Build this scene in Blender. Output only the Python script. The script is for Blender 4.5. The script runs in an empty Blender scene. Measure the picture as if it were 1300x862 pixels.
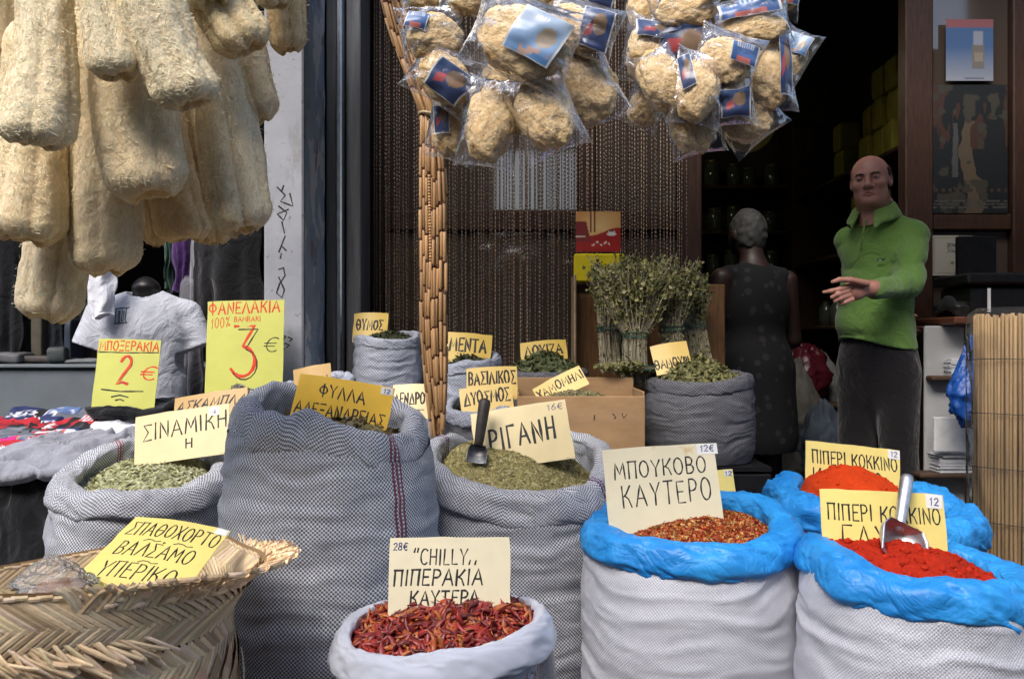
import bpy, math, random
import numpy as np
from mathutils import Vector, Matrix, Euler
R_ = math.radians
# ------------------------------------------------------------------ camera, sky, sun, exposure
scene = bpy.context.scene
F, H = 1100.0, 1.12                       # focal length in photo pixels, eye height in metres
cam_d = bpy.data.cameras.new("camera"); cam = bpy.data.objects.new("camera", cam_d)
scene.collection.objects.link(cam)
cam_d.sensor_width = 36.0; cam_d.lens = 36.0 * F / 1300.0
cam_d.clip_start = 0.05; cam_d.clip_end = 500.0
cam.location = (0, 0, H); cam.rotation_euler = (R_(90), 0, 0)
scene.camera = cam
world = bpy.data.worlds.new("World"); scene.world = world; world.use_nodes = True
wn = world.node_tree.nodes; wl_ = world.node_tree.links
sky = wn.new("ShaderNodeTexSky"); sky.sky_type = 'NISHITA'; sky.sun_disc = False
SUN_EL, SUN_AZ = 49.0, 207.0              # azimuth the light comes from, clockwise from +Y
sky.sun_elevation = R_(SUN_EL); sky.sun_rotation = R_(SUN_AZ)
sky.dust_density = 3.0; sky.air_density = 1.0; sky.ozone_density = 1.0
wl_.new(sky.outputs[0], wn["Background"].inputs[0]); wn["Background"].inputs[1].default_value = 0.15
sun_d = bpy.data.lights.new("sun", 'SUN'); sun_d.energy = 1.5; sun_d.angle = R_(34); sun_d.color = (1.0, 0.965, 0.91)
sun = bpy.data.objects.new("sun", sun_d); scene.collection.objects.link(sun)
_az, _el = R_(SUN_AZ), R_(SUN_EL)
sd = Vector((math.sin(_az) * math.cos(_el), math.cos(_az) * math.cos(_el), math.sin(_el)))
sun.rotation_euler = sd.to_track_quat('Z', 'Y').to_euler(); sun.location = sd * 30
vs = scene.view_settings
vs.view_transform = 'Standard'; vs.look = 'None'; vs.gamma = 1.0; vs.exposure = 1.2; vs.use_curve_mapping = False
scene.render.engine = 'CYCLES'
scene.cycles.max_bounces = 7; scene.cycles.transparent_max_bounces = 24; scene.cycles.caustics_reflective = False; scene.cycles.caustics_refractive = False
scene.cycles.use_denoising = True

C = scene.collection
rng = np.random.default_rng(7)
rnd = random.Random(5)
def P(px, py, Y): return np.array([(px - 650) / F * Y, Y, H - (py - 431) / F * Y])
def ZP(py, Y): return H - (py - 431) / F * Y
def XP(px, Y): return (px - 650) / F * Y

# ------------------------------------------------------------------ object helpers
def wloc(o):
    v = np.zeros(3)
    while o is not None: v = v + np.array(o.location); o = o.parent
    return v
def tag(o, label=None, cat=None, group=None, kind=None):
    if label: o["label"] = label
    if cat: o["category"] = cat
    if group: o["group"] = group
    if kind: o["kind"] = kind
    return o
def thing(name, label, cat, loc, group=None):
    o = bpy.data.objects.new(name, None); C.objects.link(o); o.empty_display_size = 0.05
    o.location = [float(v) for v in loc]
    return tag(o, label, cat, group)
def obj(name, V, Fc, mat, parent=None, loc=None, col=None, uv=None, smooth=True, local=False, fmat=None):
    V = np.asarray(V, dtype=float)
    Fc = Fc.tolist() if isinstance(Fc, np.ndarray) else Fc
    me = bpy.data.meshes.new(name)
    if local: off = np.zeros(3)
    elif parent is not None: off = wloc(parent) if loc is None else np.asarray(loc, float)
    else:
        off = np.asarray(loc, float) if loc is not None else np.array([V[:, 0].mean(), V[:, 1].mean(), V[:, 2].min()])
    me.from_pydata((V - off).tolist(), [], Fc)
    mats = mat if isinstance(mat, (list, tuple)) else [mat]
    for m in mats: me.materials.append(m)
    if fmat is not None: me.polygons.foreach_set("material_index", np.asarray(fmat, dtype=np.int32))
    if smooth: me.polygons.foreach_set("use_smooth", np.ones(len(me.polygons), dtype=bool))
    if col is not None:
        col = np.asarray(col, float)
        if col.shape[1] == 3: col = np.hstack([col, np.ones((len(col), 1))])
        at = me.color_attributes.new("Col", 'FLOAT_COLOR', 'POINT'); at.data.foreach_set("color", col.astype(np.float32).ravel())
    if uv is not None:
        ul = me.uv_layers.new(name="UVMap"); li = np.zeros(len(me.loops), dtype=np.int32); me.loops.foreach_get("vertex_index", li)
        ul.data.foreach_set("uv", np.asarray(uv, dtype=np.float32)[li].ravel())
    me.update()
    o = bpy.data.objects.new(name, me); C.objects.link(o)
    if parent is not None:
        o.parent = parent
        if not local and loc is not None: o.location = (off - wloc(parent)).tolist()
    elif not local: o.location = off.tolist()
    return o
def structure(*a, **k):
    o = obj(*a, **k); o["kind"] = "structure"; return o
def copy_tree(o, parent=None):
    c = o.copy(); C.objects.link(c)
    if parent is not None: c.parent = parent
    for ch in list(o.children): copy_tree(ch, c)
    return c

class MB:
    """gathers shapes into one mesh"""
    def __init__(s): s.V = []; s.F = []; s.c = []; s.n = 0; s.m = []
    def add(s, V, Fc, col=(1, 1, 1), mi=0):
        V = np.asarray(V, float)
        if isinstance(Fc, np.ndarray): Fc = Fc.tolist()
        s.V.append(V); s.F += [[i + s.n for i in f] for f in Fc]
        col = np.asarray(col, float)
        s.c.append(np.tile(col, (len(V), 1)) if col.ndim == 1 else col)
        s.m += [mi] * len(Fc); s.n += len(V); return s
    def box(s, lo, hi, col=(1, 1, 1), bev=0.0, mi=0):
        lo = np.array(lo, float); hi = np.array(hi, float)
        if bev <= 0:
            V = np.array([[x, y, z] for x in (lo[0], hi[0]) for y in (lo[1], hi[1]) for z in (lo[2], hi[2])])
            return s.add(V, [[0, 1, 3, 2], [4, 6, 7, 5], [0, 4, 5, 1], [2, 3, 7, 6], [0, 2, 6, 4], [1, 5, 7, 3]], col, mi)
        b = min(bev, *(0.45 * (hi - lo)))
        V, idx = [], {}
        for i in (0, 1):
            for j in (0, 1):
                for k in (0, 1):
                    cn = [(lo, hi)[t][n] for n, t in enumerate((i, j, k))]; sg = [1 if t == 0 else -1 for t in (i, j, k)]
                    for ax in range(3):
                        p = [cn[n] + (0 if n == ax else sg[n] * b) for n in range(3)]
                        idx[(i, j, k, ax)] = len(V); V.append(p)
        f = []
        for ax in range(3):
            o1, o2 = [a for a in range(3) if a != ax]
            for sd_ in (0, 1):
                q = []
                for (u, v) in ((0, 0), (1, 0), (1, 1), (0, 1)):
                    k = [0, 0, 0]; k[ax] = sd_; k[o1] = u; k[o2] = v; q.append(idx[(k[0], k[1], k[2], ax)])
                f.append(q)
        for ax in range(3):
            o1, o2 = [a for a in range(3) if a != ax]
            for u in (0, 1):
                for v in (0, 1):
                    a = [0, 0, 0]; a[o1] = u; a[o2] = v; c0 = list(a); c0[ax] = 1
                    f.append([idx[(*a, o1)], idx[(*c0, o1)], idx[(*c0, o2)], idx[(*a, o2)]])
        for i in (0, 1):
            for j in (0, 1):
                for k in (0, 1): f.append([idx[(i, j, k, 0)], idx[(i, j, k, 1)], idx[(i, j, k, 2)]])
        return s.add(V, f, col, mi)
    def tube(s, pts, r, n=8, col=(1, 1, 1), cap=True, mi=0):
        pts = np.asarray(pts, float); m = len(pts); r = np.broadcast_to(np.asarray(r, float), (m,))
        T = np.gradient(pts, axis=0); T /= np.linalg.norm(T, axis=1)[:, None] + 1e-12
        ref = np.array([0, 0, 1.0]) if abs(T[0][2]) < 0.9 else np.array([1.0, 0, 0])
        U = np.cross(T, ref); U /= np.linalg.norm(U, axis=1)[:, None] + 1e-12; W = np.cross(T, U)
        a = np.linspace(0, 2 * np.pi, n, endpoint=False)
        V = pts[:, None] + r[:, None, None] * (np.cos(a)[None, :, None] * U[:, None] + np.sin(a)[None, :, None] * W[:, None])
        f = [[i * n + j, i * n + (j + 1) % n, (i + 1) * n + (j + 1) % n, (i + 1) * n + j] for i in range(m - 1) for j in range(n)]
        if cap: f += [list(range(n))[::-1], [(m - 1) * n + j for j in range(n)]]
        return s.add(V.reshape(-1, 3), f, col, mi)
    def lathe(s, prof, c, n=24, col=(1, 1, 1), mi=0):
        prof = np.asarray(prof, float); a = np.linspace(0, 2 * np.pi, n, endpoint=False); m = len(prof)
        V = np.stack([c[0] + prof[:, 0:1] * np.cos(a), c[1] + prof[:, 0:1] * np.sin(a), c[2] + np.repeat(prof[:, 1:2], n, 1)], -1).reshape(-1, 3)
        f = [[i * n + j, i * n + (j + 1) % n, (i + 1) * n + (j + 1) % n, (i + 1) * n + j] for i in range(m - 1) for j in range(n)]
        return s.add(V, f, col, mi)
    def build(s, name, mat, parent=None, smooth=False, **k):
        return obj(name, np.vstack(s.V), s.F, mat, parent, col=np.vstack(s.c), smooth=smooth, fmat=s.m if isinstance(mat, (list, tuple)) else None, **k)
def gridF(m, n, wrap=False):
    i, j = np.meshgrid(np.arange(m - 1), np.arange(n if wrap else n - 1), indexing='ij'); j2 = (j + 1) % n
    return np.stack([i * n + j, i * n + j2, (i + 1) * n + j2, (i + 1) * n + j], -1).reshape(-1, 4)

# ------------------------------------------------------------------ vectorised noise
def _h(ix, iy, iz, s):
    n = (ix.astype(np.int64) * 374761393 + iy.astype(np.int64) * 668265263 + iz.astype(np.int64) * 2147483647 + s * 974711) & 0x7fffffff
    n = ((n ^ (n >> 13)) * 1274126177) & 0x7fffffff
    return ((n ^ (n >> 16)) & 0xffff) / 32767.5 - 1.0
def noise(p, s=0):
    p = np.asarray(p, float); i = np.floor(p); f = p - i; f = f * f * f * (f * (f * 6 - 15) + 10); r = 0
    for dx in (0, 1):
        for dy in (0, 1):
            for dz in (0, 1):
                w = (f[..., 0] if dx else 1 - f[..., 0]) * (f[..., 1] if dy else 1 - f[..., 1]) * (f[..., 2] if dz else 1 - f[..., 2])
                r = r + w * _h(i[..., 0] + dx, i[..., 1] + dy, i[..., 2] + dz, s)
    return r
def fbm(p, s=0, o=4, g=0.5):
    p = np.asarray(p, float); r = 0; a = 1.0
    for k in range(o): r = r + a * noise(p * 2.0 ** k + 17.3 * k, s + k); a *= g
    return r
def stack(*a): return np.stack(np.broadcast_arrays(*a), -1)
def ring(ctrl):
    """periodic smooth interpolation of (degrees, value) pairs"""
    c = sorted(ctrl); d = np.array([q[0] for q in c], float); v = np.array([q[1] for q in c], float)
    d3 = np.concatenate([d - 360, d, d + 360]); v3 = np.tile(v, 3)
    m = np.gradient(v3, d3)
    def f(th):
        t = np.degrees(th) % 360.0; k = np.clip(np.searchsorted(d3, t, 'right') - 1, 0, len(d3) - 2)
        h = d3[k + 1] - d3[k]; u = (t - d3[k]) / h
        return ((1 + 2 * u) * (1 - u) ** 2) * v3[k] + u * (1 - u) ** 2 * h * m[k] + u * u * (3 - 2 * u) * v3[k + 1] + u * u * (u - 1) * h * m[k + 1]
    return f

# ------------------------------------------------------------------ materials
class NT:
    def __init__(s, name):
        s.mat = bpy.data.materials.new(name); s.mat.use_nodes = True; s.t = s.mat.node_tree
        s.b = s.t.nodes["Principled BSDF"]; s.out = s.t.nodes["Material Output"]
    def n(s, ty, **k):
        q = s.t.nodes.new(ty)
        for a, v in k.items(): setattr(q, a, v)
        return q
    def put(s, sock, v):
        if isinstance(v, bpy.types.NodeSocket): s.t.links.new(v, sock)
        else: sock.default_value = v
    def m(s, op, a, b=0.0, c=None):
        q = s.n("ShaderNodeMath", operation=op); s.put(q.inputs[0], a); s.put(q.inputs[1], b)
        if c is not None: s.put(q.inputs[2], c)
        return q.outputs[0]
    def mix(s, f, a, b, mode='MIX'):
        q = s.n("ShaderNodeMix", data_type='RGBA', blend_type=mode); s.put(q.inputs[0], f)
        for sk, v in ((q.inputs[6], a), (q.inputs[7], b)): s.put(sk, (*v, 1) if isinstance(v, tuple) and len(v) == 3 else v)
        return q.outputs[2]
    def noise(s, scale, vec=None, detail=4, rough=0.55, dist=0.0):
        q = s.n("ShaderNodeTexNoise"); q.inputs["Scale"].default_value = scale; q.inputs["Detail"].default_value = detail
        q.inputs["Roughness"].default_value = rough; q.inputs["Distortion"].default_value = dist
        if vec is not None: s.t.links.new(vec, q.inputs["Vector"])
        return q.outputs["Fac"]
    def ramp(s, f, lo, hi):
        q = s.n("ShaderNodeMapRange"); s.put(q.inputs[0], f); q.inputs[1].default_value = lo; q.inputs[2].default_value = hi; return q.outputs[0]
    def coord(s, k="Object"):
        return s.n("ShaderNodeTexCoord").outputs[k]
    def mapping(s, vec, scale=(1, 1, 1)):
        q = s.n("ShaderNodeMapping"); s.t.links.new(vec, q.inputs[0]); q.inputs[3].default_value = scale; return q.outputs[0]
    def bump(s, h, strength, dist=0.01, prev=None):
        q = s.n("ShaderNodeBump"); q.inputs["Strength"].default_value = strength; q.inputs["Distance"].default_value = dist
        s.t.links.new(h, q.inputs["Height"])
        if prev is not None: s.t.links.new(prev, q.inputs["Normal"])
        return q.outputs[0]
    def col(s): q = s.n("ShaderNodeAttribute", attribute_name="Col"); return q.outputs[0]
    def set(s, **k):
        for a, v in k.items(): s.put(s.b.inputs[a.replace("_", " ")], v)
        return s.mat
def mk(name, base, rough=0.7, var=0.2, scale=12, bump=0.0, bscale=80, bdist=0.004, metal=0.0, attr=False, spec=0.35, stretch=(1, 1, 1), spots=None, sheen=0.0, detail=5):
    q = NT(name); c = q.mapping(q.coord(), stretch)
    n1 = q.noise(scale, c, detail, 0.6)
    lo = tuple(v * (1 - var) for v in base); hi = tuple(min(1, v * (1 + var)) for v in base)
    colr = q.mix(q.ramp(n1, 0.3, 0.7), lo, hi)
    if attr: colr = q.mix(1.0, colr, q.col(), 'MULTIPLY')
    if spots:
        sc, thr, sc_col = spots
        colr = q.mix(q.ramp(q.noise(sc, c, 6, 0.65), thr, thr + 0.05), colr, sc_col)
    q.set(Base_Color=colr, Roughness=rough, Metallic=metal)
    q.b.inputs["Specular IOR Level"].default_value = spec
    if sheen: q.b.inputs["Sheen Weight"].default_value = sheen
    if bump > 0: q.set(Normal=q.bump(q.noise(bscale, c, 5, 0.65), bump, bdist))
    return q.mat
def weave(name, light, dark, pitch, stripes=(), contrast=0.25, rough=0.62, streak=0.25):
    """two-tone plain weave laid out in UV metres, with optional bands of coloured warp"""
    q = NT(name); uv = q.coord("UV"); sp = q.n("ShaderNodeSeparateXYZ")
    dn = q.n("ShaderNodeTexNoise"); dn.inputs["Scale"].default_value = 9; q.t.links.new(uv, dn.inputs["Vector"])
    ds = q.n("ShaderNodeVectorMath", operation='SCALE'); q.t.links.new(dn.outputs["Color"], ds.inputs[0]); ds.inputs["Scale"].default_value = 0.012
    ad = q.n("ShaderNodeVectorMath", operation='ADD'); q.t.links.new(uv, ad.inputs[0]); q.t.links.new(ds.outputs[0], ad.inputs[1])
    q.t.links.new(ad.outputs[0], sp.inputs[0]); u, v = sp.outputs[0], sp.outputs[1]
    k = math.pi / pitch
    pat = q.m('MULTIPLY', q.m('SINE', q.m('MULTIPLY', u, k)), q.m('SINE', q.m('MULTIPLY', v, k)))
    pat = q.ramp(pat, -contrast, contrast)
    st = q.noise(1.0, q.mapping(uv, (6, 190, 1)), 3, 0.6); st2 = q.noise(1.0, q.mapping(uv, (160, 5, 1)), 3, 0.6)
    lum = q.ramp(q.m('ADD', st, st2), 0.6, 1.4)
    lo = q.mix(lum, tuple(x * (1 - streak) for x in light), tuple(min(1, x * (1 + streak * .6)) for x in light))
    c = q.mix(pat, tuple(dark), lo)
    for (u0, wd, per, colr) in stripes:
        a = q.m('SUBTRACT', u, u0); inb = q.m('LESS_THAN', q.m('ABSOLUTE', a), wd)
        ph = q.m('FRACT', q.m('DIVIDE', q.m('ADD', a, 10.0), per)); on = q.m('LESS_THAN', ph, 0.55)
        mk_ = q.m('MULTIPLY', inb, on); mk_ = q.m('MULTIPLY', mk_, q.ramp(pat, -0.9, 0.9))
        c = q.mix(mk_, c, tuple(colr))
    big = q.noise(5, q.coord(), 4); c = q.mix(q.ramp(big, 0.3, 0.75), c, q.mix(1.0, c, (0.80, 0.80, 0.82), 'MULTIPLY'))
    nb = q.bump(pat, 0.35, 0.0025); nb = q.bump(q.noise(28, q.coord(), 4), 0.25, 0.01, nb)
    q.set(Base_Color=c, Roughness=rough, Normal=nb); q.b.inputs["Specular IOR Level"].default_value = 0.3
    return q.mat
def plastic_film(name, tint=(1, 1, 1), haze=0.07, gloss=0.28, rough=0.12):
    q = NT(name); t = q.t; t.nodes.remove(q.b)
    tr = q.n("ShaderNodeBsdfTransparent"); tr.inputs[0].default_value = (*[0.985 * v for v in tint], 1)
    gl = q.n("ShaderNodeBsdfGlossy"); gl.inputs["Roughness"].default_value = rough
    df = q.n("ShaderNodeBsdfDiffuse"); df.inputs[0].default_value = (*[0.85 * v for v in tint], 1)
    lw = q.n("ShaderNodeLayerWeight"); lw.inputs[0].default_value = gloss
    nb = q.bump(q.noise(30, q.coord(), 2, 0.5, 0.4), 0.3, 0.006)
    for s_ in (gl.inputs["Normal"], df.inputs["Normal"], lw.inputs["Normal"]): t.links.new(nb, s_)
    m1 = q.n("ShaderNodeMixShader"); m1.inputs[0].default_value = haze; t.links.new(tr.outputs[0], m1.inputs[1]); t.links.new(df.outputs[0], m1.inputs[2])
    m2 = q.n("ShaderNodeMixShader"); t.links.new(lw.outputs["Fresnel"], m2.inputs[0]); t.links.new(m1.outputs[0], m2.inputs[1]); t.links.new(gl.outputs[0], m2.inputs[2])
    t.links.new(m2.outputs[0], q.out.inputs[0]); return q.mat
def glow(name, colr, s):
    q = NT(name); q.set(Base_Color=(*colr, 1), Emission_Color=(*colr, 1), Emission_Strength=s); return q.mat

# ------------------------------------------------------------------ signed distance shapes -> mesh
class Field:
    def __init__(s, lo, hi, res):
        s.lo = np.array(lo, float); s.res = res; s.n = np.ceil((np.array(hi) - s.lo) / res).astype(int) + 1
        s.a = np.full(tuple(s.n), 1.0, dtype=np.float32)
    def _sl(s, lo, hi):
        i0 = np.clip(np.floor((np.array(lo) - s.lo) / s.res).astype(int), 0, s.n); i1 = np.clip(np.ceil((np.array(hi) - s.lo) / s.res).astype(int) + 1, 0, s.n)
        sl = tuple(slice(a, b) for a, b in zip(i0, i1)); ax = [s.lo[k] + s.res * np.arange(i0[k], i1[k]) for k in range(3)]
        return sl, np.stack(np.meshgrid(*ax, indexing='ij'), -1)
    def _put(s, fn, lo, hi, k, sub=False):
        mg = k + 4 * s.res; sl, p = s._sl(np.array(lo) - mg, np.array(hi) + mg)
        if 0 in p.shape: return s
        d = fn(p); a = s.a[sl]
        if sub: d = -d; h = np.clip(0.5 - 0.5 * (a - d) / max(k, 1e-6), 0, 1) ; s.a[sl] = a + (d - a) * h + k * h * (1 - h)
        elif k <= 0: s.a[sl] = np.minimum(a, d)
        else: h = np.clip(0.5 + 0.5 * (a - d) / k, 0, 1); s.a[sl] = a + (d - a) * h - k * h * (1 - h)
        return s
    def cap(s, a, b, ra, rb, k=0.02, sub=False, sq=None):
        a = np.array(a, float); b = np.array(b, float); ab = b - a; L = ab @ ab + 1e-12; r = max(ra, rb)
        def fn(p):
            t = np.clip(((p - a) @ ab) / L, 0, 1); q = p - (a + t[..., None] * ab)
            if sq is not None: q = q * sq
            return np.sqrt((q * q).sum(-1)) - (ra + (rb - ra) * t)
        r2 = r / (min(sq) if sq is not None else 1)
        return s._put(fn, np.minimum(a, b) - r2, np.maximum(a, b) + r2, k, sub)
    def ell(s, c, r, k=0.02, rot=None, sub=False):
        c = np.array(c, float); r = np.array(r, float); M = np.array(rot) if rot is not None else np.eye(3); mr = r.max()
        def fn(p):
            q = (p - c) @ M; k0 = np.sqrt(((q / r) ** 2).sum(-1)); k1 = np.sqrt(((q / (r * r)) ** 2).sum(-1)) + 1e-9
            return np.where(k0 < 0.02, -r.min(), k0 * (k0 - 1) / k1)
        return s._put(fn, c - mr, c + mr, k, sub)
    def cut(s, nrm, d):
        """keep the side where p.nrm <= d"""
        _, p = s._sl(s.lo, s.lo + s.res * (s.n - 1)); s.a = np.maximum(s.a, (p @ np.array(nrm, float) - d).astype(np.float32)[tuple(slice(0, q) for q in s.a.shape)]); return s
    def mesh(s):
        A = s.a; sg = A < 0; nx, ny, nz = A.shape
        act = np.zeros((nx - 1, ny - 1, nz - 1), bool); cnt = np.zeros(act.shape, np.int16); acc = np.zeros(act.shape + (3,), np.float32)
        off = [(i, j, k) for i in (0, 1) for j in (0, 1) for k in (0, 1)]
        cs = lambda o: A[o[0]:nx - 1 + o[0], o[1]:ny - 1 + o[1], o[2]:nz - 1 + o[2]]
        for o in off:
            for ax in range(3):
                if o[ax] == 1: continue
                o2 = list(o); o2[ax] = 1; a, b = cs(o), cs(o2); cr = (a < 0) != (b < 0)
                if not cr.any(): continue
                t = np.where(cr, a / np.where(cr, a - b, 1), 0); cnt += cr
                for d in range(3): acc[..., d] += np.where(cr, o[d] + (t if d == ax else 0), 0)
        act = cnt > 0; idx = np.full(act.shape, -1, np.int64); I = np.argwhere(act); idx[act] = np.arange(len(I))
        V = s.lo + s.res * (I + acc[act] / cnt[act][:, None]); faces = []
        for ax in range(3):
            o1, o2 = [(1, 2), (2, 0), (0, 1)][ax]
            sl0 = [slice(None)] * 3; sl1 = [slice(None)] * 3; sl0[ax] = slice(0, -1); sl1[ax] = slice(1, None)
            a, b = sg[tuple(sl0)], sg[tuple(sl1)]; E = np.argwhere(a != b)
            E = E[(E[:, o1] > 0) & (E[:, o2] > 0) & (E[:, o1] < A.shape[o1] - 1) & (E[:, o2] < A.shape[o2] - 1)]
            if not len(E): continue
            ins = a[tuple(E.T)]; q = []
            for (d1, d2) in ((-1, -1), (0, -1), (0, 0), (-1, 0)):
                c = E.copy(); c[:, o1] += d1; c[:, o2] += d2; q.append(idx[tuple(c.T)])
            q = np.stack(q, -1); q[~ins] = q[~ins][:, ::-1]; faces.append(q)
        return V, np.vstack(faces)
def rotz(t): c, s_ = math.cos(t), math.sin(t); return np.array([[c, -s_, 0], [s_, c, 0], [0, 0, 1.0]])

# ------------------------------------------------------------------ scatter small shapes
def frames(nrm, tilt, seed):
    r = np.random.default_rng(seed); n = len(nrm); nrm = nrm / (np.linalg.norm(nrm, axis=1)[:, None] + 1e-9)
    nrm = nrm + tilt * r.normal(size=(n, 3)); nrm /= np.linalg.norm(nrm, axis=1)[:, None] + 1e-9
    a = r.normal(size=(n, 3)); u = np.cross(nrm, a); u /= np.linalg.norm(u, axis=1)[:, None] + 1e-9
    return u, np.cross(nrm, u), nrm
def scatter(pts, nrm, temps, size, tilt, cols, seed=1):
    """temps: list of (V, faces) laid flat (x long, z up). Returns V, F, col"""
    r = np.random.default_rng(seed + 99); u, w, nn = frames(nrm, tilt, seed); Vs, Fs, Cs = [], [], []; base = 0
    which = r.integers(0, len(temps), len(pts)); cols = np.asarray(cols, float)
    pick = cols[r.integers(0, len(cols), len(pts))] * r.uniform(0.8, 1.15, (len(pts), 1))
    sz = size[0] + (size[1] - size[0]) * r.random(len(pts))
    for k, (tv, tf) in enumerate(temps):
        i = np.where(which == k)[0]
        if not len(i): continue
        tv = np.asarray(tv, float); V = pts[i][:, None] + sz[i][:, None, None] * (tv[None, :, 0:1] * u[i][:, None] + tv[None, :, 1:2] * w[i][:, None] + tv[None, :, 2:3] * nn[i][:, None])
        Vs.append(V.reshape(-1, 3)); m = len(tv)
        for q in range(len(i)): Fs += [[a + base + q * m for a in f] for f in tf]
        base += m * len(i); Cs.append(np.repeat(pick[i], m, 0))
    return np.vstack(Vs), Fs, np.vstack(Cs)
LEAF = [(np.array([[0, 0, 0], [.25, .13, .05], [.6, .13, .09], [1, 0, .04], [.6, -.13, .05], [.25, -.13, .01], [.5, 0, .02]]) - [.5, 0, 0], [[0, 6, 1], [1, 6, 2], [2, 6, 3], [3, 6, 4], [4, 6, 5], [5, 6, 0]]),
        (np.array([[0, 0, 0], [.25, .17, .10], [.6, .15, .02], [1, 0, .12], [.6, -.13, .12], [.25, -.15, .01], [.5, 0, .10]]) - [.5, 0, 0], [[0, 6, 1], [1, 6, 2], [2, 6, 3], [3, 6, 4], [4, 6, 5], [5, 6, 0]])]
FLAKE = [(np.array([[-.5, -.2, 0], [.1, -.5, .15], [.5, .1, 0], [-.1, .45, .2]]), [[0, 1, 2, 3]]), (np.array([[-.5, 0, 0], [.3, -.4, .1], [.4, .4, .25]]), [[0, 1, 2]]),
         (np.array([[-.4, -.4, 0], [.5, -.3, .1], [.3, .4, 0], [-.3, .3, .25]]), [[0, 1, 2, 3]])]
GRAIN = [(np.array([[-.5, 0, 0], [0, .28, 0], [.5, 0, 0], [0, -.28, 0], [0, 0, .3]]), [[0, 4, 1], [1, 4, 2], [2, 4, 3], [3, 4, 0]])]
def pods():
    out = []
    for k in range(5):
        r = np.random.default_rng(40 + k); m = 8; t = np.linspace(0, 1, m); bend = r.uniform(-.35, .35); kink = r.uniform(-.12, .12)
        pts = np.stack([t - .5, bend * (t - .5) ** 2 * 2 + kink * np.sin(t * 6), .10 * np.sin(t * 5 + k)], -1)
        rad = np.array([.02, .035, .10, .13, .13, .115, .07, .008]) * r.uniform(.85, 1.4) * (1 + .16 * r.normal(size=m))
        b = MB(); b.tube(pts, rad, 6); V = b.V[0] + .03 * noise(b.V[0] * 6 + k, k)[:, None]; V = V * [1, 1, .55]; out.append((V, b.F))
    return out
PODS = pods()
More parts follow.
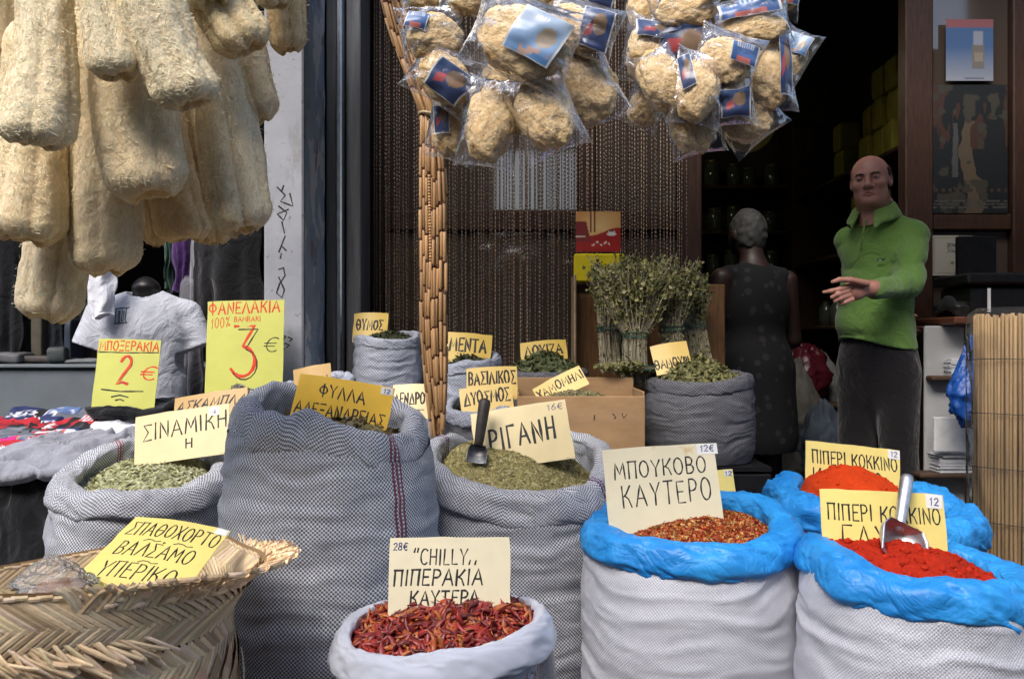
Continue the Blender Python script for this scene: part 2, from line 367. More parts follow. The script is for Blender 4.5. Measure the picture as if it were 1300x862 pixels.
# ------------------------------------------------------------------ hand lettering: each letter is a few pen strokes
def arc(cx, cy, rx, ry, a0, a1, n=10):
    return [(cx + rx * math.cos(R_(a0 + (a1 - a0) * i / n)), cy + ry * math.sin(R_(a0 + (a1 - a0) * i / n))) for i in range(n + 1)]
_O = arc(.34, .5, .32, .5, 90, 450, 18)
GL = {
 'Α': (.72, [[(0, 0), (.36, 1), (.72, 0)], [(.13, .36), (.59, .36)]]),
 'Β': (.6, [[(.05, 0), (.05, 1)], [(.05, 1)] + arc(.25, .76, .25, .24, 90, -90, 8) + [(.05, .52)], [(.05, .52)] + arc(.28, .26, .28, .26, 90, -90, 8) + [(.05, 0)]]),
 'Γ': (.52, [[(.05, 0), (.05, 1), (.52, 1)]]),
 'Δ': (.74, [[(0, 0), (.37, 1), (.74, 0), (0, 0)]]),
 'Ε': (.52, [[(.52, 1), (.05, 1), (.05, 0), (.52, 0)], [(.05, .52), (.42, .52)]]),
 'Ζ': (.6, [[(.03, 1), (.58, 1), (.02, 0), (.6, 0)]]),
 'Η': (.62, [[(.05, 0), (.05, 1)], [(.57, 0), (.57, 1)], [(.05, .5), (.57, .5)]]),
 'Θ': (.68, [_O, [(.16, .5), (.52, .5)]]),
 'Ι': (.16, [[(.08, 0), (.08, 1)]]),
 'Κ': (.62, [[(.05, 0), (.05, 1)], [(.6, 1), (.3, .62), (.06, .48)], [(.2, .54), (.42, .4), (.6, 0)]]),
 'Λ': (.7, [[(0, 0), (.35, 1), (.7, 0)]]),
 'Μ': (.8, [[(.02, 0), (.1, 1), (.4, .3), (.7, 1), (.78, 0)]]),
 'Ν': (.64, [[(.05, 0), (.05, 1), (.6, 0), (.6, 1)]]),
 'Ξ': (.58, [[(.04, 1), (.55, 1)], [(.12, .52), (.48, .52)], [(.02, 0), (.58, 0)]]),
 'Ζξ': (.5, []),
 'Ο': (.68, [_O]),
 'Π': (.64, [[(.06, 0), (.06, 1)], [(0, 1), (.64, 1)], [(.58, 1), (.58, 0)]]),
 'Ρ': (.56, [[(.05, 0), (.05, 1)], [(.05, 1)] + arc(.26, .74, .28, .26, 90, -90, 9) + [(.05, .48)]]),
 'Σ': (.6, [[(.58, .98), (.03, 1), (.36, .52), (.02, 0), (.6, .02)]]),
 'Τ': (.6, [[(0, 1), (.6, 1)], [(.3, 1), (.3, 0)]]),
 'Υ': (.62, [[(0, 1), (.31, .48), (.62, 1)], [(.31, .48), (.31, 0)]]),
 'Φ': (.8, [arc(.4, .52, .36, .3, 90, 450, 16), [(.4, 1.02), (.4, -.06)]]),
 'Χ': (.62, [[(0, 1), (.62, 0)], [(.6, 1), (.02, 0)]]),
 'Ω': (.74, [[(.05, 0), (.26, 0), (.1, .35)] + arc(.37, .6, .3, .4, 190, -10, 12) + [(.48, 0), (.7, 0)]]),
 'C': (.6, [arc(.36, .5, .34, .5, 50, 310, 12)]), 'L': (.5, [[(.05, 1), (.05, 0), (.5, 0)]]),
 '1': (.3, [[(.04, .74), (.22, 1), (.2, 0)]]),
 '2': (.54, [arc(.27, .74, .24, .26, 165, -20, 8) + [(.02, 0), (.28, .08), (.54, .02)]]),
 '3': (.6, [[(.06, 1), (.56, 1), (.26, .6)] + arc(.24, .29, .33, .30, 80, -150, 10)]),
 '6': (.52, [[(.42, 1), (.14, .62)] + arc(.26, .27, .24, .27, 160, -200, 12)]),
 '8': (.52, [arc(.26, .76, .2, .24, -90, 270, 12), arc(.26, .26, .25, .26, 90, 450, 12)]),
 '0': (.5, [arc(.25, .5, .23, .5, 90, 450, 14)]), '4': (.54, [[(.4, 0), (.4, 1), (.02, .3), (.54, .3)]]),
 '%': (.5, [[(.42, 1), (.1, 0)], arc(.1, .85, .08, .12, 0, 360, 6), arc(.42, .15, .08, .12, 0, 360, 6)]),
 '€': (.62, [arc(.4, .5, .3, .5, 55, 305, 12), [(0, .6), (.5, .6)], [(0, .4), (.46, .4)]]),
 '"': (.42, [[(.08, 1.08), (.02, .84)], [(.36, 1.08), (.30, .84)]]), ',': (.3, [[(.08, .22), (.0, -.02)]]),
 '~': (.7, [[(0, .3), (.15, .55), (.35, .5), (.5, .3), (.7, .45)]]), '.': (.1, [[(.04, .1), (.06, .02)]]), '-': (1, [[(0, .5), (1, .5)]]),
 '/': (.4, [[(.3, 1), (.05, 0)]]),
}
for a_, b_ in zip("ABEHIKMNOPTXYZ", "ΑΒΕΗΙΚΜΝΟΡΤΧΥΖ"): GL[a_] = GL[b_]
GL['H'] = GL['Η']; GL['I'] = GL['Ι']; GL['Y'] = GL['Υ']
def strokes(text, x0, y0, x1, h, slant=0.0, rise=0.0, jit=.02, seed=0, gap=.22):
    """polylines of a line of text fitted into x0..x1 with cap height h"""
    r = random.Random(seed + len(text)); adv = 0; items = []
    for ch in text:
        if ch == ' ': adv += .5; continue
        w, ss = GL[ch]; items.append((adv, ss)); adv += w + gap
    tot = max(adv - gap, .1); sx = (x1 - x0) / tot; out = []
    for (a, ss) in items:
        dy = r.uniform(-jit, jit); sh = 1 + r.uniform(-jit, jit) * 1.5; sl = slant + r.uniform(-jit, jit)
        for s_ in ss:
            out.append([(x0 + sx * (a + px) + sl * py * h, y0 + (py * sh + dy) * h + rise * (x0 + sx * (a + px) - x0)) for (px, py) in s_])
    return out
def pen(mb, polys, frame, w, hgt=0.0005, col=(1, 1, 1), base=0.0):
    w = w * 1.25
    """flat raised pen strokes on a card; frame(x, y, z) -> world"""
    for kk, pl in enumerate(polys):
        p = np.array(pl, float)
        if len(p) < 2: continue
        q = [p[0]]
        for a, b in zip(p[:-1], p[1:]):
            m = max(1, int(np.linalg.norm(b - a) / (w * 3)))
            for i in range(1, m + 1): q.append(a + (b - a) * i / m)
        p = np.array(q); t = np.diff(p, axis=0); t /= np.linalg.norm(t, axis=1)[:, None] + 1e-9
        tv = np.vstack([t[:1], (t[:-1] + t[1:]), t[-1:]]); ln = np.linalg.norm(tv, axis=1)[:, None]; tv = tv / (ln + 1e-9)
        nv = np.stack([-tv[:, 1], tv[:, 0]], -1); p = p.copy(); p[0] -= t[0] * w * .35; p[-1] += t[-1] * w * .35
        ww = w * (1 + .22 * np.sin(np.arange(len(p)) * 1.7 + kk)); V = []
        for (o, z) in ((-.5, -.0002), (-.3, hgt), (.3, hgt), (.5, -.0002)):
            xy = p + nv * (o * ww)[:, None]; V.append(frame(xy[:, 0], xy[:, 1], z + base + 0.00002 * (kk % 7)))
        V = np.stack(V, 1).reshape(-1, 3); m = len(p)
        f = [[i * 4 + j, i * 4 + j + 1, (i + 1) * 4 + j + 1, (i + 1) * 4 + j] for i in range(m - 1) for j in range(3)]
        mb.add(V, f, col)

M_ink = mk("ink", (.018, .016, .018), .55, .3, 60)
M_red_ink = mk("red_ink", (.62, .05, .02), .5, .2, 60)
def card_mat(name, base, stain=(.30, .17, .06), thr=.62, rough=.45, edge=0.0):
    q = NT(name); c = q.coord(); n1 = q.noise(9, c, 5, .6); colr = q.mix(q.ramp(n1, .3, .75), tuple(v * .86 for v in base), base)
    colr = q.mix(q.ramp(q.noise(14, c, 6, .7), thr, thr + .14), colr, stain)
    q.set(Base_Color=colr, Roughness=rough, Normal=q.bump(q.noise(30, c, 3), .12, .004)); return q.mat
M_card = {'beige': card_mat("card_beige", (.76, .62, .33), (.36, .22, .08), .66), 'cream': card_mat("card_cream", (.78, .71, .50), (.55, .36, .12), .60),
          'yellow': card_mat("card_yellow", (.74, .52, .14), (.55, .33, .05), .68), 'pale': card_mat("card_pale_yellow", (.88, .73, .23), (.75, .30, .07), .66),
          'orange': card_mat("card_orange", (.95, .55, .015), (.6, .28, .02), .7), 'lime': card_mat("card_lime", (.57, .58, .13), (.50, .50, .09), .68),
          'gold': card_mat("card_gold", (.62, .42, .06), (.24, .13, .03), .6), 'brown': card_mat("card_brown", (.46, .27, .06), (.2, .11, .03), .6),
          'white': card_mat("card_white", (.85, .85, .82), (.7, .7, .66), .7)}
SUB = {}
def card(label, tl, tr, bl, Yb, lean, kind, lines, w=.0022, grid=None, price=None, ink=None, below=0.0, curl=.007, extra=None, dyaw=0.0, group="hand lettered price cards"):
    """tl/tr/bl are photo pixels; the bottom stands at depth Yb, the top leans back by lean; below lengthens it down into the goods (fraction)"""
    A = P(*bl, Yb); B = P(*tl, Yb + lean); Ct = P(*tr, Yb + lean + dyaw)
    ux = Ct - B; W = np.linalg.norm(ux); ux /= W; uy = B - A; Hh = np.linalg.norm(uy); uy = uy - ux * (uy @ ux); uy /= np.linalg.norm(uy); n = np.cross(ux, uy)
    if n[1] > 0: n = -n
    base = B - uy * Hh
    cv = lambda x: curl * np.sin(np.clip(x / W, -.1, 1.1) * math.pi)
    fr = lambda x, y, z: base + np.multiply.outer(x, ux) + np.multiply.outer(y, uy) + np.multiply.outer(z + cv(np.asarray(x)), n)
    y0 = -below * Hh; loc = base + ux * W / 2 + uy * y0
    t = thing("price_card", label, "price card", loc, group)
    m, k = 17, 9; xs = np.linspace(0, W, m); ys = np.linspace(y0, Hh, k); X, Yy = np.meshgrid(xs, ys, indexing='ij'); Vs = []
    dx = .0012 * noise(stack(X * 30, Yy * 30, len(label) * 7 % 97)) ; dz = .0016 * noise(stack(X * 14, Yy * 14, len(label) * 13 % 89))
    wob = np.sin(xs / W * math.pi * 0)[:, None]
    for z0 in (0.0, -.0018):
        zz = z0 + cv(X); Vs.append(base + (X + dx * ((X == 0) | (X == W)))[..., None] * ux + (Yy + dx * ((Yy == Hh)))[..., None] * uy + zz[..., None] * n)
    V = np.vstack([q.reshape(-1, 3) for q in Vs]); f1 = gridF(m, k); f2 = gridF(m, k)[:, ::-1] + m * k; e = []
    bd = [i * k for i in range(m)] + [(m - 1) * k + j for j in range(1, k)] + [i * k + k - 1 for i in range(m - 2, -1, -1)] + [j for j in range(k - 2, 0, -1)]
    for a, b in zip(bd, bd[1:] + bd[:1]): e.append([a, a + m * k, b + m * k, b])
    obj("card", V, f1.tolist() + f2.tolist() + e, M_card[kind], t, smooth=False)
    mb = MB(); 
    for ln in lines:
        tx, x0, yb, x1, h = ln[:5]; o = ln[5] if len(ln) > 5 else {}
        pen(mb, strokes(tx, x0 * W, yb * Hh, x1 * W, h * Hh, o.get('slant', 0), o.get('rise', 0), o.get('jit', .025), sum(map(ord, tx)) % 50, o.get('gap', .22)), fr, o.get('w', w))
    if mb.n: obj("lettering", np.vstack(mb.V), mb.F, ink or M_ink, t, smooth=False)
    if extra: extra(t, fr, W, Hh)
    if price:
        tx, x0, yb, x1, h, pw = price; mp = MB()
        if pw:
            a, b, c_, d = x0 - .03, yb - .035, x1 + .035, yb + h + .045
            g = [fr(np.array([a * W]), np.array([b * Hh]), .0009)[0], fr(np.array([c_ * W]), np.array([b * Hh]), .0009)[0], fr(np.array([c_ * W]), np.array([min(d, .995) * Hh]), .0009)[0], fr(np.array([a * W]), np.array([min(d, .995) * Hh]), .0009)[0]]
            g2 = [q - n * .0008 for q in g]; st = obj("price_sticker", np.array(g + g2), [[0, 1, 2, 3], [0, 4, 5, 1], [1, 5, 6, 2], [2, 6, 7, 3], [3, 7, 4, 0]], M_card['white'], t, smooth=False)
        pen(mp, strokes(tx, x0 * W, yb * Hh, x1 * W, h * Hh, .1, 0, .03), fr, w * .85, base=.0011 if pw else 0)
        obj("price_lettering", np.vstack(mp.V), mp.F, M_blue_ink, t, smooth=False)
    return t
M_blue_ink = mk("blue_ink", (.02, .03, .16), .5, .2, 60)

# ------------------------------------------------------------------ materials of the place
M_asphalt = mk("asphalt", (.055, .055, .058), .9, .35, 30, .5, 220, .01)
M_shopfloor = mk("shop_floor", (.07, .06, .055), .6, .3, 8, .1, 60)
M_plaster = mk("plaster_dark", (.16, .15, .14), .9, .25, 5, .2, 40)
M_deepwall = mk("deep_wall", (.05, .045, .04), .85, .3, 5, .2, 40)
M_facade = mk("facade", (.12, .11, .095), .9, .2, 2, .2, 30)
M_wood = mk("dark_wood", (.040, .019, .012), .42, .45, 22, .25, 60, .003, stretch=(6, 6, .6), spec=.4)
M_board = mk("brown_board", (.17, .085, .035), .5, .35, 16, .2, 50, .003, stretch=(5, 5, .6))
M_shelf = mk("shelf_wood", (.07, .04, .025), .6, .3, 14, .2, 60, .003)
M_glassdark = NT("dark_glass"); M_glassdark.set(Base_Color=(.06, .046, .036, 1), Roughness=.05); M_glassdark.b.inputs['IOR'].default_value = 1.75; M_glassdark = M_glassdark.mat
M_white = mk("white_paint", (.72, .72, .72), .6, .1, 20)
M_black = mk("black_plastic", (.012, .012, .014), .25, .2, 30, .1, 90)
M_steel = mk("brushed_steel", (.62, .63, .65), .32, .15, 30, .15, 120, .002, metal=1.0)
def peel_mat():
    """grey-white wall paint"""
    q = NT("wall_paint"); c = q.coord(); colr = q.mix(q.ramp(q.noise(3, c, 5), .3, .7), (.22, .23, .26), (.34, .35, .385))
    colr = q.mix(q.ramp(q.noise(11, q.mapping(c, (1, 1, .35)), 7, .7), .57, .68), colr, (.24, .24, .25))
    colr = q.mix(q.ramp(q.noise(26, c, 6, .7), .62, .66), colr, (.15, .14, .13))
    q.set(Base_Color=colr, Roughness=.85, Normal=q.bump(q.noise(40, c, 6, .6), .3, .006)); return q.mat
def peel_blue():
    """blue-grey paint flaking from pale plaster and rust"""
    q = NT("flaking_blue_paint"); c = q.coord(); n = q.noise(5.5, q.mapping(c, (2.0, 1.2, .9)), 8, .62, .4); n2 = q.noise(7.5, q.mapping(c, (1.4, 1, .8)), 8, .66, .3)
    base = q.mix(q.ramp(q.noise(9, c, 5), .35, .65), (.24, .31, .39), (.34, .39, .45))
    colr = q.mix(q.ramp(n, .52, .535), base, (.56, .55, .56)); colr = q.mix(q.ramp(n2, .60, .61), colr, (.26, .19, .20))
    colr = q.mix(q.ramp(q.noise(17, c, 8, .7), .63, .64), colr, (.52, .46, .36))
    q.set(Base_Color=colr, Roughness=.75, Normal=q.bump(n, .6, .01)); return q.mat
M_wallpaint, M_peel = peel_mat(), peel_blue()
def frame_metal():
    q = NT("weathered_metal"); c = q.coord(); colr = q.mix(q.ramp(q.noise(3, q.mapping(c, (9, 9, .5)), 6, .65), .3, .7), (.085, .087, .093), (.25, .25, .255))
    colr = q.mix(q.ramp(q.noise(20, q.mapping(c, (1, 1, .25)), 6, .7), .66, .7), colr, (.03, .028, .028))
    q.set(Base_Color=colr, Roughness=.5, Metallic=.35, Normal=q.bump(q.noise(24, q.mapping(c, (1, 1, .2)), 5), .25, .006)); return q.mat
M_metal = frame_metal()

# ------------------------------------------------------------------ ground, shop shell
mb = MB(); g = 60.0; N = 25; xs = np.linspace(-g, g, N); X, Yg = np.meshgrid(xs, xs, indexing='ij')
structure("street", stack(X, Yg, 0 * X).reshape(-1, 3), gridF(N, N), M_asphalt, loc=(0, 0, 0), smooth=False)
YF = 3.75                                                    # plane of the shopfront
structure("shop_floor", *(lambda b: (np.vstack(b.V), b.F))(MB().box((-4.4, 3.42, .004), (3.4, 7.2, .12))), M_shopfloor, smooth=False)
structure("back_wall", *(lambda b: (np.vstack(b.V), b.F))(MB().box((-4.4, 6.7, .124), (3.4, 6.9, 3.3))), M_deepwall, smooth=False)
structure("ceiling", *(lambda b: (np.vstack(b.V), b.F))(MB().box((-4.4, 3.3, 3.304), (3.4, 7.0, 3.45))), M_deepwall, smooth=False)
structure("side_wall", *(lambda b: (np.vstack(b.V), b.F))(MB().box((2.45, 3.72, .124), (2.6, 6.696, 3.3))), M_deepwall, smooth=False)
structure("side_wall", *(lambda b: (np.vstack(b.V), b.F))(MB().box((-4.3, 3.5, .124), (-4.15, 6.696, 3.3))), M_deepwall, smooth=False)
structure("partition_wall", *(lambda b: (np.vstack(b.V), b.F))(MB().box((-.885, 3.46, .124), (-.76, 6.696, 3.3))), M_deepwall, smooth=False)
structure("upper_facade", *(lambda b: (np.vstack(b.V), b.F))(MB().box((-9, 3.0, 3.454), (9, 3.4, 9.0))), M_facade, smooth=False)
structure("outer_wall", *(lambda b: (np.vstack(b.V), b.F))(MB().box((2.46, 3.42, 0.004), (9, 3.716, 3.45))), M_facade, smooth=False)
structure("unseen_shade_roof", *(lambda b: (np.vstack(b.V), b.F))(MB().box((-.76, 2.2, 2.62), (5, 2.98, 2.66))), M_plaster, smooth=False)  # unseen roof slab, added to keep sky and sun off the doorway
opf = MB()                                                   # unseen houses opposite, added to block low sky; two gaps cut for glass reflections
for lo, hi in (((-16, -5.2, .004), (-.25, -4.8, 7.5)), ((-.25, -5.2, .004), (.95, -4.8, 2.95)), ((-.25, -5.2, 3.9), (.95, -4.8, 7.5)), ((.95, -5.2, .004), (5.6, -4.8, 7.5)), ((5.6, -5.2, .004), (6.7, -4.8, 4.7)), ((5.6, -5.2, 6.3), (6.7, -4.8, 7.5)), ((6.7, -5.2, .004), (16, -4.8, 7.5))): opf.box(lo, hi)
structure("opposite_blocker_facade", np.vstack(opf.V), opf.F, M_facade, smooth=False)

# the painted pier between the two shops
pier = thing("wall_pier", "pale grey wall pier with flaking blue paint on its edge and black scribbles", "wall pier", (-.8, 3.26, 0))
obj("plaster_wall", *(lambda b: (np.vstack(b.V), b.F))(MB().box((-.888, 3.1, .0), (-.747, 3.456, 3.3), bev=.006)), M_wallpaint, pier, smooth=False)
mb = MB(); xs = -.7465; nz = 60
zz = np.linspace(.01, 3.29, nz); yy = np.linspace(3.108, 3.44, 8); Zg, Yg2 = np.meshgrid(zz, yy, indexing='ij')
obj("flaking_paint", stack(xs + .0025 + .0022 * fbm(stack(Yg2 * 12, Zg * 12, 0), 3), Yg2, Zg).reshape(-1, 3), gridF(nz, 8), M_peel, pier)
# graffiti: scribbles down the front face of the pier
mb = MB(); fr = lambda x, y, z: stack(np.asarray(x), 3.0995 - np.asarray(z), np.asarray(y))
def pxs(pts): return [(XP(a, 3.1), ZP(b, 3.1)) for a, b in pts]
gr = [pxs([(352, 238), (362, 248), (356, 256), (372, 262), (368, 246)]), pxs([(354, 262), (364, 270), (360, 280), (352, 272), (366, 266)]), pxs([(358, 282), (361, 296)]), pxs([(362, 300), (354, 320)]), pxs([(360, 304), (357, 312), (363, 318)]),
      pxs([(357, 322), (356, 328)]), pxs([(354, 342), (360, 340), (362, 350), (355, 360), (351, 372), (358, 378), (361, 368), (354, 352)]), pxs([(360, 236), (358, 242)])]
pen(mb, gr, fr, .0042)
for k_, (a, b) in enumerate([(358, 425), (352, 432), (362, 436), (356, 441), (366, 428)]): pen(mb, [pxs([(a, b), (a + 5, b + 2), (a + 2, b + 5)])], fr, .004)
obj("graffiti", np.vstack(mb.V), mb.F, M_ink, pier, smooth=False)
# steel shutter guide beside the pier
gd = thing("shutter_guide", "grey steel shutter guide channels beside the painted pier", "door frame", (-.66, 3.6, 0))
obj("channel", *(lambda b: (np.vstack(b.V), b.F))(MB().box((-.743, 3.46, .125), (-.700, 3.74, 3.29), bev=.004)), M_metal, gd, smooth=False)
obj("edge_strip", *(lambda b: (np.vstack(b.V), b.F))(MB().box((-.697, 3.43, .125), (-.675, 3.74, 3.29), bev=.005)), M_steel, gd, smooth=False)
obj("channel", *(lambda b: (np.vstack(b.V), b.F))(MB().box((-.672, 3.50, .125), (-.612, 3.74, 3.29), bev=.004)), M_metal, gd, smooth=False)

# ------------------------------------------------------------------ glazed wooden shopfront
sf = thing("shop_window", "dark brown wooden shop window with glass panes behind the bead curtain", "shop window", (.1, YF + .06, .12))
x0, x1 = -.608, XP(890, YF)
xm0, xm1 = XP(735, YF), XP(757, YF); xr0 = XP(862, YF); zr0, zr1 = ZP(292, YF), ZP(266, YF)
bx = lambda lo, hi, b=.006: (lambda m: (np.vstack(m.V), m.F))(MB().box(lo, hi, bev=b))
obj("jamb", *bx((x0, YF + .02, .125), (x0 + .05, YF + .1, 3.29)), M_wood, sf, smooth=False)
obj("mullion", *bx((xm0, YF + .02, .125), (xm1, YF + .1, 3.29)), M_wood, sf, smooth=False)
obj("jamb", *bx((xr0, YF - .02, .125), (x1, YF + .12, 3.29)), M_wood, sf, smooth=False)
for a, b in ((x0 + .052, xm0 - .002), (xm1 + .002, xr0 - .002)):
    obj("rail", *bx((a, YF + .025, zr0), (b, YF + .095, zr1)), M_wood, sf, smooth=False)
    obj("bottom_panel", *bx((a, YF + .03, .125), (b, YF + .09, .62)), M_wood, sf, smooth=False)
    obj("pane", *bx((a, YF + .05, .623), (b, YF + .06, zr0 - .003), .002), M_glassdark, sf, smooth=False)
    obj("pane", *bx((a, YF + .05, zr1 + .003), (b, YF + .06, 3.28), .002), M_glassdark, sf, smooth=False)

# bead curtain: one strand mesh shared by all its copies
M_bead = mk("brown_beads", (.13, .085, .06), .18, .3, 40, spec=.6)
M_bead2 = mk("amber_beads", (.24, .165, .11), .2, .3, 40, spec=.6)
bc = thing("bead_curtain", "dark brown bead curtain hanging across the shop window", "bead curtain", (.1, YF - .03, 3.2))
def strand_mesh(name, mat, seed):
    r = np.random.default_rng(seed); prof = []; z = 0.0
    while z > -2.55:
        L = r.uniform(.011, .017); prof += [(.0012, z), (.0026, z - .0015), (.0028, z - L + .0015), (.0012, z - L)]; z -= L + .0035
    b = MB(); b.lathe(prof, (0, 0, 0), 5); return obj(name, np.vstack(b.V), b.F, mat, bc, local=True)
protos = [strand_mesh("strand", M_bead, 1), strand_mesh("strand", M_bead, 2), strand_mesh("strand", M_bead2, 3)]
nst = 98; xa, xb = XP(474, YF), XP(872, YF)
for i in range(nst):
    s_ = protos[i] if i < 3 else protos[(0, 1, 2)[int(rng.integers(0, 3)) if i > 34 else int(rng.integers(0, 2))]].copy()
    if i >= 3: C.objects.link(s_); s_.parent = bc
    xx = xa + (xb - xa) * (i + .5) / nst + rng.uniform(-.004, .004)
    s_.location = (xx - .1, rng.uniform(-.012, .012), rng.uniform(-.02, .1)); s_.rotation_euler = (rng.uniform(-.003, .003), rng.uniform(-.0035, .0035), rng.uniform(0, 6))
obj("curtain_rail", *bx((xa - .02, YF - .045, 3.275), (xb + .02, YF - .015, 3.30), .003), M_wood, bc, smooth=False)

# ------------------------------------------------------------------ door jamb and glass case on the right
YR = 3.78
rc = thing("glass_door", "dark wooden glazed door standing open right of the man in green", "glass door", (1.95, YR, .12))
xa, xb, xc, xd = XP(1146, YR), XP(1181, YR), XP(1282, YR), XP(1330, YR)
obj("stile", *bx((xa, YR - .03, .125), (xb, YR + .05, 3.29)), M_wood, rc, smooth=False)
obj("stile", *bx((xc, YR - .03, .125), (xd, YR + .05, 3.29)), M_wood, rc, smooth=False)
obj("rail", *bx((xb + .002, YR - .02, ZP(293, YR)), (xc - .002, YR + .04, ZP(272, YR))), M_wood, rc, smooth=False)
obj("bottom_panel", *bx((xb + .002, YR - .02, .125), (xc - .002, YR + .04, .66)), M_wood, rc, smooth=False)
obj("pane", *bx((xb + .002, YR + .01, ZP(272, YR) + .003), (xc - .002, YR + .02, 3.28), .002), M_glassdark, rc, smooth=False)
obj("pane", *bx((xb + .002, YR + .01, .663), (xc - .002, YR + .02, ZP(293, YR) - .003), .002), M_glassdark, rc, smooth=False)
def flat_sheet(name, px0, py0, px1, py1, Y, fn, mat, label, cat, nx=40, nz=50, thick=.0015, bow=0.0, parent=None):
    a, b = P(px0, py0, Y), P(px1, py1, Y); u = np.linspace(0, 1, nx); v = np.linspace(0, 1, nz); U, Vv = np.meshgrid(u, v, indexing='ij')
    fr_ = stack(a[0] + U * (b[0] - a[0]), Y - bow * np.sin(U * math.pi) + 0 * U, a[2] + Vv * (b[2] - a[2])).reshape(-1, 3); bk = fr_ + [0, thick, 0]
    n_ = nx * nz; bd = [i * nz for i in range(nx)] + [(nx - 1) * nz + j for j in range(1, nz)] + [i * nz + nz - 1 for i in range(nx - 2, -1, -1)] + list(range(nz - 2, 0, -1))
    f = gridF(nx, nz).tolist() + (gridF(nx, nz)[:, ::-1] + n_).tolist() + [[p_, q_, q_ + n_, p_ + n_] for p_, q_ in zip(bd, bd[1:] + bd[:1])]
    c = fn(U, Vv).reshape(-1, 3); o = obj(name, np.vstack([fr_, bk]), f, mat, parent, col=np.vstack([c, c * 0 + .3]), smooth=False)
    return tag(o, label, cat) if label else o
M_print = mk("printed_paper", (1, 1, 1), .45, .06, 30, attr=True)
def sel(c, mask, v): c[mask] = v; return c
def poster_bottle(U, V):
    c = np.zeros(U.shape + (3,)); c[:] = np.array([.10, .20, .42]); w = np.clip((V - .45) * 1.6, 0, 1)[..., None]; c = c * (1 - w) + np.array([.48, .50, .55]) * w
    sel(c, V < .13, (.42, .16, .18)); b = (np.abs(U - .68) < .13) & (V > .42) & (V < .80); sel(c, b, (.26, .24, .22)); sel(c, (np.abs(U - .68) < .10) & (V > .2) & (V < .42), (.42, .46, .55))
    sel(c, (np.abs(U - .68) < .09) & (V > .55) & (V < .69), (.42, .36, .28)); sel(c, (np.abs(U - .6) < .2) & (np.abs(V - .955) < .012), (.12, .14, .25)); return c * .55
flat_sheet("poster", 1201, 25, 1261, 103, YR - .025, poster_bottle, M_print, "small blue and white poster of a bottle taped on the door glass", "poster")
def poster_dark(U, V):
    c = np.zeros(U.shape + (3,)); c[:] = (.020, .024, .026); n = fbm(stack(U * 6, V * 9, 0), 5, 5); n2 = fbm(stack(U * 9, V * 5, 3), 9, 5)
    sel(c, (np.abs(U - .52 - .08 * np.sin(V * 9)) < .10 + .05 * n) & (V > .28), (.14, .105, .07)); sel(c, (np.abs(U - .30 + .03 * n) < .035) & (V > .3) & (V < .72), (.10, .10, .10))
    sel(c, (n2 > .35) & (V < .5), (.075, .04, .03)); sel(c, (n > .5), (.07, .065, .05))
    for k_, y_ in enumerate((.905, .93, .955)): sel(c, (np.abs(V - y_) < .006) & ((U * 40 + k_ * 3).astype(int) % 9 > 1), (.11, .11, .105))
    sel(c, (np.abs(V - .82) < .012) & ((U * 44).astype(int) % 4 > 1), (.085, .06, .045)); return c
flat_sheet("poster", 1182, 108, 1279, 271, YR - .022, lambda U, V: poster_dark(U, V) * .55, M_print, "large dark worn poster covering the door glass below the bottle poster", "poster", 150, 220)
def certificate(U, V):
    c = np.zeros(U.shape + (3,)); c[:] = (.50, .47, .40); e = np.minimum(np.minimum(U, 1 - U), np.minimum(V, 1 - V)); sel(c, (e > .05) & (e < .065), (.30, .28, .22))
    sel(c, (np.abs(U - .52) < .14) & (V > .2) & (V < .44) & (noise(stack(U * 40, V * 40, 1), 3) > -.1), (.16, .16, .16)); sel(c, (np.abs(V - .54) < .008) & (np.abs(U - .5) < .22), (.26, .25, .22))
    sel(c, ((U - .5) ** 2 + (V - .69) ** 2 < .0018) | ((np.abs(U - .5) < .008) & (V > .69) & (V < .78)), (.2, .2, .18))
    sel(c, (V < .14 + .06 * noise(stack(U * 9, 0 * U, 0), 2)) & (U > .66), (.20, .19, .17)); return c * .75
flat_sheet("certificate", 1183, 299, 1235, 350, YR - .026, certificate, M_print, "framed cream certificate with a small emblem behind the man in green", "certificate")
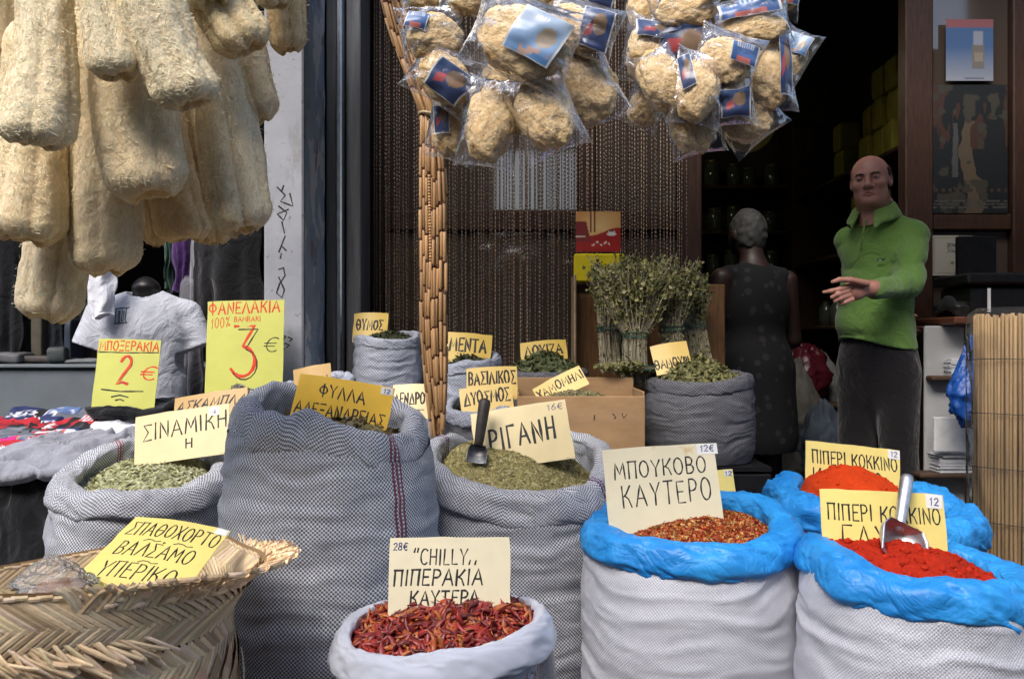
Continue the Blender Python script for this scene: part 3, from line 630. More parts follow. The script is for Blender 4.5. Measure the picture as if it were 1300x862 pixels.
# ------------------------------------------------------------------ sacks
W_L, W_D = (.74, .76, .80), (.085, .09, .12)
MAROON = (.20, .018, .045)
def sack(name, label, pl, pr, Y, rim, bmat, rmat, zb=0.0, a=.032, b=.04, lump=.16, seed=1, wr=.007, group="open sacks of dried herbs and spices", cat="sack", neck=.96, belly=.10, tilt=.25, u0=0.0, wrr=0.0, roll="rolled_rim", bodyname="bag", inner=None, hz=13.0, corner=0.0, inset=0.0):
    aL, aR = math.atan((pl - 650) / F), math.atan((pr - 650) / F); m = (aL + aR) / 2; D = Y / math.cos(m); Ro = D * math.sin((aR - aL) / 2); cx, cy = D * math.sin(m), Y
    Rc = Ro - a - inset
    rz = ring([(d, 0.0) for d, _ in rim])
    pts = [(d, ZP(py, cy + Rc * math.sin(R_(d)))) for d, py in rim]; zf = ring(pts); zm = np.mean([z for _, z in pts])
    t = thing(name, label, cat, (cx, cy, zb), group)
    n, k = 200, 110; th = np.linspace(0, 2 * np.pi, n, endpoint=False); ex, ey = np.cos(th), np.sin(th)
    sq = 1 + corner * np.cos(4 * (th - .6))
    lowf = lambda z_: .02 * fbm(stack(ex * 1.6, ey * 1.6, z_ * 3.0 + seed), seed, 2)
    # bag: up the outside, then down the inside
    tt = np.linspace(0, 1, k)[:, None]; ztop = zf(th)[None] - b * .25; z = zb + tt * (ztop - zb)
    hh = z - zb; prof = Ro * (1 - belly * (1 - np.clip(tt / .25, 0, 1)) ** 2) * (1 + .03 * np.sin(np.pi * tt)) * (1 - (1 - neck) * np.clip((tt - .82) / .18, 0, 1) ** 1.5)
    X, Yy = ex[None] + 0 * tt, ey[None] + 0 * tt
    q = stack(X * 1.3 + seed, Yy * 1.3, z * hz * .55); f1 = fbm(q, seed, 3); fold = 1 - np.abs(fbm(stack(X * .7, Yy * .7 + seed, z * hz * 1.5 + .45 * f1), seed + 5, 3)) * 2
    q2 = fbm(stack(X * 7, Yy * 7, z * 26), seed + 9, 3)
    r = prof * sq * (1 + lowf(z)) + wr * .62 * fold * np.clip(tt * 6, 0, 1) + wr * .22 * q2
    V = stack(cx + r * ex, cy + r * ey, z).reshape(-1, 3); u = th * Ro + u0
    uv = stack(u[None] + 0 * z, z).reshape(-1, 2)
    V = np.vstack([V.reshape(k, n, 3), V.reshape(k, n, 3)[:, :1]]) if False else V
    Vg = V.reshape(k, n, 3); Vg = np.concatenate([Vg, Vg[:, :1]], 1); uvg = uv.reshape(k, n, 2); last = uvg[:, :1].copy(); last[..., 0] = 2 * np.pi * Ro + u0; uvg = np.concatenate([uvg, last], 1)
    obj(bodyname, Vg.reshape(-1, 3), gridF(k, n + 1), bmat, t, uv=uvg.reshape(-1, 2))
    # rolled rim with its lining running down inside
    kp = 40; ph = np.linspace(-.15, 1.0, kp)[:, None] ; TH = th[None] + 0 * ph
    ang = np.where(ph >= 0, np.pi * 1.5 - 2 * np.pi * ph * .93 + np.pi * .0, 0)        # from below-inside... wraps over the top to outside underneath
    ang = -np.pi * .62 + (1 - ph) * 0 + 0
    # cross-section: 0 = inner low, over the crown, to the outer underside
    s_ = np.linspace(0, 1, kp)[:, None]; phi = np.pi * 1.12 - s_ * np.pi * 1.62
    pw = .8; cxn = np.sign(np.cos(phi)) * np.abs(np.cos(phi)) ** pw; czn = np.sign(np.sin(phi)) * np.abs(np.sin(phi)) ** pw
    px_, pz_ = a * cxn, b * czn
    px_ = px_ - tilt * a * np.clip(pz_ / b, -1, 1) * .5
    N3 = stack(ex[None] * 2.2 + 0 * phi, ey[None] * 2.2 + 0 * phi, phi * .5 + seed); nl = fbm(N3, seed + 3, 3)
    Nw = stack(ex[None] * 6 + 1.3 * phi, ey[None] * 6 + 1.0 * phi, phi * .9 + seed * 2); nw = 1 - 2 * np.abs(fbm(Nw, seed + 7, 4))
    sc = 1 + lump * nl * 1.6
    rr = (Rc * sq * (1 + lowf(zf(th)[None])) + px_ * sc + (.35 * wr + wrr) * nw); zz = zf(th)[None] + pz_ * sc + (.35 * wr + wrr) * nw * np.clip(czn, -.2, 1)
    lin_r = rr[:1] - np.linspace(.0, .02, 6)[::-1][:, None] - .002 * 0; lin_z = zz[:1] - np.linspace(.0, .16, 6)[::-1][:, None]
    rr = np.vstack([lin_r[:-1], rr]); zz = np.vstack([lin_z[:-1], zz]); kk = len(rr)
    V = stack(cx + rr * ex, cy + rr * ey, zz); V = np.concatenate([V, V[:, :1]], 1); seg = np.zeros((kk, n)); seg[1:] = np.cumsum(np.sqrt(np.diff(rr, axis=0) ** 2 + np.diff(zz, axis=0) ** 2), 0)
    uvg = stack(u[None] + 0 * seg, seg); last = uvg[:, :1].copy(); last[..., 0] = 2 * np.pi * Ro + u0; uvg = np.concatenate([uvg, last], 1)
    obj(roll, V.reshape(-1, 3), gridF(kk, n + 1), rmat, t, uv=uvg.reshape(-1, 2))
    return dict(o=t, cx=cx, cy=cy, R=Rc - a * .8, zf=zf, Ro=Ro, u0=u0, th2u=lambda d: R_(d % 360) * Ro + u0, a=a, b=b)
def heap(S, name, label, mat, drop=.03, peak=.05, off=(0, 0), pw=1.6, rough=.004, rs=30, seed=1, cat=None, flat=None, R=None, col=None, shift=None, kind="stuff", uvs=False, ledge=1.0):
    """goods filling the mouth of a sack: a mound whose edge meets the lining"""
    n, k = 160, 60; th = np.linspace(0, 2 * np.pi, n, endpoint=False); s_ = np.linspace(0, 1, k)[:, None] ** .8
    RR = R or S['R'] + .004; ox, oy = off
    def hz(x, y):
        r = np.hypot(x, y) / RR; t_ = np.arctan2(y, x); e = S['zf'](t_) * 1.0 - drop; zm = np.mean(S['zf'](th)) - drop
        e = zm + (e - zm) * np.clip(r, 0, 1) ** 1.5 * ledge
        d = np.hypot(x - ox, y - oy) / RR; m = np.clip(1 - d / 1.15, 0, 1); h = peak * (1 - (1 - m) ** pw) if pw >= 1 else peak * m ** (1 / pw)
        h = peak * np.cos(np.clip(d / 1.2, 0, 1) * np.pi / 2) ** pw
        return e + h * np.clip(1.12 - r, 0, .3) / .3 + rough * fbm(stack(x * rs, y * rs, seed), seed, 5, .6) + rough * 2.0 * fbm(stack(x * rs * .2, y * rs * .2, seed + 4.), seed + 2, 2)
    x = RR * s_ * np.cos(th); y = RR * s_ * np.sin(th); V = stack(S['cx'] + x, S['cy'] + y, hz(x, y)).reshape(-1, 3)
    o = obj(name, V, gridF(k, n, True)[:, ::-1], mat, loc=(S['cx'], S['cy'], float(V[:, 2].min())), col=None if col is None else np.tile(col, (len(V), 1)))
    tag(o, label, cat or name.replace('_', ' '), None, kind)
    def sample(num, seed=1, rmax=.97, lift=.0, reject=None):
        r = np.random.default_rng(seed); rad = RR * rmax * np.sqrt(r.random(num)); an = r.random(num) * 2 * np.pi; x, y = rad * np.cos(an), rad * np.sin(an); e = .004
        z = hz(x, y); nx = -(hz(x + e, y) - z) / e; ny = -(hz(x, y + e) - z) / e
        return stack(S['cx'] + x, S['cy'] + y, z + lift), stack(np.clip(nx, -1, 1), np.clip(ny, -1, 1), 1 + 0 * z)
    return o, sample, hz
def add_to(o, V, Fc, col, mat, smooth=False):
    """merge scattered shapes into the mass they belong to, as one mesh"""
    me = o.data; n0 = len(me.vertices); v0 = np.zeros(n0 * 3); me.vertices.foreach_get("co", v0); f0 = [list(p.vertices) for p in me.polygons]
    mi0 = np.zeros(len(me.polygons), np.int32); me.polygons.foreach_get('material_index', mi0); sm0 = np.zeros(len(me.polygons), bool); me.polygons.foreach_get('use_smooth', sm0); c0 = np.ones(n0 * 4, np.float32)
    if 'Col' in me.color_attributes: me.color_attributes['Col'].data.foreach_get('color', c0)
    loc = np.array(o.location); m0 = list(me.materials); V0 = v0.reshape(-1, 3); nf0 = len(f0)
    me2 = bpy.data.meshes.new(me.name); me2.from_pydata(np.vstack([V0, V - loc]).tolist(), [], f0 + [[i + n0 for i in f] for f in Fc])
    for m_ in m0 + [mat]: me2.materials.append(m_)
    mi = np.zeros(len(me2.polygons), np.int32); mi[:nf0] = mi0; mi[nf0:] = len(m0); me2.polygons.foreach_set("material_index", mi)
    sm = np.ones(len(me2.polygons), bool); sm[:nf0] = sm0; sm[nf0:] = smooth; me2.polygons.foreach_set("use_smooth", sm)
    c = np.ones((n0 + len(V), 4), np.float32); c[:n0] = c0.reshape(-1, 4); c[n0:, :3] = col; at = me2.color_attributes.new("Col", 'FLOAT_COLOR', 'POINT'); at.data.foreach_set("color", c.ravel())
    me2.update(); o.data = me2; bpy.data.meshes.remove(me); return o

def woven(name, stripes=(), pitch=.0046, light=W_L, dark=W_D): return weave(name, light, dark, pitch, stripes)
def blue_liner():
    q = NT("blue_liner"); c = q.coord(); colr = q.mix(q.ramp(q.noise(7, c, 5), .3, .7), (.012, .20, .58), (.035, .34, .78))
    cz = q.m('ABSOLUTE', q.m('SUBTRACT', q.noise(9, c, 3, .55, .9), .5)); cz2 = q.m('ABSOLUTE', q.m('SUBTRACT', q.noise(26, c, 3, .55, .7), .5)); nb = q.bump(q.m('POWER', cz, .55), .34, .020); nb = q.bump(q.m('POWER', cz2, .6), .26, .007, nb); nb = q.bump(q.noise(60, c, 2, .5, .8), .10, .004, nb)
    q.set(Base_Color=colr, Roughness=.46, Normal=nb); q.b.inputs["Specular IOR Level"].default_value = .45
    q.b.inputs["Subsurface Weight"].default_value = .15; q.b.inputs["Subsurface Radius"].default_value = (.01, .02, .03); q.b.inputs["Subsurface Scale"].default_value = .3
    return q.mat
M_blue = blue_liner()
def white_sack():
    return weave("white_woven_sack", (.60, .61, .67), (.54, .55, .61), .0036, (), .8, .55, .06)
M_wsack = white_sack()

# --- big grey sack of bay leaves
A_aL, A_aR = math.atan((282 - 650) / F), math.atan((554 - 650) / F)
_Ro = 2.1 / math.cos((A_aL + A_aR) / 2) * math.sin((A_aR - A_aL) / 2)
uA = R_(318) * _Ro; uA2 = R_(122) * _Ro
M_A = woven("woven_grey_red_bands", [(uA, .018, .0125, MAROON), (uA2, .018, .0125, MAROON)])
SA = sack("woven_sack", "tall grey woven sack with maroon stripes holding the bay leaves", 282, 554, 2.1,
          [(0, 560), (45, 538), (90, 526), (120, 520), (140, 508), (160, 514), (180, 530), (205, 540), (225, 546), (250, 550), (270, 556), (295, 568), (315, 578), (340, 574)], M_A, M_A, a=.03, b=.053, seed=3, wr=.007, hz=11, corner=.012, u0=0, tilt=.5, inset=.015, neck=.94)
M_bay = mk("dried_bay", (1, 1, 1), .7, .2, 40, attr=True)
hb, smp, hz_ = heap(SA, "bay_leaf_heap", "dried brownish bay leaves in the tall grey striped sack", mk("bay_under", (.16, .12, .05), .8, .3, 40), drop=.045, peak=.065, off=(.07, -.05), seed=4, cat="bay leaves")
p_, n_ = smp(900, 3); V, Fc, cc = scatter(p_ + [0, 0, .006], n_, LEAF, (.035, .06), .45, [(.24, .19, .07), (.17, .14, .05), (.30, .24, .11), (.12, .09, .04), (.33, .28, .16)], 5); add_to(hb, V, Fc, cc, M_bay)

# --- oregano sack
uB = R_(322) * .29
B_R = 2.5 / math.cos(math.atan(6 / F)) * math.sin(math.atan(129 / F))
M_B = woven("woven_grey_side_bands", [(R_(330) * B_R, .013, .0125, (.12, .02, .10)), (R_(160) * B_R, .013, .0125, (.12, .02, .10))])
SB = sack("woven_sack", "grey woven sack with a wide mouth full of green oregano", 527, 786, 2.5,
          [(0, 596), (25, 575), (45, 568), (70, 572), (90, 578), (120, 575), (150, 570), (180, 582), (205, 602), (225, 622), (250, 640), (270, 646), (295, 646), (320, 640), (340, 622)], M_B, M_B, a=.034, b=.044, seed=11, wr=.008, hz=10, corner=.01, tilt=.6)
M_oreg = mk("oregano_flakes", (1, 1, 1), .85, .2, 60, attr=True)
ho, smp, hz_ = heap(SB, "oregano_heap", "mound of dry green oregano below the card with the wooden scoop", mk("oregano_mass", (.32, .28, .11), .9, .35, 160, .5, 300, .006), drop=.055, peak=.145, off=(-.03, .01), pw=1.2, rough=.003, seed=8, cat="oregano")
p_, n_ = smp(16000, 3); V, Fc, cc = scatter(p_ + [0, 0, .001], n_, FLAKE + GRAIN, (.004, .0085), .5, [(.42, .37, .16), (.32, .28, .10), (.50, .44, .22), (.37, .34, .14), (.22, .19, .08), (.56, .50, .28)], 5); add_to(ho, V, Fc, cc, M_oreg)

# --- senna sack on the left
C_R = .27
M_C = woven("woven_grey_plain", [(R_(128) * .268, .012, .012, (.30, .03, .03))])
SC = sack("woven_sack", "low grey woven sack of pale senna leaves behind the straw basket", 60, 300, 2.5,
          [(0, 606), (45, 578), (90, 568), (125, 570), (150, 582), (180, 606), (205, 622), (225, 630), (250, 640), (270, 640), (300, 640), (330, 630)], M_C, M_C, a=.036, b=.036, seed=21, wr=.008, hz=9, tilt=.6)
M_senna = mk("senna_leaves", (1, 1, 1), .75, .15, 40, attr=True)
hs, smp, hz_ = heap(SC, "senna_leaf_heap", "heap of pale green senna leaves in the low grey sack", mk("senna_under", (.18, .18, .08), .9, .3, 60), drop=.035, peak=.055, off=(.05, .02), pw=1.0, seed=12, cat="senna leaves")
p_, n_ = smp(5200, 3); V, Fc, cc = scatter(p_ + [0, 0, .003], n_, LEAF, (.018, .034), .35, [(.46, .46, .26), (.40, .41, .22), (.52, .52, .32), (.30, .31, .14), (.36, .36, .18), (.55, .54, .38)], 5); add_to(hs, V, Fc, cc, M_senna)

# --- blue lined white sack, bukovo flakes
SG = sack("woven_sack", "white woven sack with a rolled blue liner full of chilli flakes", 741, 1021, 2.1,
          [(0, 668), (30, 648), (60, 640), (90, 640), (130, 650), (160, 668), (180, 680), (205, 694), (225, 703), (250, 712), (270, 714), (300, 708), (330, 690)], M_wsack, M_blue, a=.038, b=.037, seed=31, wr=.0045, hz=12, wrr=.0017, lump=.13, tilt=.3, roll="blue_liner")
M_flake = mk("chilli_flakes", (1, 1, 1), .5, .15, 60, attr=True)
hg, smp, hz_ = heap(SG, "chilli_flake_heap", "heap of red and orange crushed chilli flakes in the blue lined sack", mk("flake_under", (.20, .03, .012), .8, .4, 120, .4, 200), drop=.02, peak=.06, off=(.0, -.02), pw=1.2, seed=14, cat="chilli flakes")
p_, n_ = smp(15000, 3); V, Fc, cc = scatter(p_ + [0, 0, .002], n_, FLAKE, (.005, .011), .6, [(.42, .06, .015), (.30, .03, .012), (.55, .14, .03), (.20, .02, .01), (.66, .32, .08), (.50, .08, .02), (.62, .42, .16)], 5); add_to(hg, V, Fc, cc, M_flake)

# --- the two red pepper sacks
SH = sack("woven_sack", "white woven sack with blue liner holding sweet red pepper and a metal scoop", 1013, 1345, 1.8,
          [(0, 748), (30, 722), (60, 708), (90, 704), (120, 700), (150, 700), (180, 716), (205, 736), (225, 750), (250, 764), (270, 770), (300, 772), (330, 764)], M_wsack, M_blue, a=.04, b=.04, seed=41, wr=.005, hz=11, wrr=.0018, lump=.14, tilt=.35, roll="blue_liner")
def powder(name, base):
    q = NT(name); c = q.coord(); colr = q.mix(q.ramp(q.noise(18, c, 6, .65), .3, .7), tuple(v * .82 for v in base), base); colr = q.mix(q.ramp(q.noise(90, c, 3), .6, .75), colr, tuple(min(1, v * 1.15) for v in base))
    nb = q.bump(q.noise(45, c, 6, .65), .6, .012); nb = q.bump(q.noise(220, c, 4, .7), .4, .003, nb); q.set(Base_Color=colr, Roughness=.95, Normal=nb); q.b.inputs["Specular IOR Level"].default_value = .1; return q.mat
def clods(sample, o, num, size, cols, mat, seed):
    b = MB(); r = np.random.default_rng(seed); ico = []
    for k in range(3):
        th = np.linspace(0, np.pi, 6)[:, None]; ph = np.linspace(0, 2 * np.pi, 8, endpoint=False); v = stack(np.sin(th) * np.cos(ph), np.sin(th) * np.sin(ph), np.cos(th) * .7 + 0 * ph).reshape(-1, 3) * .5
        v = v * (1 + .35 * noise(v * 5 + k * 9, k)[:, None]); ico.append((v, gridF(6, 8, True).tolist()))
    p_, n_ = sample(num, seed); V, Fc, cc = scatter(p_, n_, ico, size, .3, cols, seed); add_to(o, V, Fc, cc, mat, True)
M_pap = powder("sweet_paprika", (.43, .026, .010)); M_pap2 = powder("hot_paprika", (.62, .055, .010)); M_clod = mk("paprika_clods", (1, 1, 1), .95, .1, 60, attr=True, spec=.1)
hh, smp, hz_ = heap(SH, "red_pepper_heap", "deep red ground pepper in the front blue lined sack", M_pap, drop=.022, peak=.088, off=(-.03, .0), pw=1.15, rough=.006, rs=26, seed=16, cat="ground pepper", R=.225)
clods(smp, hh, 380, (.006, .018), [(.43, .026, .010), (.38, .022, .008)], M_clod, 3)
SI = sack("woven_sack", "white sack with blue liner holding hot red pepper at the back right", 970, 1252, 2.4,
          [(0, 655), (20, 640), (45, 630), (90, 628), (130, 624), (160, 626), (180, 634), (205, 650), (225, 660), (250, 672), (270, 676), (300, 680), (330, 674)], M_wsack, M_blue, a=.045, b=.042, seed=51, wr=.006, hz=11, wrr=.0040, lump=.22, tilt=.4, roll="blue_liner")
hi_, smp, hz2 = heap(SI, "red_pepper_heap", "bright orange red ground pepper mound in the back blue lined sack", M_pap2, drop=.04, peak=.155, off=(-.045, -.01), pw=1.5, rough=.005, rs=24, seed=18, cat="ground pepper")
clods(smp, hi_, 160, (.006, .014), [(.62, .055, .010)], M_clod, 4)

# --- clear bag of dried chillies in front
M_film = plastic_film("clear_bag", (.96, .96, 1.0), .20, .16, .16)
q = NT("milky_film"); c = q.coord(); nb = q.bump(q.noise(9, c, 2, .5, .8), .35, .012); q.set(Base_Color=(.54, .57, .66, 1), Roughness=.24, Normal=nb); q.b.inputs["Subsurface Weight"].default_value = .5; q.b.inputs["Subsurface Radius"].default_value = (.02, .02, .02); q.b.inputs["Transmission Weight"].default_value = .18; q.b.inputs["IOR"].default_value = 1.12; M_milky = q.mat
SE = sack("plastic_bag", "clear plastic bag with a turned down milky rim full of dried chillies", 421, 705, 1.6,
          [(0, 792), (30, 776), (60, 768), (90, 768), (120, 772), (150, 786), (180, 812), (205, 836), (225, 850), (250, 858), (270, 852), (300, 838), (330, 815)], M_film, M_milky, a=.016, b=.026, seed=61, wr=.0015, hz=8, wrr=.001, lump=.16, tilt=1.2, roll="folded_rim", cat="plastic bag", group=None)
M_pod = mk("chilli_skin", (1, 1, 1), .38, .3, 60, .3, 90, .004, attr=True, spec=.5)
he, smp, hz_ = heap(SE, "dried_chilli_heap", "heap of whole dried red chillies in the clear bag", mk("chilli_under", (.10, .012, .01), .8, .4, 60), drop=.012, peak=.068, off=(.0, .02), pw=1.1, rough=.004, seed=22, cat="dried chillies")
PC = [(.30, .025, .016), (.20, .018, .016), (.38, .045, .016), (.12, .012, .012), (.42, .10, .025), (.32, .04, .04), (.50, .17, .05), (.26, .035, .035), (.34, .03, .02), (.17, .02, .02)]
for sd_, lift in ((3, .002), (4, .009)):
    p_, n_ = smp(800 if sd_ == 3 else 520, sd_, rmax=.98); V, Fc, cc = scatter(p_ + [0, 0, lift], n_, PODS, (.030, .054), .38, PC, sd_); add_to(he, V, Fc, cc, M_pod, True)
# chillies seen through the film
th = rng.uniform(0, 2 * np.pi, 1500); zz = rng.uniform(.25, .53, 1500); rr = SE['R'] * .97 + 0 * th
p_ = stack(SE['cx'] + rr * np.cos(th), SE['cy'] + rr * np.sin(th), zz); V, Fc, cc = scatter(p_, stack(np.cos(th), np.sin(th), 0 * th), PODS, (.03, .05), .3, PC, 9); add_to(he, V, Fc, cc, M_pod, True)
mb = MB(); mb.lathe([(.001, .2), (SE['R'] * .95, .2), (SE['R'] * .955, .5), (SE['R'] * .9, .52)], (SE['cx'], SE['cy'], 0), 48); add_to(he, np.vstack(mb.V), mb.F, np.full((mb.n, 3), 1.0) * [.10, .012, .01], M_pod, True)

# ------------------------------------------------------------------ sacks further back, raised on a bench
bench = thing("display_bench", "low dark bench under the rear sacks along the shop window", "bench", (0, 3.36, .0))
obj("bench_top", *bx((-.74, 3.16, .60), (.36, 3.66, .63)), M_shelf, bench, smooth=False)
for (a_, b_) in ((-.70, 3.2), (.32, 3.2), (-.70, 3.62), (.32, 3.62)): obj("leg", *bx((a_ - .025, b_ - .025, .124 if b_ > 3.42 else .005), (a_ + .025, b_ + .025, .597)), M_shelf, bench, smooth=False)
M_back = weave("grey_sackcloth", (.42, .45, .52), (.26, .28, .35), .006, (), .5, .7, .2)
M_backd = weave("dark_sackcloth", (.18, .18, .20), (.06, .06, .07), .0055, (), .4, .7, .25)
def leafheap(S, name, label, cols, num, size, seed, peak=.05, drop=.02, under=(.03, .035, .015), tilt=.6, off=(0, 0), cat="dried herbs", temps=LEAF):
    o, smp, _ = heap(S, name, label, mk(name + "_under", under, .9, .3, 60), drop=drop, peak=peak, seed=seed, cat=cat, off=off); p_, n_ = smp(num, seed)
    V, Fc, cc = scatter(p_ + [0, 0, .004], n_, temps, size, tilt, cols, seed); return add_to(o, V, Fc, cc, M_senna)
DK = [(.035, .045, .018), (.05, .06, .025), (.025, .03, .015), (.06, .065, .03)]
SL = sack("woven_sack", "small pale grey sack of dark thyme beside the steel shutter guide", 449, 535, 3.37, [(0, 430), (90, 428), (180, 432), (225, 433), (270, 437), (315, 437)], M_back, M_back, zb=.632, a=.014, b=.022, seed=71, wr=.006, hz=16, group="smaller sacks at the shop window", lump=.1)
leafheap(SL, "thyme_heap", "dark thyme heaped in the small pale sack by the shutter guide", DK, 900, (.015, .03), 3, .035, .01)
SM = sack("woven_sack", "grey sack of dark mint behind the hanging bamboo bead strands", 543, 637, 3.34, [(0, 458), (45, 453), (90, 458), (180, 472), (225, 474), (270, 468), (315, 464)], M_back, M_back, zb=.632, a=.018, b=.024, seed=73, wr=.006, hz=14, group="smaller sacks at the shop window", lump=.14)
leafheap(SM, "mint_heap", "dark dried mint heaped in the grey sack under the mint card", DK, 900, (.015, .035), 5, .05, .01)
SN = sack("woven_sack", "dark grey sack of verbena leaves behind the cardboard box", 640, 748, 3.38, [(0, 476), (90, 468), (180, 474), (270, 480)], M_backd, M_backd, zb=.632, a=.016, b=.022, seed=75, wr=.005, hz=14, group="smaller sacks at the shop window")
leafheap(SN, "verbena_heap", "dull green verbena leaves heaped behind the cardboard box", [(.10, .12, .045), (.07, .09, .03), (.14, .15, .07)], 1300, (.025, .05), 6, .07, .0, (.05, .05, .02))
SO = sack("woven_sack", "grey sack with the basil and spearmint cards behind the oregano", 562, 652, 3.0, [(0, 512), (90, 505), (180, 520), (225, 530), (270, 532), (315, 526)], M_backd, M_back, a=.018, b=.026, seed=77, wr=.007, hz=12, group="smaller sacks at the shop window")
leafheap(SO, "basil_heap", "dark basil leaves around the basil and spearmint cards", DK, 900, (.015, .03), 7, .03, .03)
SQ = sack("woven_sack", "pale sack half hidden behind the tall striped sack", 345, 452, 2.86, [(0, 486), (90, 486), (180, 500), (270, 504)], M_back, M_back, a=.02, b=.026, seed=79, wr=.007, hz=12, group="smaller sacks at the shop window")
leafheap(SQ, "dried_herb_heap", "brown dried herb in the half hidden pale sack", [(.2, .15, .07), (.15, .11, .05)], 500, (.015, .03), 8, .02, .02)
SS = sack("woven_sack", "narrow sack holding the rosemary card left of the bamboo strands", 452, 540, 2.86, [(0, 528), (90, 520), (180, 524), (270, 534)], M_back, M_back, a=.016, b=.022, seed=81, wr=.006, hz=12, group="smaller sacks at the shop window")
leafheap(SS, "rosemary_heap", "grey green rosemary in the narrow sack by the bamboo strands", [(.12, .13, .07), (.08, .09, .045)], 500, (.015, .03), 9, .03, .02)
SP = sack("woven_sack", "small sack of grey flowers wedged behind the senna sack", 240, 342, 2.92, [(0, 520), (90, 512), (180, 522), (270, 530)], M_back, M_back, a=.018, b=.024, seed=83, wr=.006, hz=12, group="smaller sacks at the shop window")
leafheap(SP, "dried_flower_heap", "grey dried flower heads beside the tall striped sack", [(.36, .35, .28), (.24, .24, .17), (.45, .43, .36)], 900, (.012, .026), 10, .09, .0, (.16, .15, .10), tilt=1.2, off=(.05, -.05))
# dark sack on a black crate
cr = thing("plastic_crate", "black slatted crate under the dark grey sack of savory", "crate", (.69, 3.22, .0))
mb = MB(); x0c, x1c, y0c, y1c = .475, .905, 3.02, 3.41
for k in range(6): mb.box((x0c, y0c, .01 + k * .112), (x1c, y0c + .018, .01 + k * .112 + .08), bev=.004); mb.box((x0c, y1c - .018, .01 + k * .112), (x1c, y1c, .01 + k * .112 + .08), bev=.004); mb.box((x0c, y0c + .02, .01 + k * .112), (x0c + .018, y1c - .02, .01 + k * .112 + .08), bev=.004); mb.box((x1c - .018, y0c + .02, .01 + k * .112), (x1c, y1c - .02, .01 + k * .112 + .08), bev=.004)
for (a_, b_) in ((x0c + .022, y0c + .022), (x1c - .05, y0c + .022), (x0c + .022, y1c - .05), (x1c - .05, y1c - .05)): mb.box((a_, b_, .005), (a_ + .028, b_ + .028, .655))
mb.box((x0c, y0c, .66), (x1c, y1c, .675)); mb.build("crate_body", M_black, cr)
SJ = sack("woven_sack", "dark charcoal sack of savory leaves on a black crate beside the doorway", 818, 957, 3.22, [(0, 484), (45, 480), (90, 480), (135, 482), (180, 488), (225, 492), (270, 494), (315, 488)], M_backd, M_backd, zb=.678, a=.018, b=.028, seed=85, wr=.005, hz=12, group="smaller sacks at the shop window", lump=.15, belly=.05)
leafheap(SJ, "savory_heap", "loose olive green leaves heaped on the dark charcoal sack", [(.20, .19, .075), (.14, .14, .05), (.26, .24, .10), (.10, .10, .04)], 1900, (.03, .06), 11, .085, .0, (.07, .065, .03), .55, (-.02, 0))

# ------------------------------------------------------------------ cardboard box
M_cardb = mk("cardboard", (.36, .22, .11), .8, .18, 7, .15, 30, .004, stretch=(1, 1, 2.5), spots=(26, .66, (.27, .16, .08)))
kb = thing("cardboard_box", "open brown cardboard box of chamomile with torn clear tape", "cardboard box", (.22, 3.0, .0))
xk0, xk1, yk0, yk1, zk = XP(657, 2.86), XP(819, 2.86), 2.86, 3.14, ZP(503, 2.86)
obj("front_panel", *bx((xk0, yk0, .3), (xk1, yk0 + .006, zk), .002), M_cardb, kb, smooth=False)
obj("back_panel", *bx((xk0, yk1 - .006, .3), (xk1, yk1, ZP(479, yk1)), .002), M_cardb, kb, smooth=False)
obj("side_panel", *bx((xk0, yk0 + .008, .3), (xk0 + .006, yk1 - .008, zk + .01), .002), M_cardb, kb, smooth=False)
obj("side_panel", *bx((xk1 - .006, yk0 + .008, .3), (xk1, yk1 - .008, zk + .015), .002), M_cardb, kb, smooth=False)
obj("bottom_panel", *bx((xk0 + .008, yk0 + .008, .004), (xk1 - .008, yk1 - .008, .31), .002), M_cardb, kb, smooth=False)
nx, nz = 50, 14; U, Vv = np.meshgrid(np.linspace(0, 1, nx), np.linspace(0, 1, nz), indexing='ij')
obj("tape", stack(xk0 + .02 + U * (xk1 - xk0 - .04), yk0 - .002 - .004 * np.abs(fbm(stack(U * 9, Vv * 4, 1), 3)), zk - .105 + .02 * U + Vv * .05 + .006 * noise(stack(U * 12, 0 * U, 2), 4)).reshape(-1, 3), gridF(nx, nz), plastic_film("tape_film", (1, 1, 1), .015, .10, .12), kb)
mbb = MB(); fr = lambda x, y, z: stack(np.asarray(x), yk0 - .0005 - np.asarray(z), np.asarray(y))
pen(mbb, [[(xk0 + .255, zk - .062), (xk0 + .253, zk - .078)], [(xk0 + .315, zk - .058), (xk0 + .325, zk - .07), (xk0 + .318, zk - .075)], [(xk0 + .345, zk - .057), (xk0 + .35, zk - .072), (xk0 + .36, zk - .06)]], fr, .0025); obj("marking", np.vstack(mbb.V), mbb.F, M_ink, kb, smooth=False)
fake = dict(cx=(xk0 + xk1) / 2, cy=3.0, R=.13, zf=lambda t_: 0 * t_ + zk - .03)
leafheap(fake, "chamomile_heap", "dry chamomile heaped inside the cardboard box", [(.20, .18, .07), (.26, .23, .1), (.3, .28, .18)], 900, (.01, .02), 12, .03, .0, (.12, .1, .05))

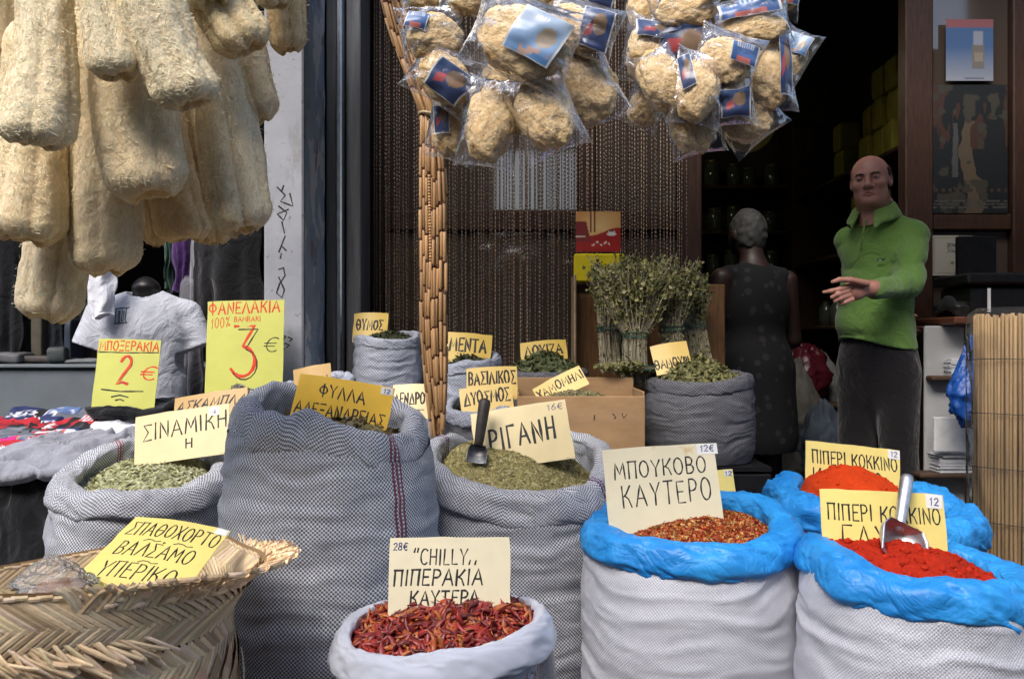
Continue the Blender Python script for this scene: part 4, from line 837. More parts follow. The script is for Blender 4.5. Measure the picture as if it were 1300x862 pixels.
# ------------------------------------------------------------------ scoops
M_alu = mk("worn_aluminium", (.62, .62, .64), .46, .25, 40, .3, 70, .003, metal=1.0)
def scoop(label, tip, hand, w, M_b, M_h, hr=.010, L=.13, depth=.05):
    """open trough scoop lying along tip->hand, handle past its back"""
    tip = np.array(tip); hand = np.array(hand); d = hand - tip; Ln = np.linalg.norm(d); d /= Ln; side = np.cross(d, [0, -1.0, 0]); side /= np.linalg.norm(side); up = np.cross(side, d)
    if up[1] > 0: up = -up; side = -side
    t = thing("metal_scoop", label, "scoop", tip); b = MB(); m, n = 14, 18; Vs = []
    for sgn in (1, .93):
        for i in range(m):
            s_ = i / (m - 1); wd = w * (1 - .25 * max(0, s_ - .75) / .25) * sgn; dp = depth * sgn * min(1, .35 + s_ * 1.2); cut = 1 if s_ < .96 else .9
            for j in range(n): an = math.pi * (j / (n - 1)); Vs.append(tip + d * (L * s_) + side * (wd * math.cos(an)) - up * (dp * math.sin(an) * cut) + up * .01)
    f = gridF(m, n).tolist() + (gridF(m, n)[:, ::-1] + m * n).tolist()
    f += [[i * n, (i + 1) * n, (i + 1) * n + m * n, i * n + m * n] for i in range(m - 1)] + [[i * n + n - 1, i * n + n - 1 + m * n, (i + 1) * n + n - 1 + m * n, (i + 1) * n + n - 1] for i in range(m - 1)]
    f += [[j, j + m * n, j + 1 + m * n, j + 1] for j in range(n - 1)]; f += [[(m - 1) * n + j for j in range(n)]]
    b.add(np.array(Vs), f); obj("bowl", np.vstack(b.V), b.F, M_b, t)
    b = MB(); p0 = tip + d * (L * .95) - up * (depth * .35); p1 = hand
    b.tube([p0, p0 + (p1 - p0) * .12, p0 + (p1 - p0) * .5, p0 + (p1 - p0) * .9, p1 - d * .004, p1], [hr * .8, hr * .9, hr * 1.05, hr * 1.15, hr * .95, hr * .4], 14); obj("handle", np.vstack(b.V), b.F, M_h, t); return t
sc_b = P(1145, 712, 1.76); sc_h = P(1152, 603, 1.90)
scoop("shiny aluminium scoop standing in the deep red pepper", sc_b, sc_h, .052, M_alu, M_alu, .0125, .085, .05)
M_hand = mk("dark_handle", (.035, .028, .024), .5, .4, 40, .2, 60)
scoop("small metal scoop with a dark wooden handle stuck in the oregano", P(604, 588, 2.38), P(616, 506, 2.44), .028, mk("dull_metal", (.30, .30, .31), .5, .35, 50, .3, 80, .003, metal=.8), M_hand, .015, .05, .03)
# ------------------------------------------------------------------ price cards (photo pixels: top left, top right, bottom left)
card("lime price card reading boxers 2 euro among the folded briefs", (126, 430), (205, 432), (114, 522), 2.96, .05, 'lime',
     [("ΜΠΟΞΕΡΑΚΙΑ", .03, .84, .97, .125, dict(w=.0042, jit=.04)), ("2", .36, .38, .54, .38, dict(w=.009, slant=.1)), ("€", .72, .44, .96, .19, dict(w=.0045, slant=.2))], ink=M_red_ink, below=.05,
     extra=lambda t, fr, W, Hh: obj("underline", *(lambda b: (np.vstack(b.V), b.F))((lambda b: (pen(b, [[(.02 * W, .815 * Hh), (.5 * W, .808 * Hh), (.98 * W, .825 * Hh)]], fr, .0035), pen(b, [[(.14 * W, .30 * Hh), (.45 * W, .275 * Hh), (.80 * W, .285 * Hh)], [(.32 * W, .20 * Hh), (.45 * W, .225 * Hh), (.58 * W, .20 * Hh)], [(.39 * W, .155 * Hh), (.46 * W, .17 * Hh), (.52 * W, .15 * Hh)]], fr, .0045), pen(b, strokes("2", .385 * W, .375 * Hh, .565 * W, .385 * Hh, .1), fr, .002), b)[-1])(MB())), M_ink, t, smooth=False))
card("large lime price card reading 100% cotton vests 3 euro", (264, 383), (361, 381), (250, 500), 2.95, .05, 'lime',
     [("ΦΑΝΕΛΑΚΙΑ", .02, .855, .94, .125, dict(w=.0045, jit=.035, rise=.02)), ("100%", .05, .70, .30, .105, dict(w=.0026, rise=.1)), ("ΒΑΜΒΑΚΙ", .36, .77, .70, .055, dict(w=.0022)), ("3", .36, .17, .66, .52, dict(w=.0105))], ink=M_red_ink, below=.05,
     extra=lambda t, fr, W, Hh: obj("black_lettering", *(lambda b: (np.vstack(b.V), b.F))((lambda b: (pen(b, strokes("€", .74 * W, .44 * Hh, .92 * W, .15 * Hh, .2), fr, .0032), pen(b, strokes("3", .385 * W, .155 * Hh, .685 * W, .525 * Hh), fr, .0035, base=.0004), b)[-1])(MB())), M_ink, t, smooth=False))
card("brown card with slanted writing half hidden behind the senna card", (222, 506), (314, 492), (222, 530), 2.78, .03, 'brown', [("ΑΣΚΑΜΠΛΑ", .02, .2, .96, .5, dict(slant=.35, w=.005, rise=0.0))], below=.3)
card("cream card reading sinamiki stuck in the pale senna leaves", (172, 530), (291, 512), (180, 583), 2.52, .05, 'beige', [("ΣΙΝΑΜΙΚΗ", .09, .40, .97, .36, dict(w=.0042, rise=.04, jit=.03)), ("Η", .545, .10, .615, .20, dict(w=.0038))], price=("4", .82, .80, .86, .11, True), below=.15)
card("bright orange card reading bay leaves in the tall striped sack", (382, 474), (502, 493), (379, 524), 2.10, .04, 'orange', [("ΦΥΛΛΑ", .24, .52, .72, .30, dict(w=.0034, slant=-.05, rise=-.06)), ("ΑΛΕΞΑΝΔΡΕΙΑΣ", .03, .02, .96, .30, dict(w=.0034, rise=-.02))], price=("12", .89, .83, .95, .10, True), below=.4)
card("plain brown card sticking up behind the orange bay leaf card", (372, 470), (419, 461), (371, 500), 2.86, .03, 'brown', [("ΡΙΓΑΝ", .2, .2, .9, .3, dict(w=.004))], below=.2)
card("dark gold card with faded writing in the small thyme sack", (450, 398), (493, 398), (450, 428), 3.36, .04, 'gold', [("ΘΥΜΟΣ", .1, .3, .86, .4, dict(w=.006, jit=.06))], below=.2)
card("short yellowed card reading dendro left of the bamboo strands", (499, 489), (548, 487), (500, 526), 2.82, .04, 'beige', [("ΔΕΝΔΡΟ", .04, .30, .82, .38, dict(w=.005)), ("-", .1, .0, .8, .2, dict(w=.003))], below=.2)
card("golden card reading menta right of the bamboo strands", (560, 421), (625, 426), (560, 452), 3.32, .04, 'gold', [("ΜΕΝΤΑ", .2, .25, .90, .52, dict(w=.007))], below=.4)
card("golden card reading louiza in the verbena leaves", (660, 436), (718, 431), (661, 458), 3.36, .04, 'gold', [("ΛΟΥΙΖΑ", .10, .24, .90, .50, dict(w=.007))], below=.4)
card("yellowed card reading vasilikos behind the spearmint card", (592, 468), (656, 465), (593, 500), 3.02, .03, 'yellow', [("ΒΑΣΙΛΙΚΟΣ", .04, .34, .96, .48, dict(w=.0055, jit=.05))], below=.3)
card("yellowed card reading diosmos in front of the basil card", (583, 494), (649, 486), (583, 529), 2.93, .04, 'yellow', [("ΔΥΟΣΜΟΣ", .08, .34, .94, .44, dict(w=.0055, rise=.03, jit=.05))], below=.15)
card("stained cream card reading rigani standing in the oregano", (597, 526), (717, 507), (606, 588), 2.44, .06, 'beige', [("ΡΙΓΑΝΗ", .16, .18, .84, .44, dict(w=.0062, rise=.05, gap=.3, jit=.03))], price=("16€", .80, .82, .96, .12, False), below=.2)
card("tilted gold card reading chamomili in the cardboard box", (676, 494), (735, 464), (690, 514), 3.02, .04, 'yellow', [("ΧΑΜΟΜΗΛΙ", .03, .35, .98, .42, dict(w=.0045, jit=.05))], below=.1)
card("small yellow card reading thamouri in the savory leaves", (825, 440), (871, 433), (824, 474), 3.16, .05, 'yellow', [("ΘΑΜΟΥΡΙ", .02, .10, .95, .32, dict(w=.0048, jit=.05))], below=.1)
card("slanted bright yellow card reading spathohorto lying in the straw basket", (172, 656), (292, 674), (107, 736), 1.47, .22, 'pale', [("ΣΠΑΘΟΧΟΡΤΟ", .06, .70, .97, .21, dict(w=.0026, slant=.0, rise=-.01)), ("ΒΑΛΣΑΜΟ", .12, .38, .86, .21, dict(w=.0026)), ("~", .30, .585, .46, .1, dict(w=.0022)), (".", .5, .61, .515, .06, dict(w=.004)), ("~", .60, .585, .78, .1, dict(w=.0022)), ("ΥΠΕΡΙΚΟ", .14, .06, .84, .21, dict(w=.0026)), ("~", .42, .265, .6, .1, dict(w=.0022))], below=.15, dyaw=.0,
     extra=lambda t, fr, W, Hh: obj("price_sticker", np.vstack([fr(np.array([.87 * W, .995 * W, .995 * W, .87 * W]), np.array([.90 * Hh, .90 * Hh, .995 * Hh, .995 * Hh]), .0012), fr(np.array([.87 * W, .995 * W, .995 * W, .87 * W]), np.array([.90 * Hh, .90 * Hh, .995 * Hh, .995 * Hh]), .0004)]), [[0, 1, 2, 3], [0, 4, 5, 1], [1, 5, 6, 2], [2, 6, 7, 3], [3, 7, 4, 0]], M_card['white'], t, smooth=False))
card("stained cream card reading chilly above the dried chillies", (495, 683), (647, 681), (494, 775), 1.60, .04, 'cream', [('"CHILLY,,', .20, .62, .74, .21, dict(w=.0026, slant=.06)), ("ΠΙΠΕΡΑΚΙΑ", .04, .34, .77, .21, dict(w=.0032, slant=.08)), ("ΚΑΥΤΕΡΑ", .18, .07, .74, .19, dict(w=.0030, slant=.06))], price=("28€", .03, .83, .15, .10, False), below=.3)
card("large white card reading boukovo kaftero in the chilli flakes", (764, 571), (906, 562), (772, 681), 2.06, .06, 'cream', [("ΜΠΟΥΚΟΒΟ", .09, .64, .90, .19, dict(w=.0032, rise=.02)), ("ΚΑΥΤΕΡΟ", .14, .31, .92, .25, dict(w=.0032, rise=.03, gap=.3))], price=("12€", .87, .905, .99, .07, True), below=.2)
card("small blank yellow card with price 12 behind the boukovo card", (905, 597), (930, 595), (906, 632), 2.36, .02, 'pale', [], price=("12", .58, .78, .9, .14, True), below=.1, curl=.001)
card("yellow card half buried behind the hot red pepper mound", (1023, 559), (1142, 572), (1013, 634), 2.46, .05, 'pale', [("ΠΙΠΕΡΙ ΚΟΚΚΙΝΟ", .07, .64, .97, .21, dict(w=.0036, slant=-.05)), ("ΚΑΥΤΕΡΟ", .08, .20, .80, .36, dict(w=.0042))], price=("12", .90, .88, .965, .085, True), below=.15)
card("stained yellow card behind the scoop in the deep red pepper", (1041, 620), (1197, 628), (1040, 725), 1.86, .05, 'pale', [("ΠΙΠΕΡΙ ΚΟΚΚΙΝΟ", .05, .63, .96, .19, dict(w=.0030)), ("ΓΛΥΚΟ", .15, .29, .80, .27, dict(w=.0034, gap=.3))], price=("12", .88, .86, .95, .09, True), below=.25)

# ------------------------------------------------------------------ hanging loofahs
def loofah_mat():
    q = NT("loofah_fibre"); c = q.coord(); v = q.mapping(c, (1, 1, .45)); n1 = q.noise(170, v, 4, .7, 1.6); n2 = q.noise(38, c, 5, .65, .8); n3 = q.noise(7, c, 4)
    colr = q.mix(q.ramp(n1, .36, .60), (.80, .66, .45), (.98, .92, .78)); colr = q.mix(q.ramp(n3, .35, .7), colr, q.mix(1.0, colr, (1, .95, .86), 'MULTIPLY')); colr = q.mix(1.0, colr, q.col(), 'MULTIPLY')
    nb = q.bump(n2, .20, .005); nb = q.bump(n1, .8, .004, nb); q.set(Base_Color=colr, Roughness=.9, Normal=nb); q.b.inputs["Specular IOR Level"].default_value = .15
    q.b.inputs["Subsurface Weight"].default_value = .12; q.b.inputs["Subsurface Radius"].default_value = (.02, .013, .007); q.b.inputs["Subsurface Scale"].default_value = .5
    return q.mat
M_loof = loofah_mat(); M_fib = mk("loofah_strands", (.95, .86, .68), .85, .2, 40, attr=True, spec=.15); M_string = mk("string", (.45, .35, .22), .8, .2, 60)
def loofah(label, top, bot, width, Y, seed, Yt=None, tone=(1, 1, 1), nf=3300, L=None, flat=.78, hole=.5):
    Yt = Y if Yt is None else Yt
    b = P(*bot, Y); a = P(*top, Yt); d = a - b; Ln = np.linalg.norm(d); d /= Ln
    if L and L > Ln: a = b + d * L; Ln = L
    R = width * .96 / 2 / F * Y; r = np.random.default_rng(seed); n, k = 72, 110
    side = np.cross(d, [0, -1.0, 0]); side /= np.linalg.norm(side); front = np.cross(side, d)
    t = np.linspace(0, 1, k)[:, None]; th = np.linspace(0, 2 * np.pi, n, endpoint=False)[None]
    prof = R * (1.0 - .30 * t ** 1.5) * (1 + .07 * np.sin(t * 7 + seed)) ; endr = .030
    s = t * Ln; tip = np.clip(s / (R * .55), 0, 1); prof = prof * np.sqrt(np.clip(1 - (1 - tip) ** 2, 0, 1) * .72 + .28); top_ = np.clip((1 - t) * Ln / (R * .9), 0, 1); prof = prof * np.sqrt(np.clip(1 - (1 - top_) ** 2, .02, 1))
    rid = int(r.integers(5, 8)); ph = r.uniform(0, 6); tw = r.uniform(-.6, .6)
    ridge = 1 - np.abs(np.sin(th * rid / 2 + ph + tw * t)) ** .6; amp = .0075 * np.clip(1.2 - t, .3, 1)
    pos = stack(np.cos(th) * 1.5 + 0 * t, np.sin(th) * 1.5 + 0 * t, s * 14 + seed * 3.1)
    rad = prof - amp * ridge * 1.3 + R * .055 * fbm(pos * .6, seed, 2) + .0014 * fbm(pos * 3, seed + 1, 3) + .0011 * noise(pos * 14, seed + 2)
    bend = .018 * np.sin(t * 3.0 + seed) * side[None] + .012 * np.sin(t * 2.2 + seed * 2) * front[None]
    ctr = b[None] + d[None] * (t * Ln) + bend
    V = ctr[:, None] + rad[..., None] * (np.cos(th)[..., None] * side + flat * np.sin(th)[..., None] * front)
    lip = V[0] ; rag = (.007 * fbm(stack(np.cos(th[0]) * 1.6, np.sin(th[0]) * 1.6, 0 * th[0] + seed), seed + 4, 2))[:, None] * d; V[:3] = V[:3] + rag[None] * np.array([1, .6, .3])[:, None, None]
    inner = []
    for i, (f_, dz) in enumerate(((.82, .006), (.55, .014), (.25, .03), (.05, .035))): inner.append(ctr[0] + d * dz * hole + (V[0] - ctr[0]) * f_ + rag * (1 - i * .2))
    V = np.concatenate([np.array(inner)[::-1], V], 0); kk = len(V)
    tt = thing("loofah", label, "loofah", b, "dried loofahs hanging in a bundle")
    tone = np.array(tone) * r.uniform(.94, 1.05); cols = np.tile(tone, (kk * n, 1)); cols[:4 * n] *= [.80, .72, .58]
    obj("sponge_body", V.reshape(-1, 3), gridF(kk, n, True)[:, ::-1], M_loof, tt, col=cols)
    # loose fibres lying over the surface and standing off its edge
    G = V[4:]; ii = r.uniform(2, k - 3, nf); jj = r.uniform(0, n, nf); m = 5; dirn = r.normal(size=(nf, 2)) * [1.1, 1.6]; Vs = []
    cen = ctr[np.clip(ii.astype(int), 0, k - 1)]
    for q_ in range(m):
        u_ = (q_ - 2) / 2.0; i2 = np.clip(ii + dirn[:, 0] * u_ * 2.2 + .8 * r.normal(size=nf) * .5, 0, k - 1.001); j2 = (jj + dirn[:, 1] * u_ * 1.2 + .4 * r.normal(size=nf)) % n
        i0 = i2.astype(int); j0 = j2.astype(int); fi = (i2 - i0)[:, None]; fj = (j2 - j0)[:, None]
        p_ = (G[i0, j0] * (1 - fi) + G[i0 + 1, j0] * fi) * (1 - fj) + (G[i0, (j0 + 1) % n] * (1 - fi) + G[i0 + 1, (j0 + 1) % n] * fi) * fj
        o_ = p_ - cen; o_ /= np.linalg.norm(o_, axis=1)[:, None] + 1e-9; lift = (.0002 + .0005 * r.random(nf) * (1 - abs(u_) * .5))
        stray = (r.random(nf) < .34) * (q_ == 4) * r.uniform(.002, .008, nf)
        Vs.append(p_ + o_ * (lift + stray)[:, None])
    Vs = np.array(Vs); tg = Vs[1:] - Vs[:-1]; tg = np.concatenate([tg, tg[-1:]]); o_ = Vs - cen[None]; wv = np.cross(tg, o_); wv /= np.linalg.norm(wv, axis=2)[..., None] + 1e-9; w_ = (r.uniform(.00027, .0005, nf))[None, :, None]
    VV = np.stack([Vs - wv * w_, Vs + wv * w_], 2).transpose(1, 0, 2, 3).reshape(-1, 3); base = np.arange(nf)[:, None, None] * m * 2 + np.arange(m - 1)[None, :, None] * 2
    Fq = (base + np.array([0, 1, 3, 2])[None, None]).reshape(-1, 4); cf = np.repeat(tone * r.uniform(.85, 1.08, (nf, 1)), m * 2, 0)
    obj("loose_fibres", VV, Fq, M_fib, tt, col=cf)
    mbs = MB(); mbs.tube([a - d * .01, a + d * .1, [-.66 + .02 * r.normal(), 1.55 + .02 * r.normal(), 2.35]], .0016, 5); obj("string", np.vstack(mbs.V), mbs.F, M_string, tt)
    return tt
T1, T2, T3 = (1.04, .99, .88), (1.0, .93, .80), (.92, .80, .62)
loofah("long pale loofah in front at the upper left, edge of the frame", (66, -60), (32, 186), 96, 1.40, 1, tone=T1)
loofah("short plump cream loofah hanging in front between two longer ones", (122, -90), (132, 97), 78, 1.36, 2, tone=T1, L=.36)
loofah("leaning loofah in front with an open torn mouth, top centre of the bundle", (180, -90), (243, 134), 98, 1.38, 3, tone=T1)
loofah("wide double ridged loofah right in the middle of the bundle", (150, -30), (206, 249), 118, 1.49, 4, tone=(1.04, .96, .82))
loofah("long leaning loofah on the right side ending by the pier", (238, -10), (322, 290), 84, 1.55, 5, tone=(1.04, .97, .84))
loofah("long loofah left of the wide middle one with a frayed end", (108, 0), (134, 347), 92, 1.57, 6, tone=(1.02, .95, .82))
loofah("lowest loofah of the bundle hanging above the black cloth", (92, 60), (56, 405), 84, 1.66, 7, tone=(1.02, .98, .90))
loofah("loofah at the left edge ending beside the lowest one", (62, 20), (14, 303), 104, 1.52, 8, tone=(1.04, .96, .82))
loofah("small brown loofah with dark open end behind the wide middle one", (205, 60), (230, 306), 76, 1.66, 9, tone=T3, hole=1.0)
loofah("tan loofah at the top right behind the leaning one", (243, -90), (326, 64), 86, 1.46, 10, tone=(1.0, .90, .72), L=.30)
loofah("tan loofah below the top right one with a blunt cut end", (270, -30), (340, 150), 76, 1.58, 11, tone=(1.0, .88, .70), L=.34)
loofah("loofah at the far right top of the bundle beside the pier", (338, -100), (372, 61), 50, 1.62, 12, tone=(.95, .83, .64), L=.32)
loofah("shaded narrow loofah between the brown one and the right one", (232, 60), (270, 309), 52, 1.73, 13, tone=T3)
loofah("stubby loofah just showing at the top behind the open mouthed one", (215, -150), (263, 12), 66, 1.42, 14, tone=T1, L=.32)
loofah("dark loofah glimpsed between two long ones low in the bundle", (176, 40), (188, 310), 34, 1.74, 15, tone=T3)
loofah("tan loofah in the upper left corner of the bundle", (10, -120), (-4, 78), 74, 1.58, 16, tone=T2, L=.36)
loofah("stubby tan loofah at the top beside the far right one", (305, -130), (352, 10), 54, 1.55, 19, tone=T2, L=.3)
loofah("deep shaded loofah filling the middle behind the front row", (140, -60), (160, 215), 120, 1.72, 18, tone=T2)
loofah("cream loofah at the left border behind the long pale one", (-10, -60), (-40, 250), 96, 1.62, 17, tone=T2)

# ------------------------------------------------------------------ bagged sponges
M_sponge = NT("natural_sponge"); q = M_sponge; c = q.coord(); vn = q.noise(5.5, c, 6, .65, .5); colr = q.mix(q.ramp(vn, .3, .7), (.66, .43, .18), (.97, .76, .43)); pores = q.ramp(q.noise(15, c, 4, .6), .60, .68); colr = q.mix(pores, colr, (.30, .17, .08))
q.set(Base_Color=colr, Roughness=.92, Normal=q.bump(q.noise(12, c, 3, .55), .28, .05)); q.b.inputs["Specular IOR Level"].default_value = .1; M_sponge = q.mat
M_bagf = plastic_film("sponge_bag_film", (.97, .97, 1.0), .05, .19, .10)
M_lab = mk("printed_label", (1, 1, 1), .3, .03, 30, attr=True, spec=.5)
def sponge_proto(seed):
    n, k = 56, 40; th = np.linspace(0, 2 * np.pi, n, endpoint=False)[None]; ph = np.linspace(.001, np.pi - .001, k)[:, None]
    U = stack(np.sin(ph) * np.cos(th), np.sin(ph) * np.sin(th), np.cos(ph) + 0 * th); r = 1 + .13 * fbm(U * 1.4 + seed * 7, seed, 3) + .035 * fbm(U * 7 + seed, seed + 1, 3) - .16 * np.clip(noise(U * 2.6 + seed * 3, seed + 2) - .25, 0, 1)
    return (U * r[..., None] * [.43, .30, .47]).reshape(-1, 3), gridF(k, n, True)
def bag_proto(seed):
    """stuffed flat poly bag: square corners, bulging middle, creases running in from the seams"""
    n = 44; u = np.linspace(-1, 1, n); U, Vv = np.meshgrid(u, u, indexing='ij'); Vs = []
    bul = (np.clip(1 - np.abs(U) ** 2.6, 0, 1) * np.clip(1 - np.abs(Vv) ** 2.6, 0, 1)) ** .62
    for sg in (-1, 1):
        cr = 1 - 2 * np.abs(fbm(stack(U * 1.9 + sg * 3, Vv * 1.9, seed * 5.0 + sg), seed, 3)); cr2 = 1 - 2 * np.abs(noise(stack(U * 4 + Vv, Vv * 4 - U, seed + sg * 2.0), seed + 3)); ed = 1 - bul
        y = sg * bul * .33 + (.045 * cr * (.35 + ed) + .02 * cr2) * np.clip(bul * 3 + .12, 0, 1) + .05 * ed * noise(stack(U * 1.6, Vv * 1.6, seed * 3.0), seed + 8)
        pin = 1 - .10 * (1 - np.abs(Vv) ** 2) ; pinu = 1 - .10 * (1 - np.abs(U) ** 2)
        Vs.append(stack(U * .5 * pin, y, Vv * .56 * pinu).reshape(-1, 3))
    f = gridF(n, n).tolist() + (gridF(n, n)[:, ::-1] + n * n).tolist(); return np.vstack(Vs), f
def label_proto(kind):
    nx, nz = 40, 34; U, Vv = np.meshgrid(np.linspace(0, 1, nx), np.linspace(0, 1, nz), indexing='ij'); c = np.zeros(U.shape + (3,))
    g_ = np.clip(Vv, 0, 1)[..., None]
    if kind == 0: c[:] = np.array([.16, .36, .72]) * (1 - g_) + np.array([.50, .64, .82]) * g_; sel(c, ((U - .68) / .17) ** 2 + ((Vv - .48) / .22) ** 2 < 1, (.50, .42, .32)); sel(c, (np.abs(U - .42) < .17) & (np.abs(Vv - .86) < .045) & ((U * 60).astype(int) % 5 > 1), (.78, .80, .85)); sel(c, (Vv < .22) & (U > .3) & (U < .9) & (noise(stack(U * 5, Vv * 5, 0), 3) > -.2), (.62, .42, .36)); sel(c, (Vv < .14) & (U > .6), (.10, .28, .62))
    elif kind == 1: c[:] = np.array([.012, .03, .13]); c += .07 * g_ * np.array([.3, .8, 1.6]); sel(c, ((U - .6) / .22) ** 2 + ((Vv - .62) / .26) ** 2 < 1, (.26, .16, .09)); sel(c, (np.abs(U - .28) < .12) & (np.abs(Vv - .42 - .5 * (U - .28)) < .14), (.45, .05, .06)); 
    else: c[:] = np.array([.02, .09, .32]); c += .18 * g_ * np.array([.4, .7, 1.]); sel(c, (Vv < .3) & (U > .25) & (U < .75), (.60, .16, .14)); sel(c, (Vv > .72) & (np.abs(U - .5) < .3) & ((U * 50).astype(int) % 4 > 1), (.7, .74, .8))
    e = np.minimum(np.minimum(U, 1 - U), np.minimum(Vv, 1 - Vv)); sel(c, e < .03, (.80, .81, .84))
    return (U, Vv, c)
BP = []; SPm = [sponge_proto(s_) for s_ in range(1, 6)]; BGm = [bag_proto(s_) for s_ in range(1, 5)]; LBm = [label_proto(k_) for k_ in range(3)]
_cache = {}
def bagged(label, c, size, Y, roll=0, yaw=0, pitch=0, lab=None, sp=0, bg=0, fat=1.0, spo=(0, 0), group="bagged sponges hanging in the left bunch", spz=1.0):
    w, h = size[0] / F * Y, size[1] / F * Y; ctr = P(*c, Y)
    t = thing("bagged_sponge", label, "bagged sponge", ctr, group); t.rotation_euler = Euler((R_(pitch), R_(roll), R_(yaw)), 'XYZ')
    sc = np.array([w, fat * .62 * (w + h) * .5 + 0.02, h])
    kS, kB = ('s', sp % 5), ('b', bg % 4)
    def inst(key, name, V, Fc, mat, off=(0, 0, 0), scl=(1, 1, 1)):
        if key not in _cache: o = obj(name, V, Fc, mat, t, local=True); _cache[key] = o.data
        else: o = bpy.data.objects.new(name, _cache[key]); C.objects.link(o); o.parent = t
        o.location = (np.array(off) * sc).tolist(); o.scale = (sc * np.array(scl)).tolist(); return o
    inst(kS, "sponge", *SPm[sp % 5], M_sponge, (spo[0], 0, spo[1] - .04), (spz * .93, .95, spz * .93)); inst(kB, "film_bag", *BGm[bg % 4], M_bagf)
    if lab:
        kind, u0, u1, v0, v1, rr = lab; U, Vv, cc = LBm[kind]; a_ = u0 + (u1 - u0) * U; b_ = v0 + (v1 - v0) * Vv; cr_, sr_ = math.cos(R_(rr)), math.sin(R_(rr)); mu, mv = (u0 + u1) / 2, (v0 + v1) / 2
        a2 = mu + (a_ - mu) * cr_ - (b_ - mv) * sr_; b2 = mv + (a_ - mu) * sr_ + (b_ - mv) * cr_
        bul = (np.clip(1 - np.abs(a2 * 1.8) ** 2.6, .0, 1) * np.clip(1 - np.abs(b2 * 1.7) ** 2.6, .0, 1)) ** .62
        y = -(.325 * bul + .012) + .05 * noise(stack(a2 * 4, b2 * 5, sp * 2.), bg + 4); V = stack(a2 + .03 * noise(stack(a2 * 3, b2 * 3, bg + 1.), 5), y, b2 + .03 * noise(stack(a2 * 3, b2 * 3, bg + 2.), 6)).reshape(-1, 3); cc = cc * .72 + .03
        n0 = U.size; f = gridF(*U.shape); V2 = V + [0, .006, 0]; o = obj("paper_label", np.vstack([V, V2]), f.tolist() + (f[:, ::-1] + n0).tolist(), M_lab, t, local=True, col=np.vstack([cc.reshape(-1, 3)] * 2)); o.scale = (sc * [.9, 1.0, .9]).tolist()
    return t
g1 = "bagged sponges hanging in the left bunch"
bagged("large bagged sponge with a big pale blue label facing out, left bunch", (664, 50), (150, 104), 1.60, 22, -8, 0, (0, -.10, .40, -.28, .36, -8), 0, 0, .9)
bagged("bagged sponge at the left of the left bunch with a small blue corner label", (551, 46), (92, 72), 1.68, -10, 15, 0, (2, -.42, -.12, .10, .42, -25), 1, 1)
bagged("bagged sponge with a blue label slanting down, left side of left bunch", (566, 98), (96, 72), 1.68, 30, 5, 0, (1, -.20, .40, -.42, .20, -6), 2, 2)
bagged("lower left bagged sponge of the left bunch, next to the bamboo strands", (577, 160), (72, 88), 1.74, 12, 20, 0, (1, -.46, -.18, -.25, .20, 12), 3, 3)
bagged("bagged sponge at the lowest point of the left bunch", (622, 156), (80, 110), 1.66, 8, 4, 0, None, 4, 0, 1.0, (.02, .02), spz=1.02)
bagged("brownish bagged sponge in the lower middle of the left bunch", (690, 142), (86, 108), 1.63, -22, -6, 0, None, 0, 1, 1.0, spz=1.05)
bagged("big tan bagged sponge at the lower right of the left bunch", (737, 112), (98, 108), 1.70, -24, -12, 0, None, 1, 2, 1.0, spz=1.08)
bagged("bagged sponge with a dark blue and red label at the right of left bunch", (738, 36), (104, 66), 1.66, 22, -14, 0, (1, .04, .46, -.40, .42, 4), 2, 3)
bagged("small twisted bag end showing in the middle of the left bunch", (632, 102), (58, 60), 1.76, 20, 0, 0, None, 3, 1)
bagged("bagged sponge cut by the top of the frame above the big label", (598, -8), (86, 60), 1.70, 5, 0, 0, None, 4, 2)
bagged("bagged sponge cut by the top of the frame, centre of the left bunch", (690, -12), (84, 60), 1.72, -6, 0, 0, None, 0, 3)
bagged("bagged sponge cut by the top of the frame at the right of left bunch", (752, -10), (70, 56), 1.74, 10, 0, 0, (1, -.1, .44, -.4, .3, 0), 1, 0)
bagged("bagged sponge cut by the top of the frame at the left of left bunch", (538, -10), (66, 56), 1.74, -8, 0, 0, None, 2, 1)
bagged("tan bagged sponge deep inside the left bunch", (655, 110), (90, 90), 1.80, 0, 10, 0, None, 3, 0)
g2 = "bagged sponges hanging in the right bunch"
bagged("bagged sponge at the top left corner of the right bunch", (822, 8), (66, 66), 1.90, 8, 10, 0, (1, .1, .48, -.2, .4, 0), 4, 1, group=g2)
bagged("pale bagged sponge at the top centre of the right bunch", (872, 10), (100, 62), 1.84, -14, 0, 0, (2, .20, .48, -.10, .44, -20), 0, 2, group=g2)
bagged("bagged sponge under a folded blue and red label, top right of right bunch", (953, 30), (104, 66), 1.82, -8, -8, 0, (2, -.42, .40, .06, .46, 4), 1, 3, group=g2, spo=(0, -.1))
bagged("orange tinted bagged sponge at the left of the right bunch", (826, 66), (78, 84), 1.86, 10, 12, 0, (1, -.42, .44, .18, .46, 6), 2, 0, group=g2, spo=(0, -.06))
bagged("bagged sponge with bright plastic glare, left middle of right bunch", (841, 104), (66, 78), 1.80, -28, 6, 0, None, 3, 1, group=g2, spz=1.15)
bagged("bagged sponge in the very middle of the right bunch", (887, 112), (70, 92), 1.78, 10, 0, 0, (1, -.46, -.20, -.1, .46, 24), 4, 2, group=g2)
bagged("bagged sponge with a small blue and red label, centre right of right bunch", (922, 76), (88, 70), 1.78, 20, -6, 0, (2, .02, .46, -.06, .34, 6), 0, 3, group=g2)
bagged("bag with a dark navy label and little sponge, below centre of right bunch", (929, 120), (62, 76), 1.80, -4, 0, 0, (1, -.34, .34, -.46, .04, 0), 1, 0, group=g2, spo=(0, .1), spz=.8)
